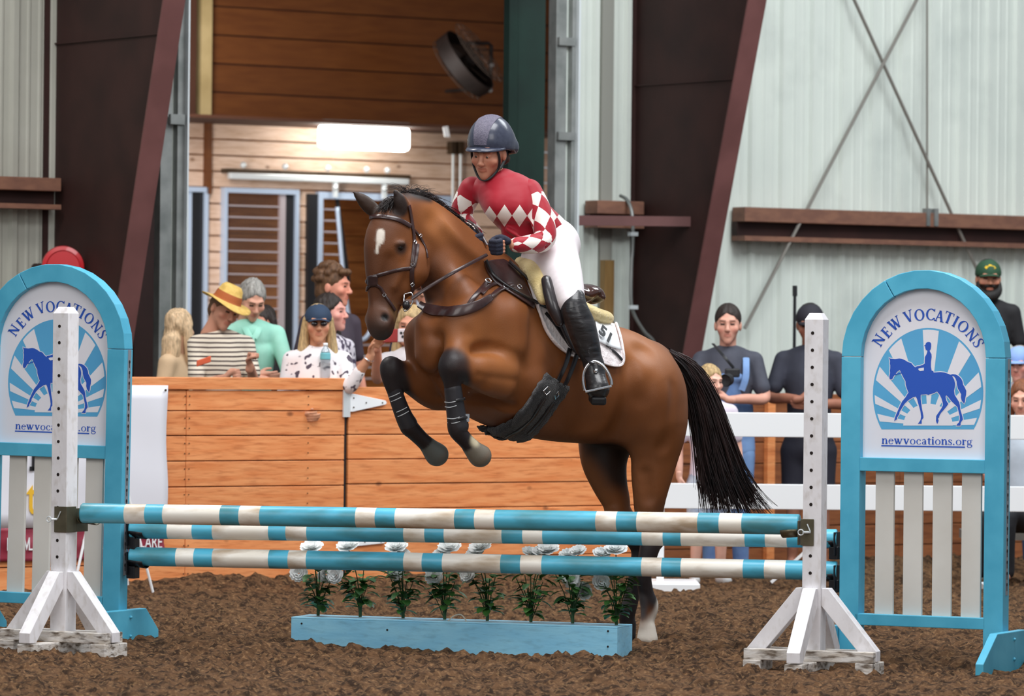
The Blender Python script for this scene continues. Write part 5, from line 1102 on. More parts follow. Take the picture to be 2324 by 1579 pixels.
# ---------------------------------------------------------------- foreleg boots
def legboot(chain_, lab, lines):
    B = Body(np.min([c[0] for c in chain_], 0) - .1, np.max([c[0] for c in chain_], 0) + .1, .006); B.chain(chain_, k=.01, L=L3); v, q = B.mesh(1)
    cen = Vector(tuple(np.mean([c[0] for c in chain_], 0))); g = thing('tendon_boot', cen, lab, 'leg boot', 'black leg boots'); mesh_obj('shell', v, q, mat('boot_shell', C(44, 42, 46), C(34, 32, 36), scale=10, rough=.45), g, smooth=True)
    bv = BVHTree.FromPolygons([tuple(x) for x in v], [tuple(int(i) for i in f) for f in q])
    for l in lines: strap('piping', l, .0035, M_SILV if False else mat('white_piping', C(210, 212, 214), rough=.5), g, .002, .001, bvh=bv)
    return g, bv
g, bv = legboot([hp(1028, 882, .046, .95, .29), hp(1032, 915, .048, .95, .29), hp(1037, 950, .052, .95, .29), hp(1040, 966, .055, .95, .29)], 'black tendon boot with grey piping on the near foreleg', [[(1009, 912), (1022, 913), (1036, 910)], [(1010, 923), (1022, 924), (1036, 920)], [(1015, 949), (1030, 950), (1043, 946)], [(1016, 959), (1030, 960), (1044, 956)]])
for x, y in ((1048, 906), (1052, 948)): strap('buckle_strap', [(x - 14, y + 3), (x, y), (x + 8, y - 2)], .016, M_LEAB, g, .006, .002, bvh=bv)
mb = MB(); mb.box(Frame(HP(1060, 948, .33), (1, 0, 0)), -.012, .012, -.006, .006, -.02, .02); mb.build('clip', M_SILV, g)
legboot([hp(893, 880, .040, .95, -.15), hp(905, 915, .042, .95, -.15), hp(917, 945, .046, .95, -.15), hp(926, 962, .050, .95, -.15)], 'black tendon boot with grey piping on the far foreleg', [[(884, 901), (895, 897), (907, 891)], [(888, 911), (898, 907), (910, 901)], [(900, 935), (912, 930), (923, 924)], [(903, 945), (915, 940), (927, 933)]])
# ---------------------------------------------------------------- girth, saddle pad, saddle
M_FUR = mat('black_fleece', C(22, 21, 24), C(34, 32, 34), scale=60, rough=.95, bump=1.0, bscale=150, sheen=.3)
gth = thing('girth', surf(1200, 930)[0], 'black fleece girth under the horse belly', 'girth')
patch('fleece', [(1236, 852), (1212, 885), (1188, 920), (1160, 950), (1120, 968), (1085, 970)], [(1282, 878), (1255, 920), (1225, 958), (1200, 982), (1160, 992), (1110, 984)], M_FUR, gth, .022, .040, 30, 10, noise=.003)
strap('webbing', [(1225, 895), (1205, 925), (1180, 955), (1150, 975)], .022, M_LEAB, gth, .004, .046)
strap('webbing', [(1243, 905), (1222, 938), (1196, 968)], .022, M_LEAB, gth, .004, .046)
for a, b in ((1228, 880), (1245, 888)): buckle(gth, a, b, .045, .052)
M_PAD = mat('saddle_pad_white', C(248, 240, 240), C(236, 226, 226), scale=30, rough=.85, bump=.7, bscale=55)
pad = thing('saddle_pad', surf(1260, 760)[0] if surf(1260, 760) else HP(1260, 760, .3), 'white quilted saddle pad with number 51 card', 'saddle pad')
patch('quilt', [(1178, 590), (1235, 640), (1290, 680), (1345, 705), (1392, 737)], [(1212, 690), (1238, 758), (1278, 800), (1330, 812), (1366, 824), (1396, 832), (1410, 812)], M_PAD, pad, .012, .012, 34, 18)
strap('binding', [(1182, 592), (1196, 630), (1208, 672), (1222, 720), (1244, 766), (1278, 799), (1312, 812), (1345, 816), (1372, 828), (1398, 831), (1409, 814), (1405, 776), (1396, 742)], .012, M_PAD, pad, .008, .020, n=10)
cd_ = patch('number_card', [(1342, 730), (1362, 736), (1382, 746)], [(1352, 780), (1372, 790), (1404, 800)], M_WHITEP, pad, .028, .002, 8, 8)
h0 = surf(1368, 765, .030); 
def texton(txt, px, py, size, m, parent, rot, off, sx=1.0, name='lettering', bold=0.0):
    h = surf(px, py, off); n = h[1]; xx = Vector((1, 0, 0)); xx = (xx - n * xx.dot(n)).normalized(); zz_ = n.cross(xx) * -1
    if zz_.z < 0: zz_ = -zz_
    X = xx * math.cos(rot) + zz_ * math.sin(rot); Z = zz_ * math.cos(rot) - xx * math.sin(rot)
    return text(txt, Frame(h[0], X, -n, Z), 0, -size * .36, size, m, parent, name, .001, sx, .0, 'CENTER', bold=bold)
texton('51', 1363, 768, .125, M_BLACK, pad, math.radians(-17), .044, .78, bold=.004)
strap('pad_strap', [(1382, 798), (1392, 806), (1404, 818)], .016, M_LEAB, pad, .003, .024)
texton('and Star', 1375, 793, .020, M_BLACK, pad, math.radians(-8), .026, .8)
M_SHEEP = mat('sheepskin', C(224, 204, 150), C(208, 186, 128), scale=14, rough=.95, bump=.6, bscale=90, sheen=.3)
hf = thing('half_pad', HP(1210, 640, .2), 'cream sheepskin half pad under the saddle', 'saddle pad')
B = Body((-.1, 23.0, 1.4), (.9, 24.6, 2.2), .008)
B.chain([hp(1182, 597, .035, 1, .02), hp(1205, 612, .05, 1, .13), hp(1222, 640, .045, 1, .21), hp(1232, 672, .036, 1, .27), hp(1240, 700, .02, 1, .30)], k=.02)
B.chain([hp(1200, 610, .05, 1, -.05), hp(1215, 640, .045, 1, -.16)], k=.02)
B.chain([hp(1240, 650, .05, 2.2, .05), hp(1290, 690, .05, 2.2, .08), hp(1335, 712, .046, 2.0, .10), hp(1368, 722, .042, 1.9, .06)], k=.03, L=L3)
v, q_ = B.mesh(1); mesh_obj('fleece', v, q_, M_SHEEP, hf, smooth=True)
M_SAD = mat('saddle_brown', C(74, 44, 36), C(54, 32, 28), scale=10, rough=.16, coat=.6); M_SADB = mat('saddle_flap', C(36, 32, 34), C(50, 44, 46), scale=10, rough=.3, coat=.3)
sd = thing('saddle', HP(1270, 680, .1), 'dark brown close contact saddle with black flap under the rider', 'saddle')
B = Body((-.1, 23.0, 1.4), (.9, 24.8, 2.2), .008)
B.chain([hp(1205, 590, .035, 1.6, 0), hp(1235, 615, .04, 2.2, 0), hp(1265, 650, .045, 3.0, 0), hp(1300, 668, .050, 3.0, 0), hp(1318, 664, .046, 3.0, 0)], k=.03, L=L3)
B.chain([hp(1316, 660, .036, 3.2, .02), hp(1336, 661, .034, 3.2, .02), hp(1340, 674, .038, 3.2, .02)], k=.015, L=L3)
B.chain([hp(1318, 692, .040, 2.8, .04), hp(1350, 700, .038, 2.5, .04)], k=.012, L=L3)
v, q_ = B.mesh(1); mesh_obj('seat', v, q_, M_SAD, sd, smooth=True)
patch('flap', [(1232, 625), (1234, 665), (1246, 710), (1262, 750), (1285, 790), (1300, 805)], [(1300, 640), (1310, 680), (1322, 720), (1330, 760), (1332, 790), (1330, 808)], M_SADB, sd, .050, .012, 24, 12)
B = Body((-.1, 22.6, 1.2), (.9, 24.6, 2.2), .008)
B.chain([hp(1240, 636, .028, 1, .30), hp(1247, 665, .034, 1, .33), hp(1258, 700, .036, 1, .36), hp(1270, 730, .026, 1, .38)], k=.02); v, q_ = B.mesh(1); mesh_obj('knee_roll', v, q_, M_SADB, sd, smooth=True)
strap('billet', [(1288, 792), (1278, 820), (1263, 852), (1256, 868)], .026, M_LEAB, sd, .005, .03)
strap('billet', [(1306, 800), (1294, 830), (1280, 858), (1272, 874)], .026, M_LEAB, sd, .005, .03)
h = surf(1268, 712, .07); mb = MB(); ringm(mb, h[0], h[1], .016, .003); mb.build('ring', M_SILV, sd)
# stirrup
sv = .46
st_ = thing('stirrup', HP(1350, 860, sv), 'silver stirrup iron on a black leather holding the black boot', 'stirrup')
strap('stirrup_leather', [HP(1300, 770, .40), HP(1318, 800, .42), HP(1332, 812, .50), HP(1344, 826, sv + .14)], .026, M_LEAB, st_, .005, free=True)
yS = HP(1350, 860, sv).y - .16
pt = [(1327, 886), (1323, 864), (1326, 842), (1336, 826), (1350, 820), (1366, 828), (1378, 842), (1386, 860), (1388, 874)]
mb = MB(); mb.tube([Vector(p) for p in spline([tuple(PY(x, y, yS + .0 * i)) for i, (x, y) in enumerate(pt)], 5)], .0075, 8, flat=1.0); mb.build('iron', M_SILV, st_, smooth=True)
mb = MB(); a, b = PY(1328, 889, yS + .01), PY(1388, 876, yS + .01); mb.beam(a, b, .04, .012); mb.build('tread', M_SILV, st_, bevel=.003)
# ================================================================ human parts shared by rider and spectators
def head_mesh(vox, wide=1.0, jaw=1.0, nose=1.0):
    B = Body((-.11, -.16, -.20), (.11, .14, .15), vox)
    e = B.ell; c = B.chain
    e((0, .012, .035), (.077 * wide, .097, .098)); e((0, -.028, -.012), (.066 * wide, .066, .082), k=.03)
    c([((0, -.040, -.045), .050 * jaw), ((0, -.062, -.085), .034 * jaw), ((0, -.070, -.098), .026 * jaw)], k=.03)
    for s in (-1, 1):
        c([((s * .052 * wide, -.005, -.055), .024 * jaw), ((s * .032 * jaw, -.05, -.090), .020)], k=.03, n=1)   # jaw line
        e((s * .044 * wide, -.066, -.022), (.026, .022, .022), k=.02)                                       # cheekbone
        c([((s * .014, -.094, .030), .010), ((s * .040, -.084, .034), .010)], k=.02, n=1)                       # brow ridge
        e((s * .031, -.102, .010), (.019, .016, .012), k=.012, sub=True)                                        # socket
        e((s * .031, -.080, .010), (.017, .014, .012), k=.006)                                                # lid
        e((s * .080 * wide, .012, -.005), (.011, .020, .033), k=.006)                                           # ear
        e((s * .011, -.108, -.032), (.009, .010, .008), k=.008)                                                 # nostril wing
    c([((0, -.092, .022), .010 * nose), ((0, -.106, -.008), .011 * nose), ((0, -.117, -.026), .013 * nose)], k=.012, n=1)
    c([((-.020, -.087, -.056), .006), ((0, -.096, -.054), .008), ((.020, -.087, -.056), .006)], k=.008, n=3)
    c([((-.016, -.088, -.066), .006), ((0, -.094, -.068), .009), ((.016, -.088, -.066), .006)], k=.008, n=3)
    c([((-.022, -.099, -.0605), .003), ((0, -.107, -.0605), .003), ((.022, -.099, -.0605), .003)], k=.006, n=3, sub=True)
    c([((0, .025, -.04), .056), ((0, .030, -.12), .054), ((0, .036, -.19), .060)], k=.03)
    V, Q = B.mesh(1); z = V[:, 2]; y = V[:, 1]; x = np.abs(V[:, 0])
    M = {'lips': (y < -.08) & (z < -.050) & (z > -.073) & (x < .024), 'brow': (y < -.080) & (z > .026) & (z < .036) & (x > .012) & (x < .048), 'eye': (y < -.078) & (np.abs(z - .010) < .0055) & (np.abs(x - .031) < .014),
         'cheek': np.exp(-(((x - .045) / .02) ** 2 + ((z + .03) / .02) ** 2)) * (y < -.04), 'stub': (z < -.03) & (y < -.005) & ~((z < -.115))}
    return V, Q, M
_HC = {}
def get_head(vox, **k):
    key = (vox,) + tuple(sorted(k.items()))
    if key not in _HC: _HC[key] = head_mesh(vox, **k)
    return _HC[key]
def head_cols(V, M, skin, lips=None, brow=C(70, 48, 34), beard=None):
    col = np.repeat(np.array(skin[:3])[None], len(V), 0); col *= (1 - .0 * M['cheek'])[:, None]
    col[:, 1] *= 1 - .18 * M['cheek']; col[:, 2] *= 1 - .18 * M['cheek']
    if beard is not None: w = M['stub'][:, None] * .95; col = col * (1 - w) + np.array(beard[:3]) * w
    l = lips or (skin[0] * .84, skin[1] * .66, skin[2] * .66); col[M['lips']] = l[:3]; col[M['brow']] = np.array(brow[:3]) * .6 + col[M['brow']] * .4; return col
def hand_mesh(pose='relaxed', r=1.0, vox=.004):
    """wrist at the origin, fingers down -z, palm facing -y, thumb on +x"""
    B = Body((-.07, -.10, -.22), (.08, .06, .05), vox)
    B.chain([((0, 0, .03), .026 * r), ((0, 0, 0), .025 * r)], k=.01, n=1)
    B.chain([((-.018, 0, -.03), .017 * r), ((-.026, 0, -.075), .013 * r)], k=.015, n=1); B.chain([((.014, 0, -.03), .018 * r), ((.024, 0, -.078), .014 * r)], k=.02, n=1); B.chain([((0, 0, -.02), .02 * r), ((0, 0, -.075), .015 * r)], k=.02, n=1)
    cur = {'relaxed': (.25, .45, .4), 'grip': (1.2, 1.45, 1.2), 'hold': (.8, .9, .6), 'flat': (.05, .1, .1)}[pose]
    for x, ln, rr in ((.027, .072, .0085), (.009, .080, .009), (-.009, .075, .0085), (-.026, .060, .0075)):
        p = np.array([x, 0, -.080]); a = 0; pts = [(tuple(p + [0, 0, .02]), rr * r * 1.1)]
        for f_, cu in zip((.45, .32, .23), cur): pts.append((tuple(p), rr * r)); a += cu; p = p + np.array([0, -math.sin(a), -math.cos(a)]) * ln * f_
        pts.append((tuple(p), rr * r * .85)); B.chain(pts, k=.004, n=1)
    g = pose in ('grip', 'hold'); B.chain([((.022, -.005, -.02), .014 * r), ((.042, -.018, -.045), .0105 * r), ((.044 if not g else .03, -.035 if not g else -.045, -.070), .0095 * r), ((.042 if not g else .008, -.045 if not g else -.055, -.088 if not g else -.082), .008 * r)], k=.008, n=2)
    return B.mesh(1)
def xf(V, o, fwd, side, k=1.0):
    """local (x, y, z) -> world; fwd: where local -z points, side: where local +x points"""
    z = -Vector(fwd).normalized(); x = Vector(side); x = (x - z * x.dot(z)).normalized(); y = z.cross(x); return np.array(o)[None] + k * (V @ np.array([tuple(x), tuple(y), tuple(z)]))
def rotm(yaw, pitch=0, roll=0):
    """yaw>0 turns the face to image right, pitch>0 looks down, roll>0 tips the crown to image right"""
    return Matrix.Rotation(yaw, 3, 'Z') @ Matrix.Rotation(pitch, 3, 'X') @ Matrix.Rotation(roll, 3, 'Y')
M_SKIN = mat('skin', C(214, 160, 134), attr='Col', rough=.5, spec=.35)
M_EYEW = mat('eye_dark', C(30, 22, 20), rough=.15)
def npc(V, R, o, k=1.0): return (V * k) @ np.array(R).T + np.array(tuple(o))
# ================================================================ rider
RY = 23.80
def RP(px, py, dy=0.0): return PY(px, py, RY + dy)
rid = thing('person', RP(1180, 480), 'rider in red jersey with white diamonds, white breeches, dark helmet and black boots', 'person')
SK = C(200, 138, 112)
hV, hQ, hM = get_head(.0034); Rm = rotm(math.radians(-24), math.radians(16), math.radians(4)); ho = RP(1110, 349, -.06)
HVw = npc(hV, Rm, ho)
# body under the clothes, one continuous surface
X3 = (1, 0, 0)
def torso_pts(d): return [((*RP(1250, 552, .12),), .115 + d, 1.1), ((*RP(1232, 530, .10),), .118 + d, 1.15), ((*RP(1190, 492, .03),), .120 + d, 1.18), ((*RP(1158, 455, -.02),), .122 + d, 1.22), ((*RP(1142, 428, -.02),), .098 + d, 1.35), ((*RP(1128, 408, -.03),), .060 + d, 1.1)]
near_arm = [((*RP(1200, 436, -.03),), .064), ((*RP(1222, 475, -.07),), .058), ((*RP(1236, 520, -.12),), .053), ((*RP(1234, 545, -.15),), .050), ((*RP(1205, 554, -.23),), .044), ((*RP(1166, 556, -.31),), .030)]
far_arm = [((*RP(1072, 430, .04),), .062), ((*RP(1054, 462, .06),), .056), ((*RP(1048, 492, .08),), .050), ((*RP(1062, 515, .03),), .045), ((*RP(1086, 540, -.06),), .034)]
def KP(px, py, v): return tuple(HP(px, py, v))
near_leg = [(KP(1258, 565, .10), .112), (KP(1272, 610, .22), .104), (KP(1287, 655, .35), .084), (KP(1297, 688, .42), .066)]
far_leg = [(KP(1258, 560, -.10), .115), (KP(1232, 585, -.22), .10), (KP(1222, 640, -.35), .08), (KP(1225, 680, -.42), .064)]
near_sh = [(KP(1301, 690, .43), .066), (KP(1318, 735, .45), .066), (KP(1332, 780, .46), .058), (KP(1346, 822, .47), .042)]
foot = [(KP(1348, 832, .48), .042), (KP(1352, 858, .50), .046), (KP(1357, 882, .53), .053)]
B = Body((-.35, 22.9, .9), (.75, 24.6, 2.45), .0105)
B.chain(torso_pts(-.02), k=.03, L=X3)
for a in (near_arm, far_arm, near_leg, far_leg, near_sh, foot): B.chain([(p[0], p[1] - .014) for p in a], k=.03)
B.chain([((*RP(1126, 405, -.03),), .052), ((*RP(1116, 375, -.04),), .050)], k=.02)
bV, bQ = B.mesh(1); hands = []
hmV, hmQ = hand_mesh('grip', 1.0)
wr = Vector(near_arm[-1][0]); wf = Vector(far_arm[-1][0]); hd1 = (RP(1128, 562, -.36) - wr); hd2 = (RP(1106, 556, -.30) - wf)
V1 = xf(hmV, wr, hd1, (-.2, -.3, 1)); V2 = xf(hmV, wf, hd2, (-.1, -.3, 1))
V, Q = joinm((HVw, hQ), (bV, bQ), (V1, hmQ), (V2, hmQ))
cols = np.vstack([head_cols(hV, hM, SK), np.repeat(np.array(SK[:3])[None], len(bV) + 2 * len(hmV), 0)])
cols *= (1 + .10 * (vnoise(V[:, 0] * 40, V[:, 2] * 40, 33) - .5))[:, None]
mesh_obj('body', V, Q, M_SKIN, rid, smooth=True, cols=cols)
M_EYEB = mat('eye_white', C(225, 220, 215), rough=.2)
def eyes(parent, R, o, k=1.0, look=(0, 0), iris=C(70, 60, 50)):
    mi = mat('iris_' + str(int(iris[0] * 999)), iris, rough=.15)
    for s in (-1, 1):
        c = npc(np.array([[s * .031, -.0825, .009]]), R, o, k)[0]; mb = MB(); mb.ball(c, .0115 * k, 12); e_ = mb.build('eye', M_EYEB, parent, smooth=True)
        c = npc(np.array([[s * .031 + look[0], -.0905, .009 + look[1]]]), R, o, k)[0]; mb = MB(); mb.ball(c, .0066 * k, 8); mb.build('iris', mi, e_, smooth=True)
eyes(rid, Rm, ho, look=(-.003, -.004))
# jersey
def pat_mat(name, w, h, periodic, zlo, zhi):
    m = bpy.data.materials.new(name); m.use_nodes = True; nt = m.node_tree; N, L = nt.nodes, nt.links; b = N['Principled BSDF']; b.inputs['Roughness'].default_value = .55; b.inputs['Specular IOR Level'].default_value = .3; b.inputs['Sheen Weight'].default_value = .2
    a = N.new('ShaderNodeAttribute'); a.attribute_name = 'pat'; sx = N.new('ShaderNodeSeparateXYZ'); L.new(a.outputs['Vector'], sx.inputs[0])
    def mth(op, *v):
        x = N.new('ShaderNodeMath'); x.operation = op
        for i, q_ in enumerate(v):
            if isinstance(q_, (int, float)): x.inputs[i].default_value = q_
            else: L.new(q_, x.inputs[i])
        return x.outputs[0]
    fx = mth('ABSOLUTE', mth('SUBTRACT', mth('MULTIPLY', mth('FRACT', mth('DIVIDE', sx.outputs[0], w)), 2.0), 1.0))
    fz = mth('DIVIDE', sx.outputs[1], h / 2) if not periodic else mth('SUBTRACT', mth('MULTIPLY', mth('FRACT', mth('DIVIDE', sx.outputs[1], h)), 2.0), 1.0)
    fz = mth('ABSOLUTE', fz); ins = mth('LESS_THAN', mth('ADD', fx, fz), 1.0)
    ins = mth('MULTIPLY', ins, mth('MULTIPLY', mth('GREATER_THAN', sx.outputs[1], zlo), mth('LESS_THAN', sx.outputs[1], zhi)))
    mx = N.new('ShaderNodeMix'); mx.data_type = 'RGBA'; L.new(ins, mx.inputs[0]); mx.inputs[6].default_value = C(160, 14, 36); mx.inputs[7].default_value = C(236, 226, 218); L.new(mx.outputs[2], b.inputs['Base Color'])
    no = N.new('ShaderNodeTexNoise'); no.inputs['Scale'].default_value = 9; tc = N.new('ShaderNodeTexCoord'); L.new(tc.outputs['Object'], no.inputs['Vector']); bn = N.new('ShaderNodeBump'); bn.inputs['Strength'].default_value = .5; bn.inputs['Distance'].default_value = .012; L.new(no.outputs[0], bn.inputs['Height']); L.new(bn.outputs[0], b.inputs['Normal'])
    return m
def set_pat(o, A):
    at = o.data.attributes.new('pat', 'FLOAT_VECTOR', 'POINT'); at.data.foreach_set('vector', np.ascontiguousarray(A, dtype=np.float32).ravel())
B = Body((-.35, 23.2, 1.8), (.45, 24.4, 2.5), .0065)
tp = torso_pts(.004); B.chain(tp[1:] , k=.03, L=X3)
B.chain([((*RP(1078, 432, .03),), .058), ((*RP(1142, 424, .0),), .068), ((*RP(1194, 434, -.02),), .060)], k=.03)
B.chain([((*RP(1128, 408, -.03),), .064), ((*RP(1120, 392, -.035),), .057)], k=.012)
B.chain([((*RP(1120, 380, -.035),), .047), ((*RP(1118, 396, -.035),), .044)], k=.004, sub=True, n=1)
B.chain([((*RP(1135, 470, -.11),), .06), ((*RP(1172, 476, -.11),), .06)], k=.08, n=1)
B.chain([((*RP(1165, 530, -.05),), .06), ((*RP(1190, 545, -.02),), .06)], k=.04, n=1)
for a, b_, r in (((1150, 520), (1190, 545), .008), ((1190, 470), (1215, 520), .008)): B.chain([((*RP(*a, -.125),), r), ((*RP(*b_, -.13),), r)], k=.03, n=1)
jv, jq = B.mesh(1); jo = mesh_obj('jersey', jv, jq, pat_mat('jersey_band', .078, .112, False, -1, 1), rid, smooth=True)
zc = RP(1145, 491).z; xc = RP(1145, 491).x
set_pat(jo, np.stack([jv[:, 0] - xc + .039, jv[:, 2] - zc - (jv[:, 0] - xc) * .05 + np.abs(jv[:, 0] - xc) * .05, jv[:, 1] * 0], 1))
M_SLV = pat_mat('jersey_sleeve', .084, .125, True, .045, 9)
for pts, ref in ((near_arm, (1, 0)), (far_arm, (1, 0))):
    P3 = [(np.array(p[0]), p[1] + .006) for p in pts]; B = Body(np.min([p[0] for p in P3], 0) - .1, np.max([p[0] for p in P3], 0) + .1, .006)
    pl = [(tuple(p), r) for p, r in P3]; e_ = P3[-1][0] + (P3[-2][0] - P3[-1][0]) * .15; pl[-1] = (tuple(e_), P3[-1][1] + .003); B.chain(pl, k=.01)
    el = P3[3][0] if len(P3) > 5 else P3[2][0]
    for dz in (-.02, .012, .035): B.chain([(tuple(el + np.array([-.06, -.05, dz])), .004), (tuple(el + np.array([.02, -.06, dz * 1.8])), .005)], k=.015, n=1, sub=True)
    v, q_ = B.mesh(1); so = mesh_obj('sleeve', v, q_, M_SLV, rid, smooth=True)
    C3 = np.array(spline([tuple(p[0]) for p in P3], 6)); seg = np.linalg.norm(np.diff(C3, axis=0), axis=1); cum = np.concatenate([[0], np.cumsum(seg)]); best = np.full(len(v), 9.0); tt = np.zeros(len(v)); cc = np.zeros((len(v), 3)); dd = np.zeros((len(v), 3))
    for i in range(len(C3) - 1):
        ab = C3[i + 1] - C3[i]; t = np.clip(((v - C3[i]) @ ab) / (ab @ ab), 0, 1); c_ = C3[i] + t[:, None] * ab; d = np.linalg.norm(v - c_, axis=1); m_ = d < best; best[m_] = d[m_]; tt[m_] = (cum[i] + t * seg[i])[m_]; cc[m_] = c_[m_]; dd[m_] = ab / seg[i]
    w = v - cc; w -= dd * (w * dd).sum(1)[:, None]; front = np.array([0, -1.0, .15]); fr_ = front - dd * (dd @ front)[:, None]; fr_ /= np.linalg.norm(fr_, axis=1)[:, None]; sd_ = np.cross(dd, fr_); an = np.arctan2((w * sd_).sum(1), (w * fr_).sum(1))
    set_pat(so, np.stack([an * .055 + .042, tt, tt * 0], 1))
# gloves
M_GLV = mat('navy_glove', C(34, 38, 58), C(26, 28, 44), scale=30, rough=.8, bump=.3)
gm, gq = hand_mesh('grip', 1.35)
for w_, d_ in ((wr, hd1), (wf, hd2)): mesh_obj('glove', xf(gm, w_ + d_.normalized() * .012, d_, (-.2, -.3, 1), 1.12), gq, M_GLV, rid, smooth=True)
# breeches
M_BRE = mat('white_breeches', C(238, 230, 232), C(228, 219, 222), scale=5, rough=.6, bump=.35, bscale=8)
B = Body((-.1, 22.9, 1.3), (.8, 24.7, 2.3), .008); B.chain([((*RP(1240, 540, .10),), .122, 1.12), ((*RP(1254, 548, .12),), .125, 1.1), ((*RP(1262, 556, .14),), .118, 1.08)], k=.04, L=X3)
B.chain([((*RP(1258, 553, .14),), .122), ((*RP(1268, 580, .12),), .104)], k=.04, n=1)
B.chain([(p[0], p[1] + .004) for p in near_leg], k=.05); B.chain([(p[0], p[1] + .004) for p in far_leg], k=.05)
B.chain([(KP(1200, 590, .05), .045), (KP(1225, 590, .10), .085), (KP(1262, 625, .22), .085)], k=.05)
v, q_ = B.mesh(1); mesh_obj('breeches', v, q_, M_BRE, rid, smooth=True)
mb = MB(); mb.tube([RP(1246, 497, .0), RP(1256, 510, -.02), RP(1258, 518, -.02)], .008, 6); mb.build('belt_loop', M_BLACK, rid)
# boots
M_BOOT = mat('riding_boot', C(30, 29, 31), C(46, 44, 46), scale=8, st=(1, 1, 4), rough=.33, coat=.15, bump=.3, bscale=18)
for legs, nm in (([(KP(1305, 676, .43), .052), (KP(1303, 700, .44), .070), (KP(1318, 740, .455), .076), (KP(1333, 785, .465), .066), (KP(1347, 822, .475), .047), (KP(1350, 836, .48), .047)], 1), ([(KP(1225, 680, -.43), .066), (KP(1250, 740, -.455), .07), (KP(1270, 790, -.465), .06), (KP(1285, 822, -.475), .046)], 0)):
    ft = foot if nm else [(KP(1290, 840, -.48), .045), (KP(1285, 870, -.46), .04)]
    B = Body(np.min([p[0] for p in legs + ft], 0) - .12, np.max([p[0] for p in legs + ft], 0) + .12, .007); B.chain(legs, k=.02)
    if nm: B.chain([(KP(1318, 668, .40), .014), (KP(1314, 690, .42), .03)], k=.02, n=1)
    B.chain([(p[0], p[1] + .008) for p in ft], k=.03)
    if nm:
        B.chain([(KP(1350, 848, .44), .036), (KP(1352, 866, .40), .034)], k=.02, n=1)
        for y in (712, 728, 790, 803, 815): B.chain([(KP(1290 + (y - 700) * .3, y, .52), .004), (KP(1340 + (y - 700) * .15, y - 6, .53), .004)], k=.014, n=2, sub=True)
    v, q_ = B.mesh(1); bo_ = mesh_obj('boot', v, q_, M_BOOT, rid, smooth=True)
    if nm: sol = MB(); sol.beam(HP(1352, 892, .47) + Vector((0, 0, -.02)), HP(1360, 902, .57) + Vector((0, 0, -.02)), .078, .045); sol.build('sole', M_BLACK, bo_, bevel=.012); sol = MB(); sol.ball(HP(1352, 842, .535), .014, 8); sol.build('spur_rest', M_SILV, bo_, smooth=True)
# helmet
M_HEL = mat('helmet_shell', C(62, 66, 82), C(52, 56, 72), scale=40, rough=.28, coat=.15); M_HELS = mat('helmet_stripe', C(104, 98, 116), C(84, 80, 98), scale=120, rough=.5, bump=.4, bscale=300)
Rh = rotm(math.radians(-24), math.radians(8), math.radians(2)); hc = RP(1113, 322, -.03)
def HL(x, y, z): return Vector(tuple(npc(np.array([[x, y, z]]), Rh, hc)[0]))
B = Body((-.17, -.21, -.12), (.17, .19, .16), .005)
B.ell((0, .008, .0), (.118, .142, .140)); B.ell((0, .03, -.02), (.116, .128, .10), k=.03)
B.ell((0, -.020, -.115), (.16, .25, .105), k=.006, sub=True)
B.chain([((-.085, .085, -.035), .034), ((0, .125, -.045), .038), ((.085, .085, -.035), .034)], k=.03, n=4)
B.ell((0, .005, -.02), (.100, .120, .105), k=.004, sub=True); v, q_ = B.mesh(1); he = mesh_obj('helmet', npc(v, Rh, hc), q_, M_HEL, rid, smooth=True)
# peak
V = []; Fc = []; n = 16
for i in range(n + 1):
    a = math.radians(-90 - 66 + 132 * i / n); cx_, cy_ = .119 * math.cos(a), .008 + .142 * math.sin(a); k_ = math.cos((i / n - .5) * math.pi) ** .7
    for t, dz in ((0, .0), (.5, .0), (1, -.008)): V.append(tuple(HL(cx_ * (1 + .10 * t * k_), cy_ - .048 * t * k_, -.013 - .010 * t - .010 * abs(i / n - .5) * 2 + dz * k_)))
Fc = [[3 * i + k, 3 * i + k + 1, 3 * i + k + 4, 3 * i + k + 3] for i in range(n) for k in (0, 1)]; po = mesh_obj('peak', V, Fc, M_HEL, he, smooth=True); md = po.modifiers.new('s', 'SOLIDIFY'); md.thickness = .006
# stripe over the crown
V = []; n = 22
for i in range(n + 1):
    a = math.radians(-2 + 150 * i / n); w = .036 + .018 * math.sin(a)
    for s in (-1, -.5, 0, .5, 1):
        x = s * w; f_ = math.sqrt(max(0, 1 - (x / .118) ** 2)); V.append(tuple(HL(x, .008 - .1445 * f_ * math.cos(a), .1425 * f_ * math.sin(a) + .001)))
Fc = [[5 * i + k, 5 * i + k + 1, 5 * i + k + 6, 5 * i + k + 5] for i in range(n) for k in range(4)]; mesh_obj('stripe', V, Fc, M_HELS, he, smooth=True)
def hs(x, y, z): return Vector(tuple(npc(np.array([[x, y, z]]), Rm, ho)[0]))
for s in (-1, 1):
    strap('chin_strap', [hs(s * .070, -.06, .045), hs(s * .078, -.045, -.01), hs(s * .066, -.045, -.07), hs(s * .03, -.075, -.112), hs(0, -.083, -.121)], .012, M_BLACK, he, .003, free=True)
    strap('chin_strap', [hs(s * .080, .045, .02), hs(s * .082, .01, -.03), hs(s * .074, -.03, -.065)], .016, M_BLACK, he, .004, free=True)
B = Body((-.1, 0, -.15), (.1, .16, .05), .006); B.chain([((-.07, .05, -.03), .03), ((0, .095, -.05), .04), ((.07, .05, -.03), .03)], k=.02, n=4); B.chain([((0, .10, -.07), .03), ((.01, .10, -.10), .022)], k=.02, n=2); v, q_ = B.mesh(1); mesh_obj('hair', npc(v, Rm, ho), q_, mat('rider_hair', C(70, 48, 36), C(48, 34, 26), scale=30, rough=.6), rid, smooth=True)
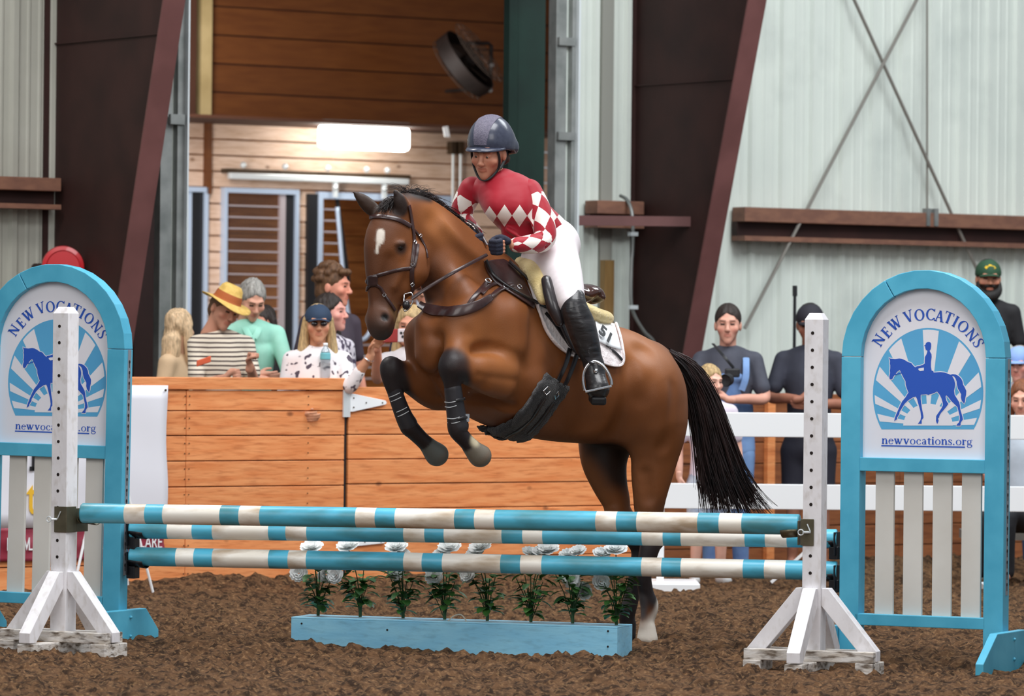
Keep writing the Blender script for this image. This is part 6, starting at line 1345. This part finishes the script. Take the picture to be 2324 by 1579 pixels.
# ================================================================ spectators
def cloth(name, c1, c2=None, **k): return mat('cloth_' + name, c1, c2 or tuple(v * .85 for v in c1[:3]) + (1,), scale=k.pop('scale', 6), rough=.8, bump=.35, bscale=10, **k)
def stripes(name, a, b, period, axis='z', soft=.5, wob=.02):
    m = bpy.data.materials.new(name); m.use_nodes = True; nt = m.node_tree; N, L = nt.nodes, nt.links; bs = N['Principled BSDF']; bs.inputs['Roughness'].default_value = .8
    tc = N.new('ShaderNodeTexCoord'); no = N.new('ShaderNodeTexNoise'); no.inputs['Scale'].default_value = 4; L.new(tc.outputs['Object'], no.inputs['Vector'])
    sx = N.new('ShaderNodeSeparateXYZ'); L.new(tc.outputs['Object'], sx.inputs[0]); w = N.new('ShaderNodeMath'); w.operation = 'MULTIPLY_ADD'; L.new(no.outputs[0], w.inputs[0]); w.inputs[1].default_value = wob; L.new(sx.outputs['Z'], w.inputs[2])
    d = N.new('ShaderNodeMath'); d.operation = 'DIVIDE'; L.new(w.outputs[0], d.inputs[0]); d.inputs[1].default_value = period; f = N.new('ShaderNodeMath'); f.operation = 'FRACT'; L.new(d.outputs[0], f.inputs[0]); g = N.new('ShaderNodeMath'); g.operation = 'LESS_THAN'; L.new(f.outputs[0], g.inputs[0]); g.inputs[1].default_value = soft
    mx = N.new('ShaderNodeMix'); mx.data_type = 'RGBA'; L.new(g.outputs[0], mx.inputs[0]); mx.inputs[6].default_value = a; mx.inputs[7].default_value = b; L.new(mx.outputs[2], bs.inputs['Base Color']); return m
HAIRM = {}
def hair_mat(c, key): return mat('hair_' + key, c, tuple(v * .55 for v in c[:3]) + (1,), scale=28, st=(3, 3, .7), rough=.6, bump=.5, bscale=60)
def hair_mesh(style, rg):
    B = Body((-.16, -.14, -.34), (.16, .20, .20), .007)
    B.ell((0, .022, .045), (.087, .106, .100))
    if style in ('short', 'curly', 'cap'): B.ell((0, .06, -.03), (.078, .062, .075), k=.02)
    if style == 'curly':
        for _ in range(46):
            a, b = rg.uniform(-2.6, 2.6), rg.uniform(-.1, 1.5); B.ell((.085 * math.sin(a) * math.cos(b), .03 - .0 + .10 * -math.cos(a) * math.cos(b) * -1, .05 + .10 * math.sin(b)), (.026, .026, .024), k=.008)
        for x in (-.05, -.02, .02, .05): B.ell((x, -.07, .10), (.03, .03, .024), k=.01)
    if style in ('long', 'wavy', 'longcap'):
        for s in (-1, 1): B.chain([((s * .072, .01, .03), .032), ((s * .088, .02, -.08), .034), ((s * .100, .01, -.20), .036), ((s * .095, -.02, -.30), .024)], k=.02)
        B.chain([((0, .09, 0), .06), ((0, .10, -.14), .065), ((0, .10, -.28), .05)], k=.03)
    if style == 'bun': B.ell((0, .07, -.02), (.07, .055, .065), k=.02); B.ell((0, .13, .02), (.035, .035, .035), k=.01)
    if style == 'pony': B.ell((0, .07, -.02), (.07, .055, .065), k=.02); B.chain([((0, .12, .03), .028), ((0, .155, -.03), .034), ((.02, .15, -.14), .026), ((.03, .14, -.22), .012)], k=.01)
    B.ell((0, -.085, -.025), (.066, .070, .098), k=.014, sub=True)
    if style in ('short', 'curly', 'bun', 'pony', 'cap'): B.ell((0, -.03, -.10), (.12, .09, .07), k=.02, sub=True)
    V, Q = B.mesh(1); c = np.array([0, .02, .03]); d = V - c; r = np.linalg.norm(d, axis=1)[:, None]; th = np.arctan2(d[:, 0], -d[:, 1]); amp = .012 if style in ('short', 'long', 'wavy') else .003
    n = vnoise(th * 5 + 9, V[:, 2] * 22, 41) + .6 * vnoise(th * 14 + 40, V[:, 2] * 30 + th * 2, 42) - .7; V = V + d / (r + 1e-6) * n[:, None] * amp
    V[:, 1] += -.010 * (vnoise(th * 9 + 30, V[:, 2] * 9, 43) - .3) * (V[:, 2] > .03)
    return V, Q
def person(label, px, py, s, yaw=0, pitch=0, roll=0, skin=C(212, 158, 132), hair='short', hairc=(C(70, 50, 38), 'brown'), shirt=None, sleeve=.5, pants=None, shoes=None, k=1.0, lean=0.0, arms=None,
           brow=None, beard=None, ground=0.0, sit=False, body_yaw=None, hat=None, wide=1.0, legskin=False, glasses=False, group=None, torso=1.0):
    o = P(px, py, s); R = rotm(math.radians(yaw), math.radians(pitch), math.radians(roll)); by = math.radians(body_yaw if body_yaw is not None else yaw * .5); Rb = Matrix.Rotation(by, 3, 'Z') @ Matrix.Rotation(math.radians(lean), 3, 'X')
    rg = np.random.default_rng(int(px)); g = thing('person', (o.x, o.y, ground), label, 'person', group)
    H = o.z - ground; lz = -(H / k) ; hipz = -.80 * torso
    J = lambda x, y, z: tuple(o + Rb @ (Vector((x, y, z)) * k))
    JF = lambda x, y, z: tuple(o + Matrix.Rotation(by, 3, 'Z') @ (Vector((x, y, z)) * k))
    hipc = Vector(J(0, .02, hipz)); dh = hipc - o
    hv, hq, hm = get_head(.0058, wide=wide); hw = npc(hv, R, o, k)
    T = [(J(0, .030, -.17), .060), (J(0, .028, -.235), .100, 1.40), (J(0, .025, -.35), .122, 1.32), (J(0, .02, -.50), .112, 1.25), (J(0, .02, -.64), .108, 1.28), (J(0, .02, hipz), .122, 1.3)]
    T = [(t[0], t[1] * k) + t[2:] for t in T]; Lx = tuple(Rb @ Vector((1, 0, 0)))
    ankle_z = ground + .07 * k; legs = []
    for sd in (-1, 1):
        hj = Vector(hipc) + Rb @ Vector((sd * .085 * k, 0, -.03 * k))
        if sit: kn = hj + Matrix.Rotation(by, 3, 'Z') @ Vector((sd * .02, -.40 * k, .02)); an = Vector((kn.x, kn.y + .02, max(ankle_z, kn.z - .42 * k)))
        else: an = Vector((hj.x + sd * .015, hj.y + .03, ankle_z)); kn = hj.lerp(an, .5) + Matrix.Rotation(by, 3, 'Z') @ Vector((0, -.03, 0))
        toe = an + Matrix.Rotation(by, 3, 'Z') @ Vector((sd * .02, -.13 * k, -.035 * k)); legs.append((hj, kn, an, toe))
    arms = arms or {}
    A = []
    for sd in (-1, 1):
        e, w, hd, th, pose = arms.get(sd, ((sd * .235, .05, -.50), (sd * .245, -.02, -.74), (0, -.1, -1), (-sd * .3, -1, 0), 'relaxed'))
        sh = J(sd * .172 * (wide if wide > 1 else 1), .03, -.228); A.append((sh, JF(*e), JF(*w), hd, th, pose))
    lo = np.min([T[0][0], hipc] + [a[1] for a in A] + [a[2] for a in A] + [l[2] for l in legs] + [l[1] for l in legs], 0) - .2; hi = np.max([T[0][0], hipc] + [a[1] for a in A] + [a[2] for a in A] + [l[1] for l in legs], 0) + .2
    B = Body(lo, hi, .015); B.chain([(t[0], t[1] - .015) + t[2:] for t in T], k=.03, L=Lx)
    for a in A: B.chain([(a[0], .045 * k), (tuple((Vector(a[0]) + Vector(a[1])) / 2), .042 * k), (a[1], .037 * k), (tuple((Vector(a[1]) + Vector(a[2])) / 2), .035 * k), (a[2], .026 * k)], k=.02)
    for l in legs: B.chain([(tuple(l[0]), .082 * k), (tuple(l[1]), .050 * k), (tuple(l[1].lerp(l[2], .35)), .048 * k), (tuple(l[2]), .032 * k)], k=.02); B.chain([(tuple(l[2]), .033 * k), (tuple(l[3]), .028 * k)], k=.02)
    bv_, bq_ = B.mesh(1); ms = [(hw, hq), (bv_, bq_)]
    for sd, a in zip((-1, 1), A):
        v, q_ = get_hand(a[5]); v = v.copy(); 
        if sd < 0: v[:, 0] *= -1; q_ = q_[:, ::-1]
        ms.append((xf(v, a[2], Matrix.Rotation(by, 3, 'Z') @ Vector(a[3]), Matrix.Rotation(by, 3, 'Z') @ (Vector(a[4]) * (1 if sd > 0 else 1)) * (1 if sd > 0 else -1), k), q_))
    V, Q = joinm(*ms); cols = np.vstack([head_cols(hv, hm, skin, brow=brow or C(60, 42, 32), beard=beard), np.repeat(np.array(skin[:3])[None], len(V) - len(hv), 0)])
    if not glasses: cols[:len(hv)][hm['eye']] = C(40, 30, 28)[:3]
    mesh_obj('body', V, Q, M_SKIN, g, smooth=True, cols=cols)
    # shirt
    if shirt:
        B = Body(lo, hi, .013); B.chain([(t[0], t[1] + .006) + t[2:] for t in T[1:]], k=.03, L=Lx)
        B.chain([(J(-.15, .03, -.226), .056 * k), (J(0, .03, -.195), .066 * k), (J(.15, .03, -.226), .056 * k)], k=.03)
        for a in A:
            s_, e_, w_ = Vector(a[0]), Vector(a[1]), Vector(a[2]); pts = [(tuple(s_), .060 * k), (tuple(s_.lerp(e_, .45)), .055 * k)]
            if sleeve <= .5: pts.append((tuple(s_.lerp(e_, .72)), .056 * k))
            else: pts += [(tuple(e_), .050 * k)]
            if sleeve > .5: pts.append((tuple(e_.lerp(w_, (sleeve - .5) * 2 * .92)), .042 * k))
            B.chain(pts, k=.02)
        v, q_ = B.mesh(1); mesh_obj('shirt', v, q_, shirt, g, smooth=True)
    if pants:
        B = Body(lo, hi, .015); B.chain([(J(0, .02, -.70), .118 * k, 1.3), (J(0, .02, hipz), .130 * k, 1.3)], k=.03, L=Lx, n=1)
        for l in legs:
            en = .42 if legskin else .95; B.chain([(tuple(l[0]), .100 * k), (tuple(l[0].lerp(l[1], .5)), .088 * k)] + ([(tuple(l[1]), .066 * k), (tuple(l[1].lerp(l[2], en)), .052 * k)] if not legskin else [(tuple(l[0].lerp(l[1], .8)), .088 * k)]), k=.03)
        v, q_ = B.mesh(1); mesh_obj('trousers' if not legskin else 'shorts', v, q_, pants, g, smooth=True)
    for l in legs:
        B = Body(np.minimum(l[2], l[3]) - .12, np.maximum(l[2], l[3]) + .12, .010); B.chain([(tuple(l[2] + Vector((0, .02, -.025))), .044 * k), (tuple(l[3]), .040 * k)], k=.02); v, q_ = B.mesh(1); mesh_obj('shoe', v, q_, shoes or cloth('shoe', C(200, 200, 200)), g, smooth=True)
    if hair:
        key = (hair, int(px) if hair == 'curly' else 0)
        if key not in HAIRM: HAIRM[key] = hair_mesh(hair, rg)
        v, q_ = HAIRM[key]; mesh_obj('hair', npc(v, R, o, k), q_, hair_mat(*hairc), g, smooth=True)
    L_ = lambda x, y, z: Vector(tuple(npc(np.array([[x, y, z]]), R, o, k)[0]))
    if beard is not None:
        B = Body((-.1, -.16, -.2), (.1, .05, .02), .006); B.chain([((-.070, -.02, -.03), .020), ((-.058, -.05, -.085), .032), ((0, -.085, -.115), .044), ((.058, -.05, -.085), .032), ((.070, -.02, -.03), .020)], k=.02, n=4); B.chain([((-.03, -.098, -.045), .009), ((0, -.106, -.043), .009), ((.03, -.098, -.045), .009)], k=.01, n=2)
        B.ell((0, -.10, -.0635), (.02, .03, .008), k=.006, sub=True); v, q_ = B.mesh(1); mesh_obj('beard', npc(v, R, o, k), q_, hair_mat(beard, 'beard'), g, smooth=True)
    if hat:
        kind, hm1, hm2 = hat
        if kind == 'cap':
            B = Body((-.12, -.14, -.02), (.12, .16, .17), .0065); B.ell((0, .012, .045), (.092, .112, .098)); B.ell((0, .01, -.07), (.2, .25, .105), k=.004, sub=True); v, q_ = B.mesh(1); ca = mesh_obj('cap', npc(v, R, o, k), q_, hm1, g, smooth=True)
            V2 = []; n = 12
            for i in range(n + 1):
                a = math.radians(-90 - 58 + 116 * i / n)
                for t in (0, .5, 1): V2.append(tuple(L_(.090 * math.cos(a) * (1 - .1 * t), .012 + .108 * math.sin(a) - .075 * t * math.cos((i / n - .5) * 2.6), .042 - .012 * t - .016 * (abs(i / n - .5) * 2) ** 2)))
            br_ = mesh_obj('brim', V2, [[3 * i + j, 3 * i + j + 1, 3 * i + j + 4, 3 * i + j + 3] for i in range(n) for j in (0, 1)], hm1 if hm2 is None or hm2[0] == 'logo' else hm2, ca, smooth=True); md = br_.modifiers.new('s', 'SOLIDIFY'); md.thickness = .004
            if isinstance(hm2, tuple):
                mb = MB(); pl = [(-.040, .0), (-.028, .012), (-.016, .010), (-.006, .022), (.010, .020), (.018, .012), (.032, .010), (.042, -.004), (.03, -.010), (-.03, -.010)]
                mb.add([L_(x, .012 - .1135 * math.sqrt(max(0, 1 - (x / .092) ** 2 - ((z + .085 - .045) / .098) ** 2)) - .002, z + .085) for x, z in pl], [list(range(len(pl)))]); mb.build('cap_badge', hm2[1], ca)
        if kind == 'straw':
            V2 = []; prof = [(.170, -.000, 0), (.150, .004, 0), (.120, .012, 0), (.098, .016, 0), (.092, .030, 1), (.088, .060, 1), (.082, .068, 0), (.072, .105, 0), (.055, .125, 0), (.03, .118, 0), (.002, .112, 0)]; n = 40; Fc = []; mi = []
            for r_, z, b_ in prof:
                for i in range(n):
                    a = 2 * math.pi * i / n; wv = .018 * math.cos(2 * a) * (r_ > .1) * ((r_ - .09) / .08); V2.append(tuple(L_(r_ * math.cos(a) * .98, .01 + r_ * 1.12 * math.sin(a), .052 + z + wv)))
            for j in range(len(prof) - 1):
                for i in range(n): Fc.append([j * n + i, j * n + (i + 1) % n, (j + 1) * n + (i + 1) % n, (j + 1) * n + i]); mi.append(1 if prof[j][2] or prof[j + 1][2] and prof[j][1] > .01 else 0)
            ho_ = mesh_obj('straw_hat', V2, Fc, [hm1, hm2], g, smooth=True, mi=mi); md = ho_.modifiers.new('s', 'SOLIDIFY'); md.thickness = .004
    if glasses:
        for sd in (-1, 1):
            mb = MB(); mb.ball((0, 0, 0), (.023 * k, .006, .017 * k), 12, fr=lambda x, y, z, c=L_(sd * .031, -.106, .006): c + R @ Vector((x, y, z))); mb.build('lens', mat('dark_lens', C(40, 30, 34), rough=.1, coat=1), g, smooth=True)
    return g, L_, J, A
_HH = {}
def get_hand(p):
    if p not in _HH: _HH[p] = hand_mesh(p, 1.0, .006)
    return _HH[p]
GR, BRN, DK, BLD, AUB, DRK = (C(170, 166, 160), 'grey'), (C(112, 76, 48), 'brown'), (C(48, 34, 28), 'dark'), (C(204, 172, 122), 'blond'), (C(142, 84, 50), 'auburn'), (C(26, 20, 20), 'black')
FLZ = .30
# ---- left of the doorway, behind the barrier
strp = stripes('striped_shirt', C(226, 214, 196), C(84, 70, 66), .030, soft=.36)
g, L_, J, A = person('woman in wide straw hat and striped shirt looking down at her hands', 508, 704, 345, yaw=36, pitch=18, roll=16, skin=C(196, 140, 116), hair='bun', hairc=BRN, shirt=strp, sleeve=.42, pants=cloth('tan', C(170, 150, 120)), ground=FLZ, body_yaw=20, lean=6,
    arms={-1: ((-.20, -.06, -.50), (-.06, -.26, -.44), (.5, -.5, .2), (.2, -.2, 1), 'grip'), 1: ((.20, -.05, -.48), (.10, -.28, -.36), (.1, -.3, .9), (-1, -.2, 0), 'grip')}, hat=('straw', cloth('straw', C(222, 186, 104), C(202, 164, 84), scale=30), cloth('hatband', C(168, 88, 40))))
c = WP(452, 823, 352, 0); mb = MB(); fr = Frame(P(462, 822, 353), (1, .2, .35)); mb.box(fr, -.055, .06, -.006, .006, -.02, .03); mb.build('case', cloth('coral', C(214, 96, 60)), None) if False else None
ph = thing('smartphone', fr.o, 'smartphone in an orange case held by the woman in straw hat', 'phone'); mb = MB(); mb.box(fr, -.048, .05, -.006, .006, -.014, .026); mb.build('case', cloth('coral', C(214, 96, 60)), ph, bevel=.005); mb = MB(); mb.box(fr, -.044, .046, .006, .008, -.011, .023); mb.build('screen', M_BLACK, ph)
g, L_, J, A = person('grey-haired older man in a mint green shirt leaning on the barrier', 572, 682, 336, yaw=22, pitch=28, skin=C(214, 158, 134), hair='short', hairc=GR, shirt=cloth('mint', C(168, 226, 206), C(148, 210, 190)), sleeve=.62, pants=cloth('navy', C(40, 48, 70)), ground=FLZ, body_yaw=8, lean=10, k=1.02,
    arms={-1: ((-.22, -.04, -.50), (.02, -.22, -.50), (1, -.2, 0), (0, -.3, 1), 'relaxed'), 1: ((.25, -.06, -.50), (.04, -.26, -.52), (-1, -.2, 0), (0, -.3, 1), 'relaxed')})
_m = cloth('mint', C(168, 226, 206))
for sd in (-1, 1): strap('collar', [J(sd * .055, .05, -.145), J(sd * .062, -.01, -.155), J(sd * .035, -.075, -.20), J(sd * .012, -.098, -.235)], .04, _m, g, .008, free=True)
strap('placket', [J(0, -.10, -.23), J(0, -.135, -.33), J(0, -.14, -.42)], .03, _m, g, .008, free=True)
person('dark-haired smiling woman in black behind the man in mint shirt', 597, 737, 322, yaw=-22, pitch=6, skin=C(206, 142, 118), hair='long', hairc=DK, shirt=cloth('black', C(26, 24, 28)), sleeve=.9, pants=cloth('navy', C(40, 48, 70)), ground=FLZ, k=.95, body_yaw=25)
person('young man with curly brown hair in profile facing right', 757, 652, 330, yaw=72, pitch=2, skin=C(222, 148, 124), hair='curly', hairc=BRN, shirt=cloth('plum', C(72, 60, 72)), sleeve=.5, pants=cloth('navy', C(40, 48, 70)), ground=FLZ, k=1.08, body_yaw=40)
spot = mat('cloth_floral', C(222, 214, 222), C(74, 62, 84), scale=26, rough=.8, detail=1, blo=.5, bhi=.56)
person('dark-haired woman in profile in a patterned shirt behind navy cap', 752, 712, 338, yaw=66, pitch=-4, skin=C(226, 160, 146), hair='long', hairc=DK, shirt=spot, sleeve=.6, pants=cloth('navy', C(40, 48, 70)), ground=FLZ, k=.98, body_yaw=45)
M_BLOU = mat('cloth_blouse', C(236, 230, 232), C(80, 70, 84), scale=22, rough=.8, detail=1, blo=.60, bhi=.64)
g, L_, J, A = person('woman in navy cap and sunglasses with white embroidered blouse, one arm raised', 722, 738, 352, yaw=6, pitch=-2, skin=C(206, 148, 116), hair='longcap', hairc=BLD, shirt=M_BLOU, sleeve=.74, pants=cloth('tan', C(170, 150, 120)), ground=FLZ, k=.98, body_yaw=8, glasses=True,
    arms={1: ((.20, -.10, -.40), (.33, -.20, -.19), (.35, -.2, .8), (-1, -.3, 0), 'relaxed'), -1: ((-.22, .02, -.50), (-.14, -.18, -.60), (.6, -.5, 0), (0, -.3, 1), 'relaxed')}, hat=('cap', cloth('navycap', C(38, 58, 84)), None))
mb = MB(); w = Vector(A[1][2]); d = (Vector(A[1][2]) - Vector(A[1][1])).normalized(); ringm(mb, w - d * .03, d, .034, .005); mb.build('bracelet', M_SILV, g)
g, L_, J, A = person('blond person in white shirt holding up a phone beside the horse chest', 932, 742, 346, yaw=-10, pitch=4, skin=C(208, 146, 120), hair='long', hairc=BLD, shirt=cloth('white', C(232, 228, 232)), sleeve=.5, pants=cloth('navy', C(40, 48, 70)), ground=FLZ, k=1.0, body_yaw=-10,
    arms={-1: ((-.20, -.10, -.34), (-.16, -.30, -.12), (.3, -.2, .7), (1, -.2, 0), 'hold'), 1: ((.20, -.10, -.34), (.05, -.30, -.12), (-.3, -.2, .7), (-1, -.2, 0), 'hold')})
fr = Frame(P(892, 762, 351.5), (1, .05, .03)); ph = thing('smartphone', fr.o, 'smartphone in red and white case held up in front of a face', 'phone')
mb = MB(); mb.box(fr, -.092, .03, -.006, .006, -.042, .045); mb.build('red_case', cloth('redcase', C(160, 50, 48)), ph, bevel=.006); mb = MB(); mb.box(fr, .03, .094, -.006, .006, -.042, .045); cm = mb.build('camera_plate', cloth('paleplate', C(226, 212, 214)), ph, bevel=.006)
for x, z in ((.052, .018), (.074, .018), (.062, -.006)): mb = MB(); mb.lathe(fr(x, -.006, z), -fr.y, [(.009, 0), (.009, .003), (.001, .003)], 12); mb.build('lens', M_BLACK, cm)
person('person in orange cap and navy shirt mostly hidden behind the horse neck', 968, 660, 318, yaw=-15, skin=C(204, 150, 124), hair='cap', hairc=DK, shirt=cloth('navyshirt', C(44, 52, 88)), pants=cloth('navy', C(40, 48, 70)), ground=FLZ, hat=('cap', cloth('orangecap', C(222, 84, 44)), None))
person('person with pale blond hair and beige top at the left door post', 408, 748, 338, yaw=150, skin=C(214, 170, 140), hair='long', hairc=(C(226, 192, 152), 'pale'), shirt=cloth('beige', C(216, 184, 148)), sleeve=.9, pants=cloth('tan', C(170, 150, 120)), ground=FLZ, k=.98)
# water bottle on the barrier
c = WP(738, 857, S1, -.04); wb = thing('water_bottle', c, 'clear plastic water bottle with teal label standing on the barrier', 'bottle')
mb = MB(); mb.lathe(c, UP, [(.030, 0), (.033, .01), (.033, .09), (.030, .10), (.033, .11), (.033, .15), (.024, .18), (.013, .195), (.013, .205)], 20); mb.build('body', mat('clear_pet', C(235, 240, 245), rough=.08, trans=.92), wb, smooth=True)
mb = MB(); mb.lathe(c + UP * .118, UP, [(.0335, 0), (.0338, .005), (.0338, .035), (.0335, .04)], 20); mb.build('label', cloth('teallabel', C(120, 196, 206)), wb, smooth=True)
mb = MB(); mb.lathe(c + UP * .203, UP, [(.015, 0), (.015, .02), (.001, .021)], 14); mb.build('cap', M_WHITEP, wb, smooth=True)
# ---- right, behind the white fence
den = cloth('denim', C(120, 152, 198), C(86, 116, 166), scale=5); tee = cloth('slate_tee', C(74, 76, 88), C(58, 60, 72))
g, L_, J, A = person('woman with pulled-back dark hair in grey tee and denim overalls', 1652, 738, 330, yaw=-4, pitch=2, skin=C(214, 158, 138), hair='bun', hairc=DK, shirt=tee, sleeve=.5, pants=den, k=1.06, body_yaw=-6,
    arms={1: ((.245, -.02, -.47), (.02, -.24, -.48), (-1, -.1, .05), (0, -.3, 1), 'relaxed'), -1: ((-.24, -.06, -.40), (-.13, -.22, -.33), (.5, -.3, -.3), (0, -1, .3), 'relaxed')}, shoes=cloth('purple', C(120, 70, 150)))
B = Body(tuple(Vector(J(0, 0, -.6)) - Vector((.3, .3, .4))), tuple(Vector(J(0, 0, -.4)) + Vector((.3, .3, .3))), .011)
B.chain([(J(.0, .02, -.54), .136, 1.32), (J(0, .02, -.66), .138, 1.34), (J(0, .02, -.80), .148, 1.32)], k=.03, L=X3)
B.chain([(J(.03, .02, -.40), .132, .72), (J(.02, .02, -.48), .137, .86), (J(.0, .02, -.56), .138, 1.1)], k=.02, L=X3); B.chain([(J(-.03, -.09, -.34), .030), (J(.09, -.09, -.34), .030)], k=.03, n=1); v, q_ = B.mesh(1); mesh_obj('overall_bib', v, q_, den, g, smooth=True)
strap('overall_strap', [J(.10, -.125, -.42), J(.125, -.118, -.34), J(.125, -.075, -.25), J(.12, -.01, -.195)], .045, den, g, .006, free=True)
cm_ = thing('camera', P(1655, 852, 338), 'black camera hanging at the chest of the woman in overalls', 'camera'); mb = MB(); f_ = Frame(P(1662, 846, 337), (1, 0, 0)); mb.box(f_, -.05, .05, -.03, .03, -.03, .03); mb.build('camera_body', M_BLACK, cm_, bevel=.01); mb = MB(); mb.lathe(P(1650, 862, 339), (-.3, -1, -.1), [(.042, -.03), (.045, .03), (.04, .05), (.034, .04), (.001, .035)], 20); mb.build('camera_lens', M_BLACK, cm_, smooth=True, angle=40)
strap('neck_strap', [P(1665, 835, 337), P(1640, 805, 337), P(1618, 780, 334)], .02, M_BLACK, cm_, .004, free=True)
person('blond child in white top and blue shorts in front of the woman in overalls', 1612, 868, 346, yaw=34, pitch=4, skin=C(228, 176, 156), hair='short', hairc=BLD, shirt=cloth('lavender', C(226, 214, 228)), sleeve=.3, pants=cloth('kidshort', C(140, 156, 186), C(190, 200, 214), scale=14), legskin=True, k=.84, body_yaw=10, shoes=cloth('shoe', C(200, 200, 200)))
polo = cloth('dark_polo', C(56, 58, 72), C(44, 46, 58))
person('man in black cap and dark polo, arms folded, behind the right white post', 1838, 738, 328, yaw=-8, pitch=10, skin=C(156, 104, 84), hair='cap', hairc=DRK, shirt=polo, sleeve=.5, pants=cloth('nightshort', C(30, 30, 44)), legskin=True, k=1.06, beard=None, body_yaw=-5,
    arms={-1: ((-.25, -.02, -.47), (-.05, -.26, -.48), (1, -.1, .1), (0, -.3, 1), 'relaxed'), 1: ((.25, -.02, -.50), (.03, -.24, -.52), (-1, -.1, .05), (0, -.3, 1), 'relaxed')}, hat=('cap', cloth('blackcap', C(34, 32, 42)), None), shoes=M_BLACK)
mb = MB(); mb.tube([P(1804, 655, 320) - Vector((0, 0, 1.9)), P(1804, 655, 320)], .011, 8); mb.tube([P(1804, 672, 320), P(1804, 648, 320)], .017, 8); o = mb.build('antenna_rod', M_BLACK, loc=P(1804, 740, 320)); tag(o, 'black upright rod rising beside the man in black cap', 'rod')
person('bearded man in green cap and black polo above the right arch', 2243, 634, 316, yaw=2, pitch=2, skin=C(190, 132, 106), hair='cap', hairc=DRK, shirt=cloth('black', C(26, 24, 28)), sleeve=.5, pants=cloth('black2', C(34, 34, 38)), ground=.30, k=1.03, beard=C(26, 20, 18), hat=('cap', cloth('greencap', C(38, 74, 50)), ('logo', cloth('yellowbadge', C(214, 176, 40)))), body_yaw=0)
mb = MB(); fr = wallframe(300); mb.box(fr, wu(2130, 300), wu(2420, 300), -2.0, -.1, -.02, .30); o = mb.build('viewing_step', M_CONC, loc=fr(wu(2250, 300), -1, 0)); tag(o, 'low concrete viewing step below the bearded man', 'step')
person('man in light blue cap at the right edge behind the fence', 2312, 828, 326, yaw=-18, pitch=6, skin=C(226, 160, 144), hair='cap', hairc=GR, shirt=cloth('paleblue', C(206, 212, 226)), pants=cloth('bluejean', C(70, 92, 130)), k=.94, hat=('cap', cloth('skycap', C(142, 172, 226)), None))
person('auburn-haired person in pale blue top seated at the right edge', 2320, 908, 338, yaw=-14, pitch=8, skin=C(222, 164, 142), hair='long', hairc=AUB, shirt=cloth('iceblue', C(206, 218, 232)), sleeve=.4, pants=cloth('blackjean', C(30, 30, 36)), k=.96, sit=True, body_yaw=-35)
mb = MB(); c = P(2322, 1200, 334); fr = Frame((c.x, c.y + .1, 0), (1, 0, 0)); bn_ = thing('bench', fr.o, 'low grey bench under the auburn-haired person', 'bench'); mb.box(fr, -.4, .6, -.15, .25, .27, .33); mb.build('seat', M_CONC, bn_)
for x in (-.32, .5): mb = MB(); mb.box(fr, x, x + .05, -.1, .2, 0, .27); mb.build('leg', M_CONC, bn_)
# shared child copies of neighbours at the rail
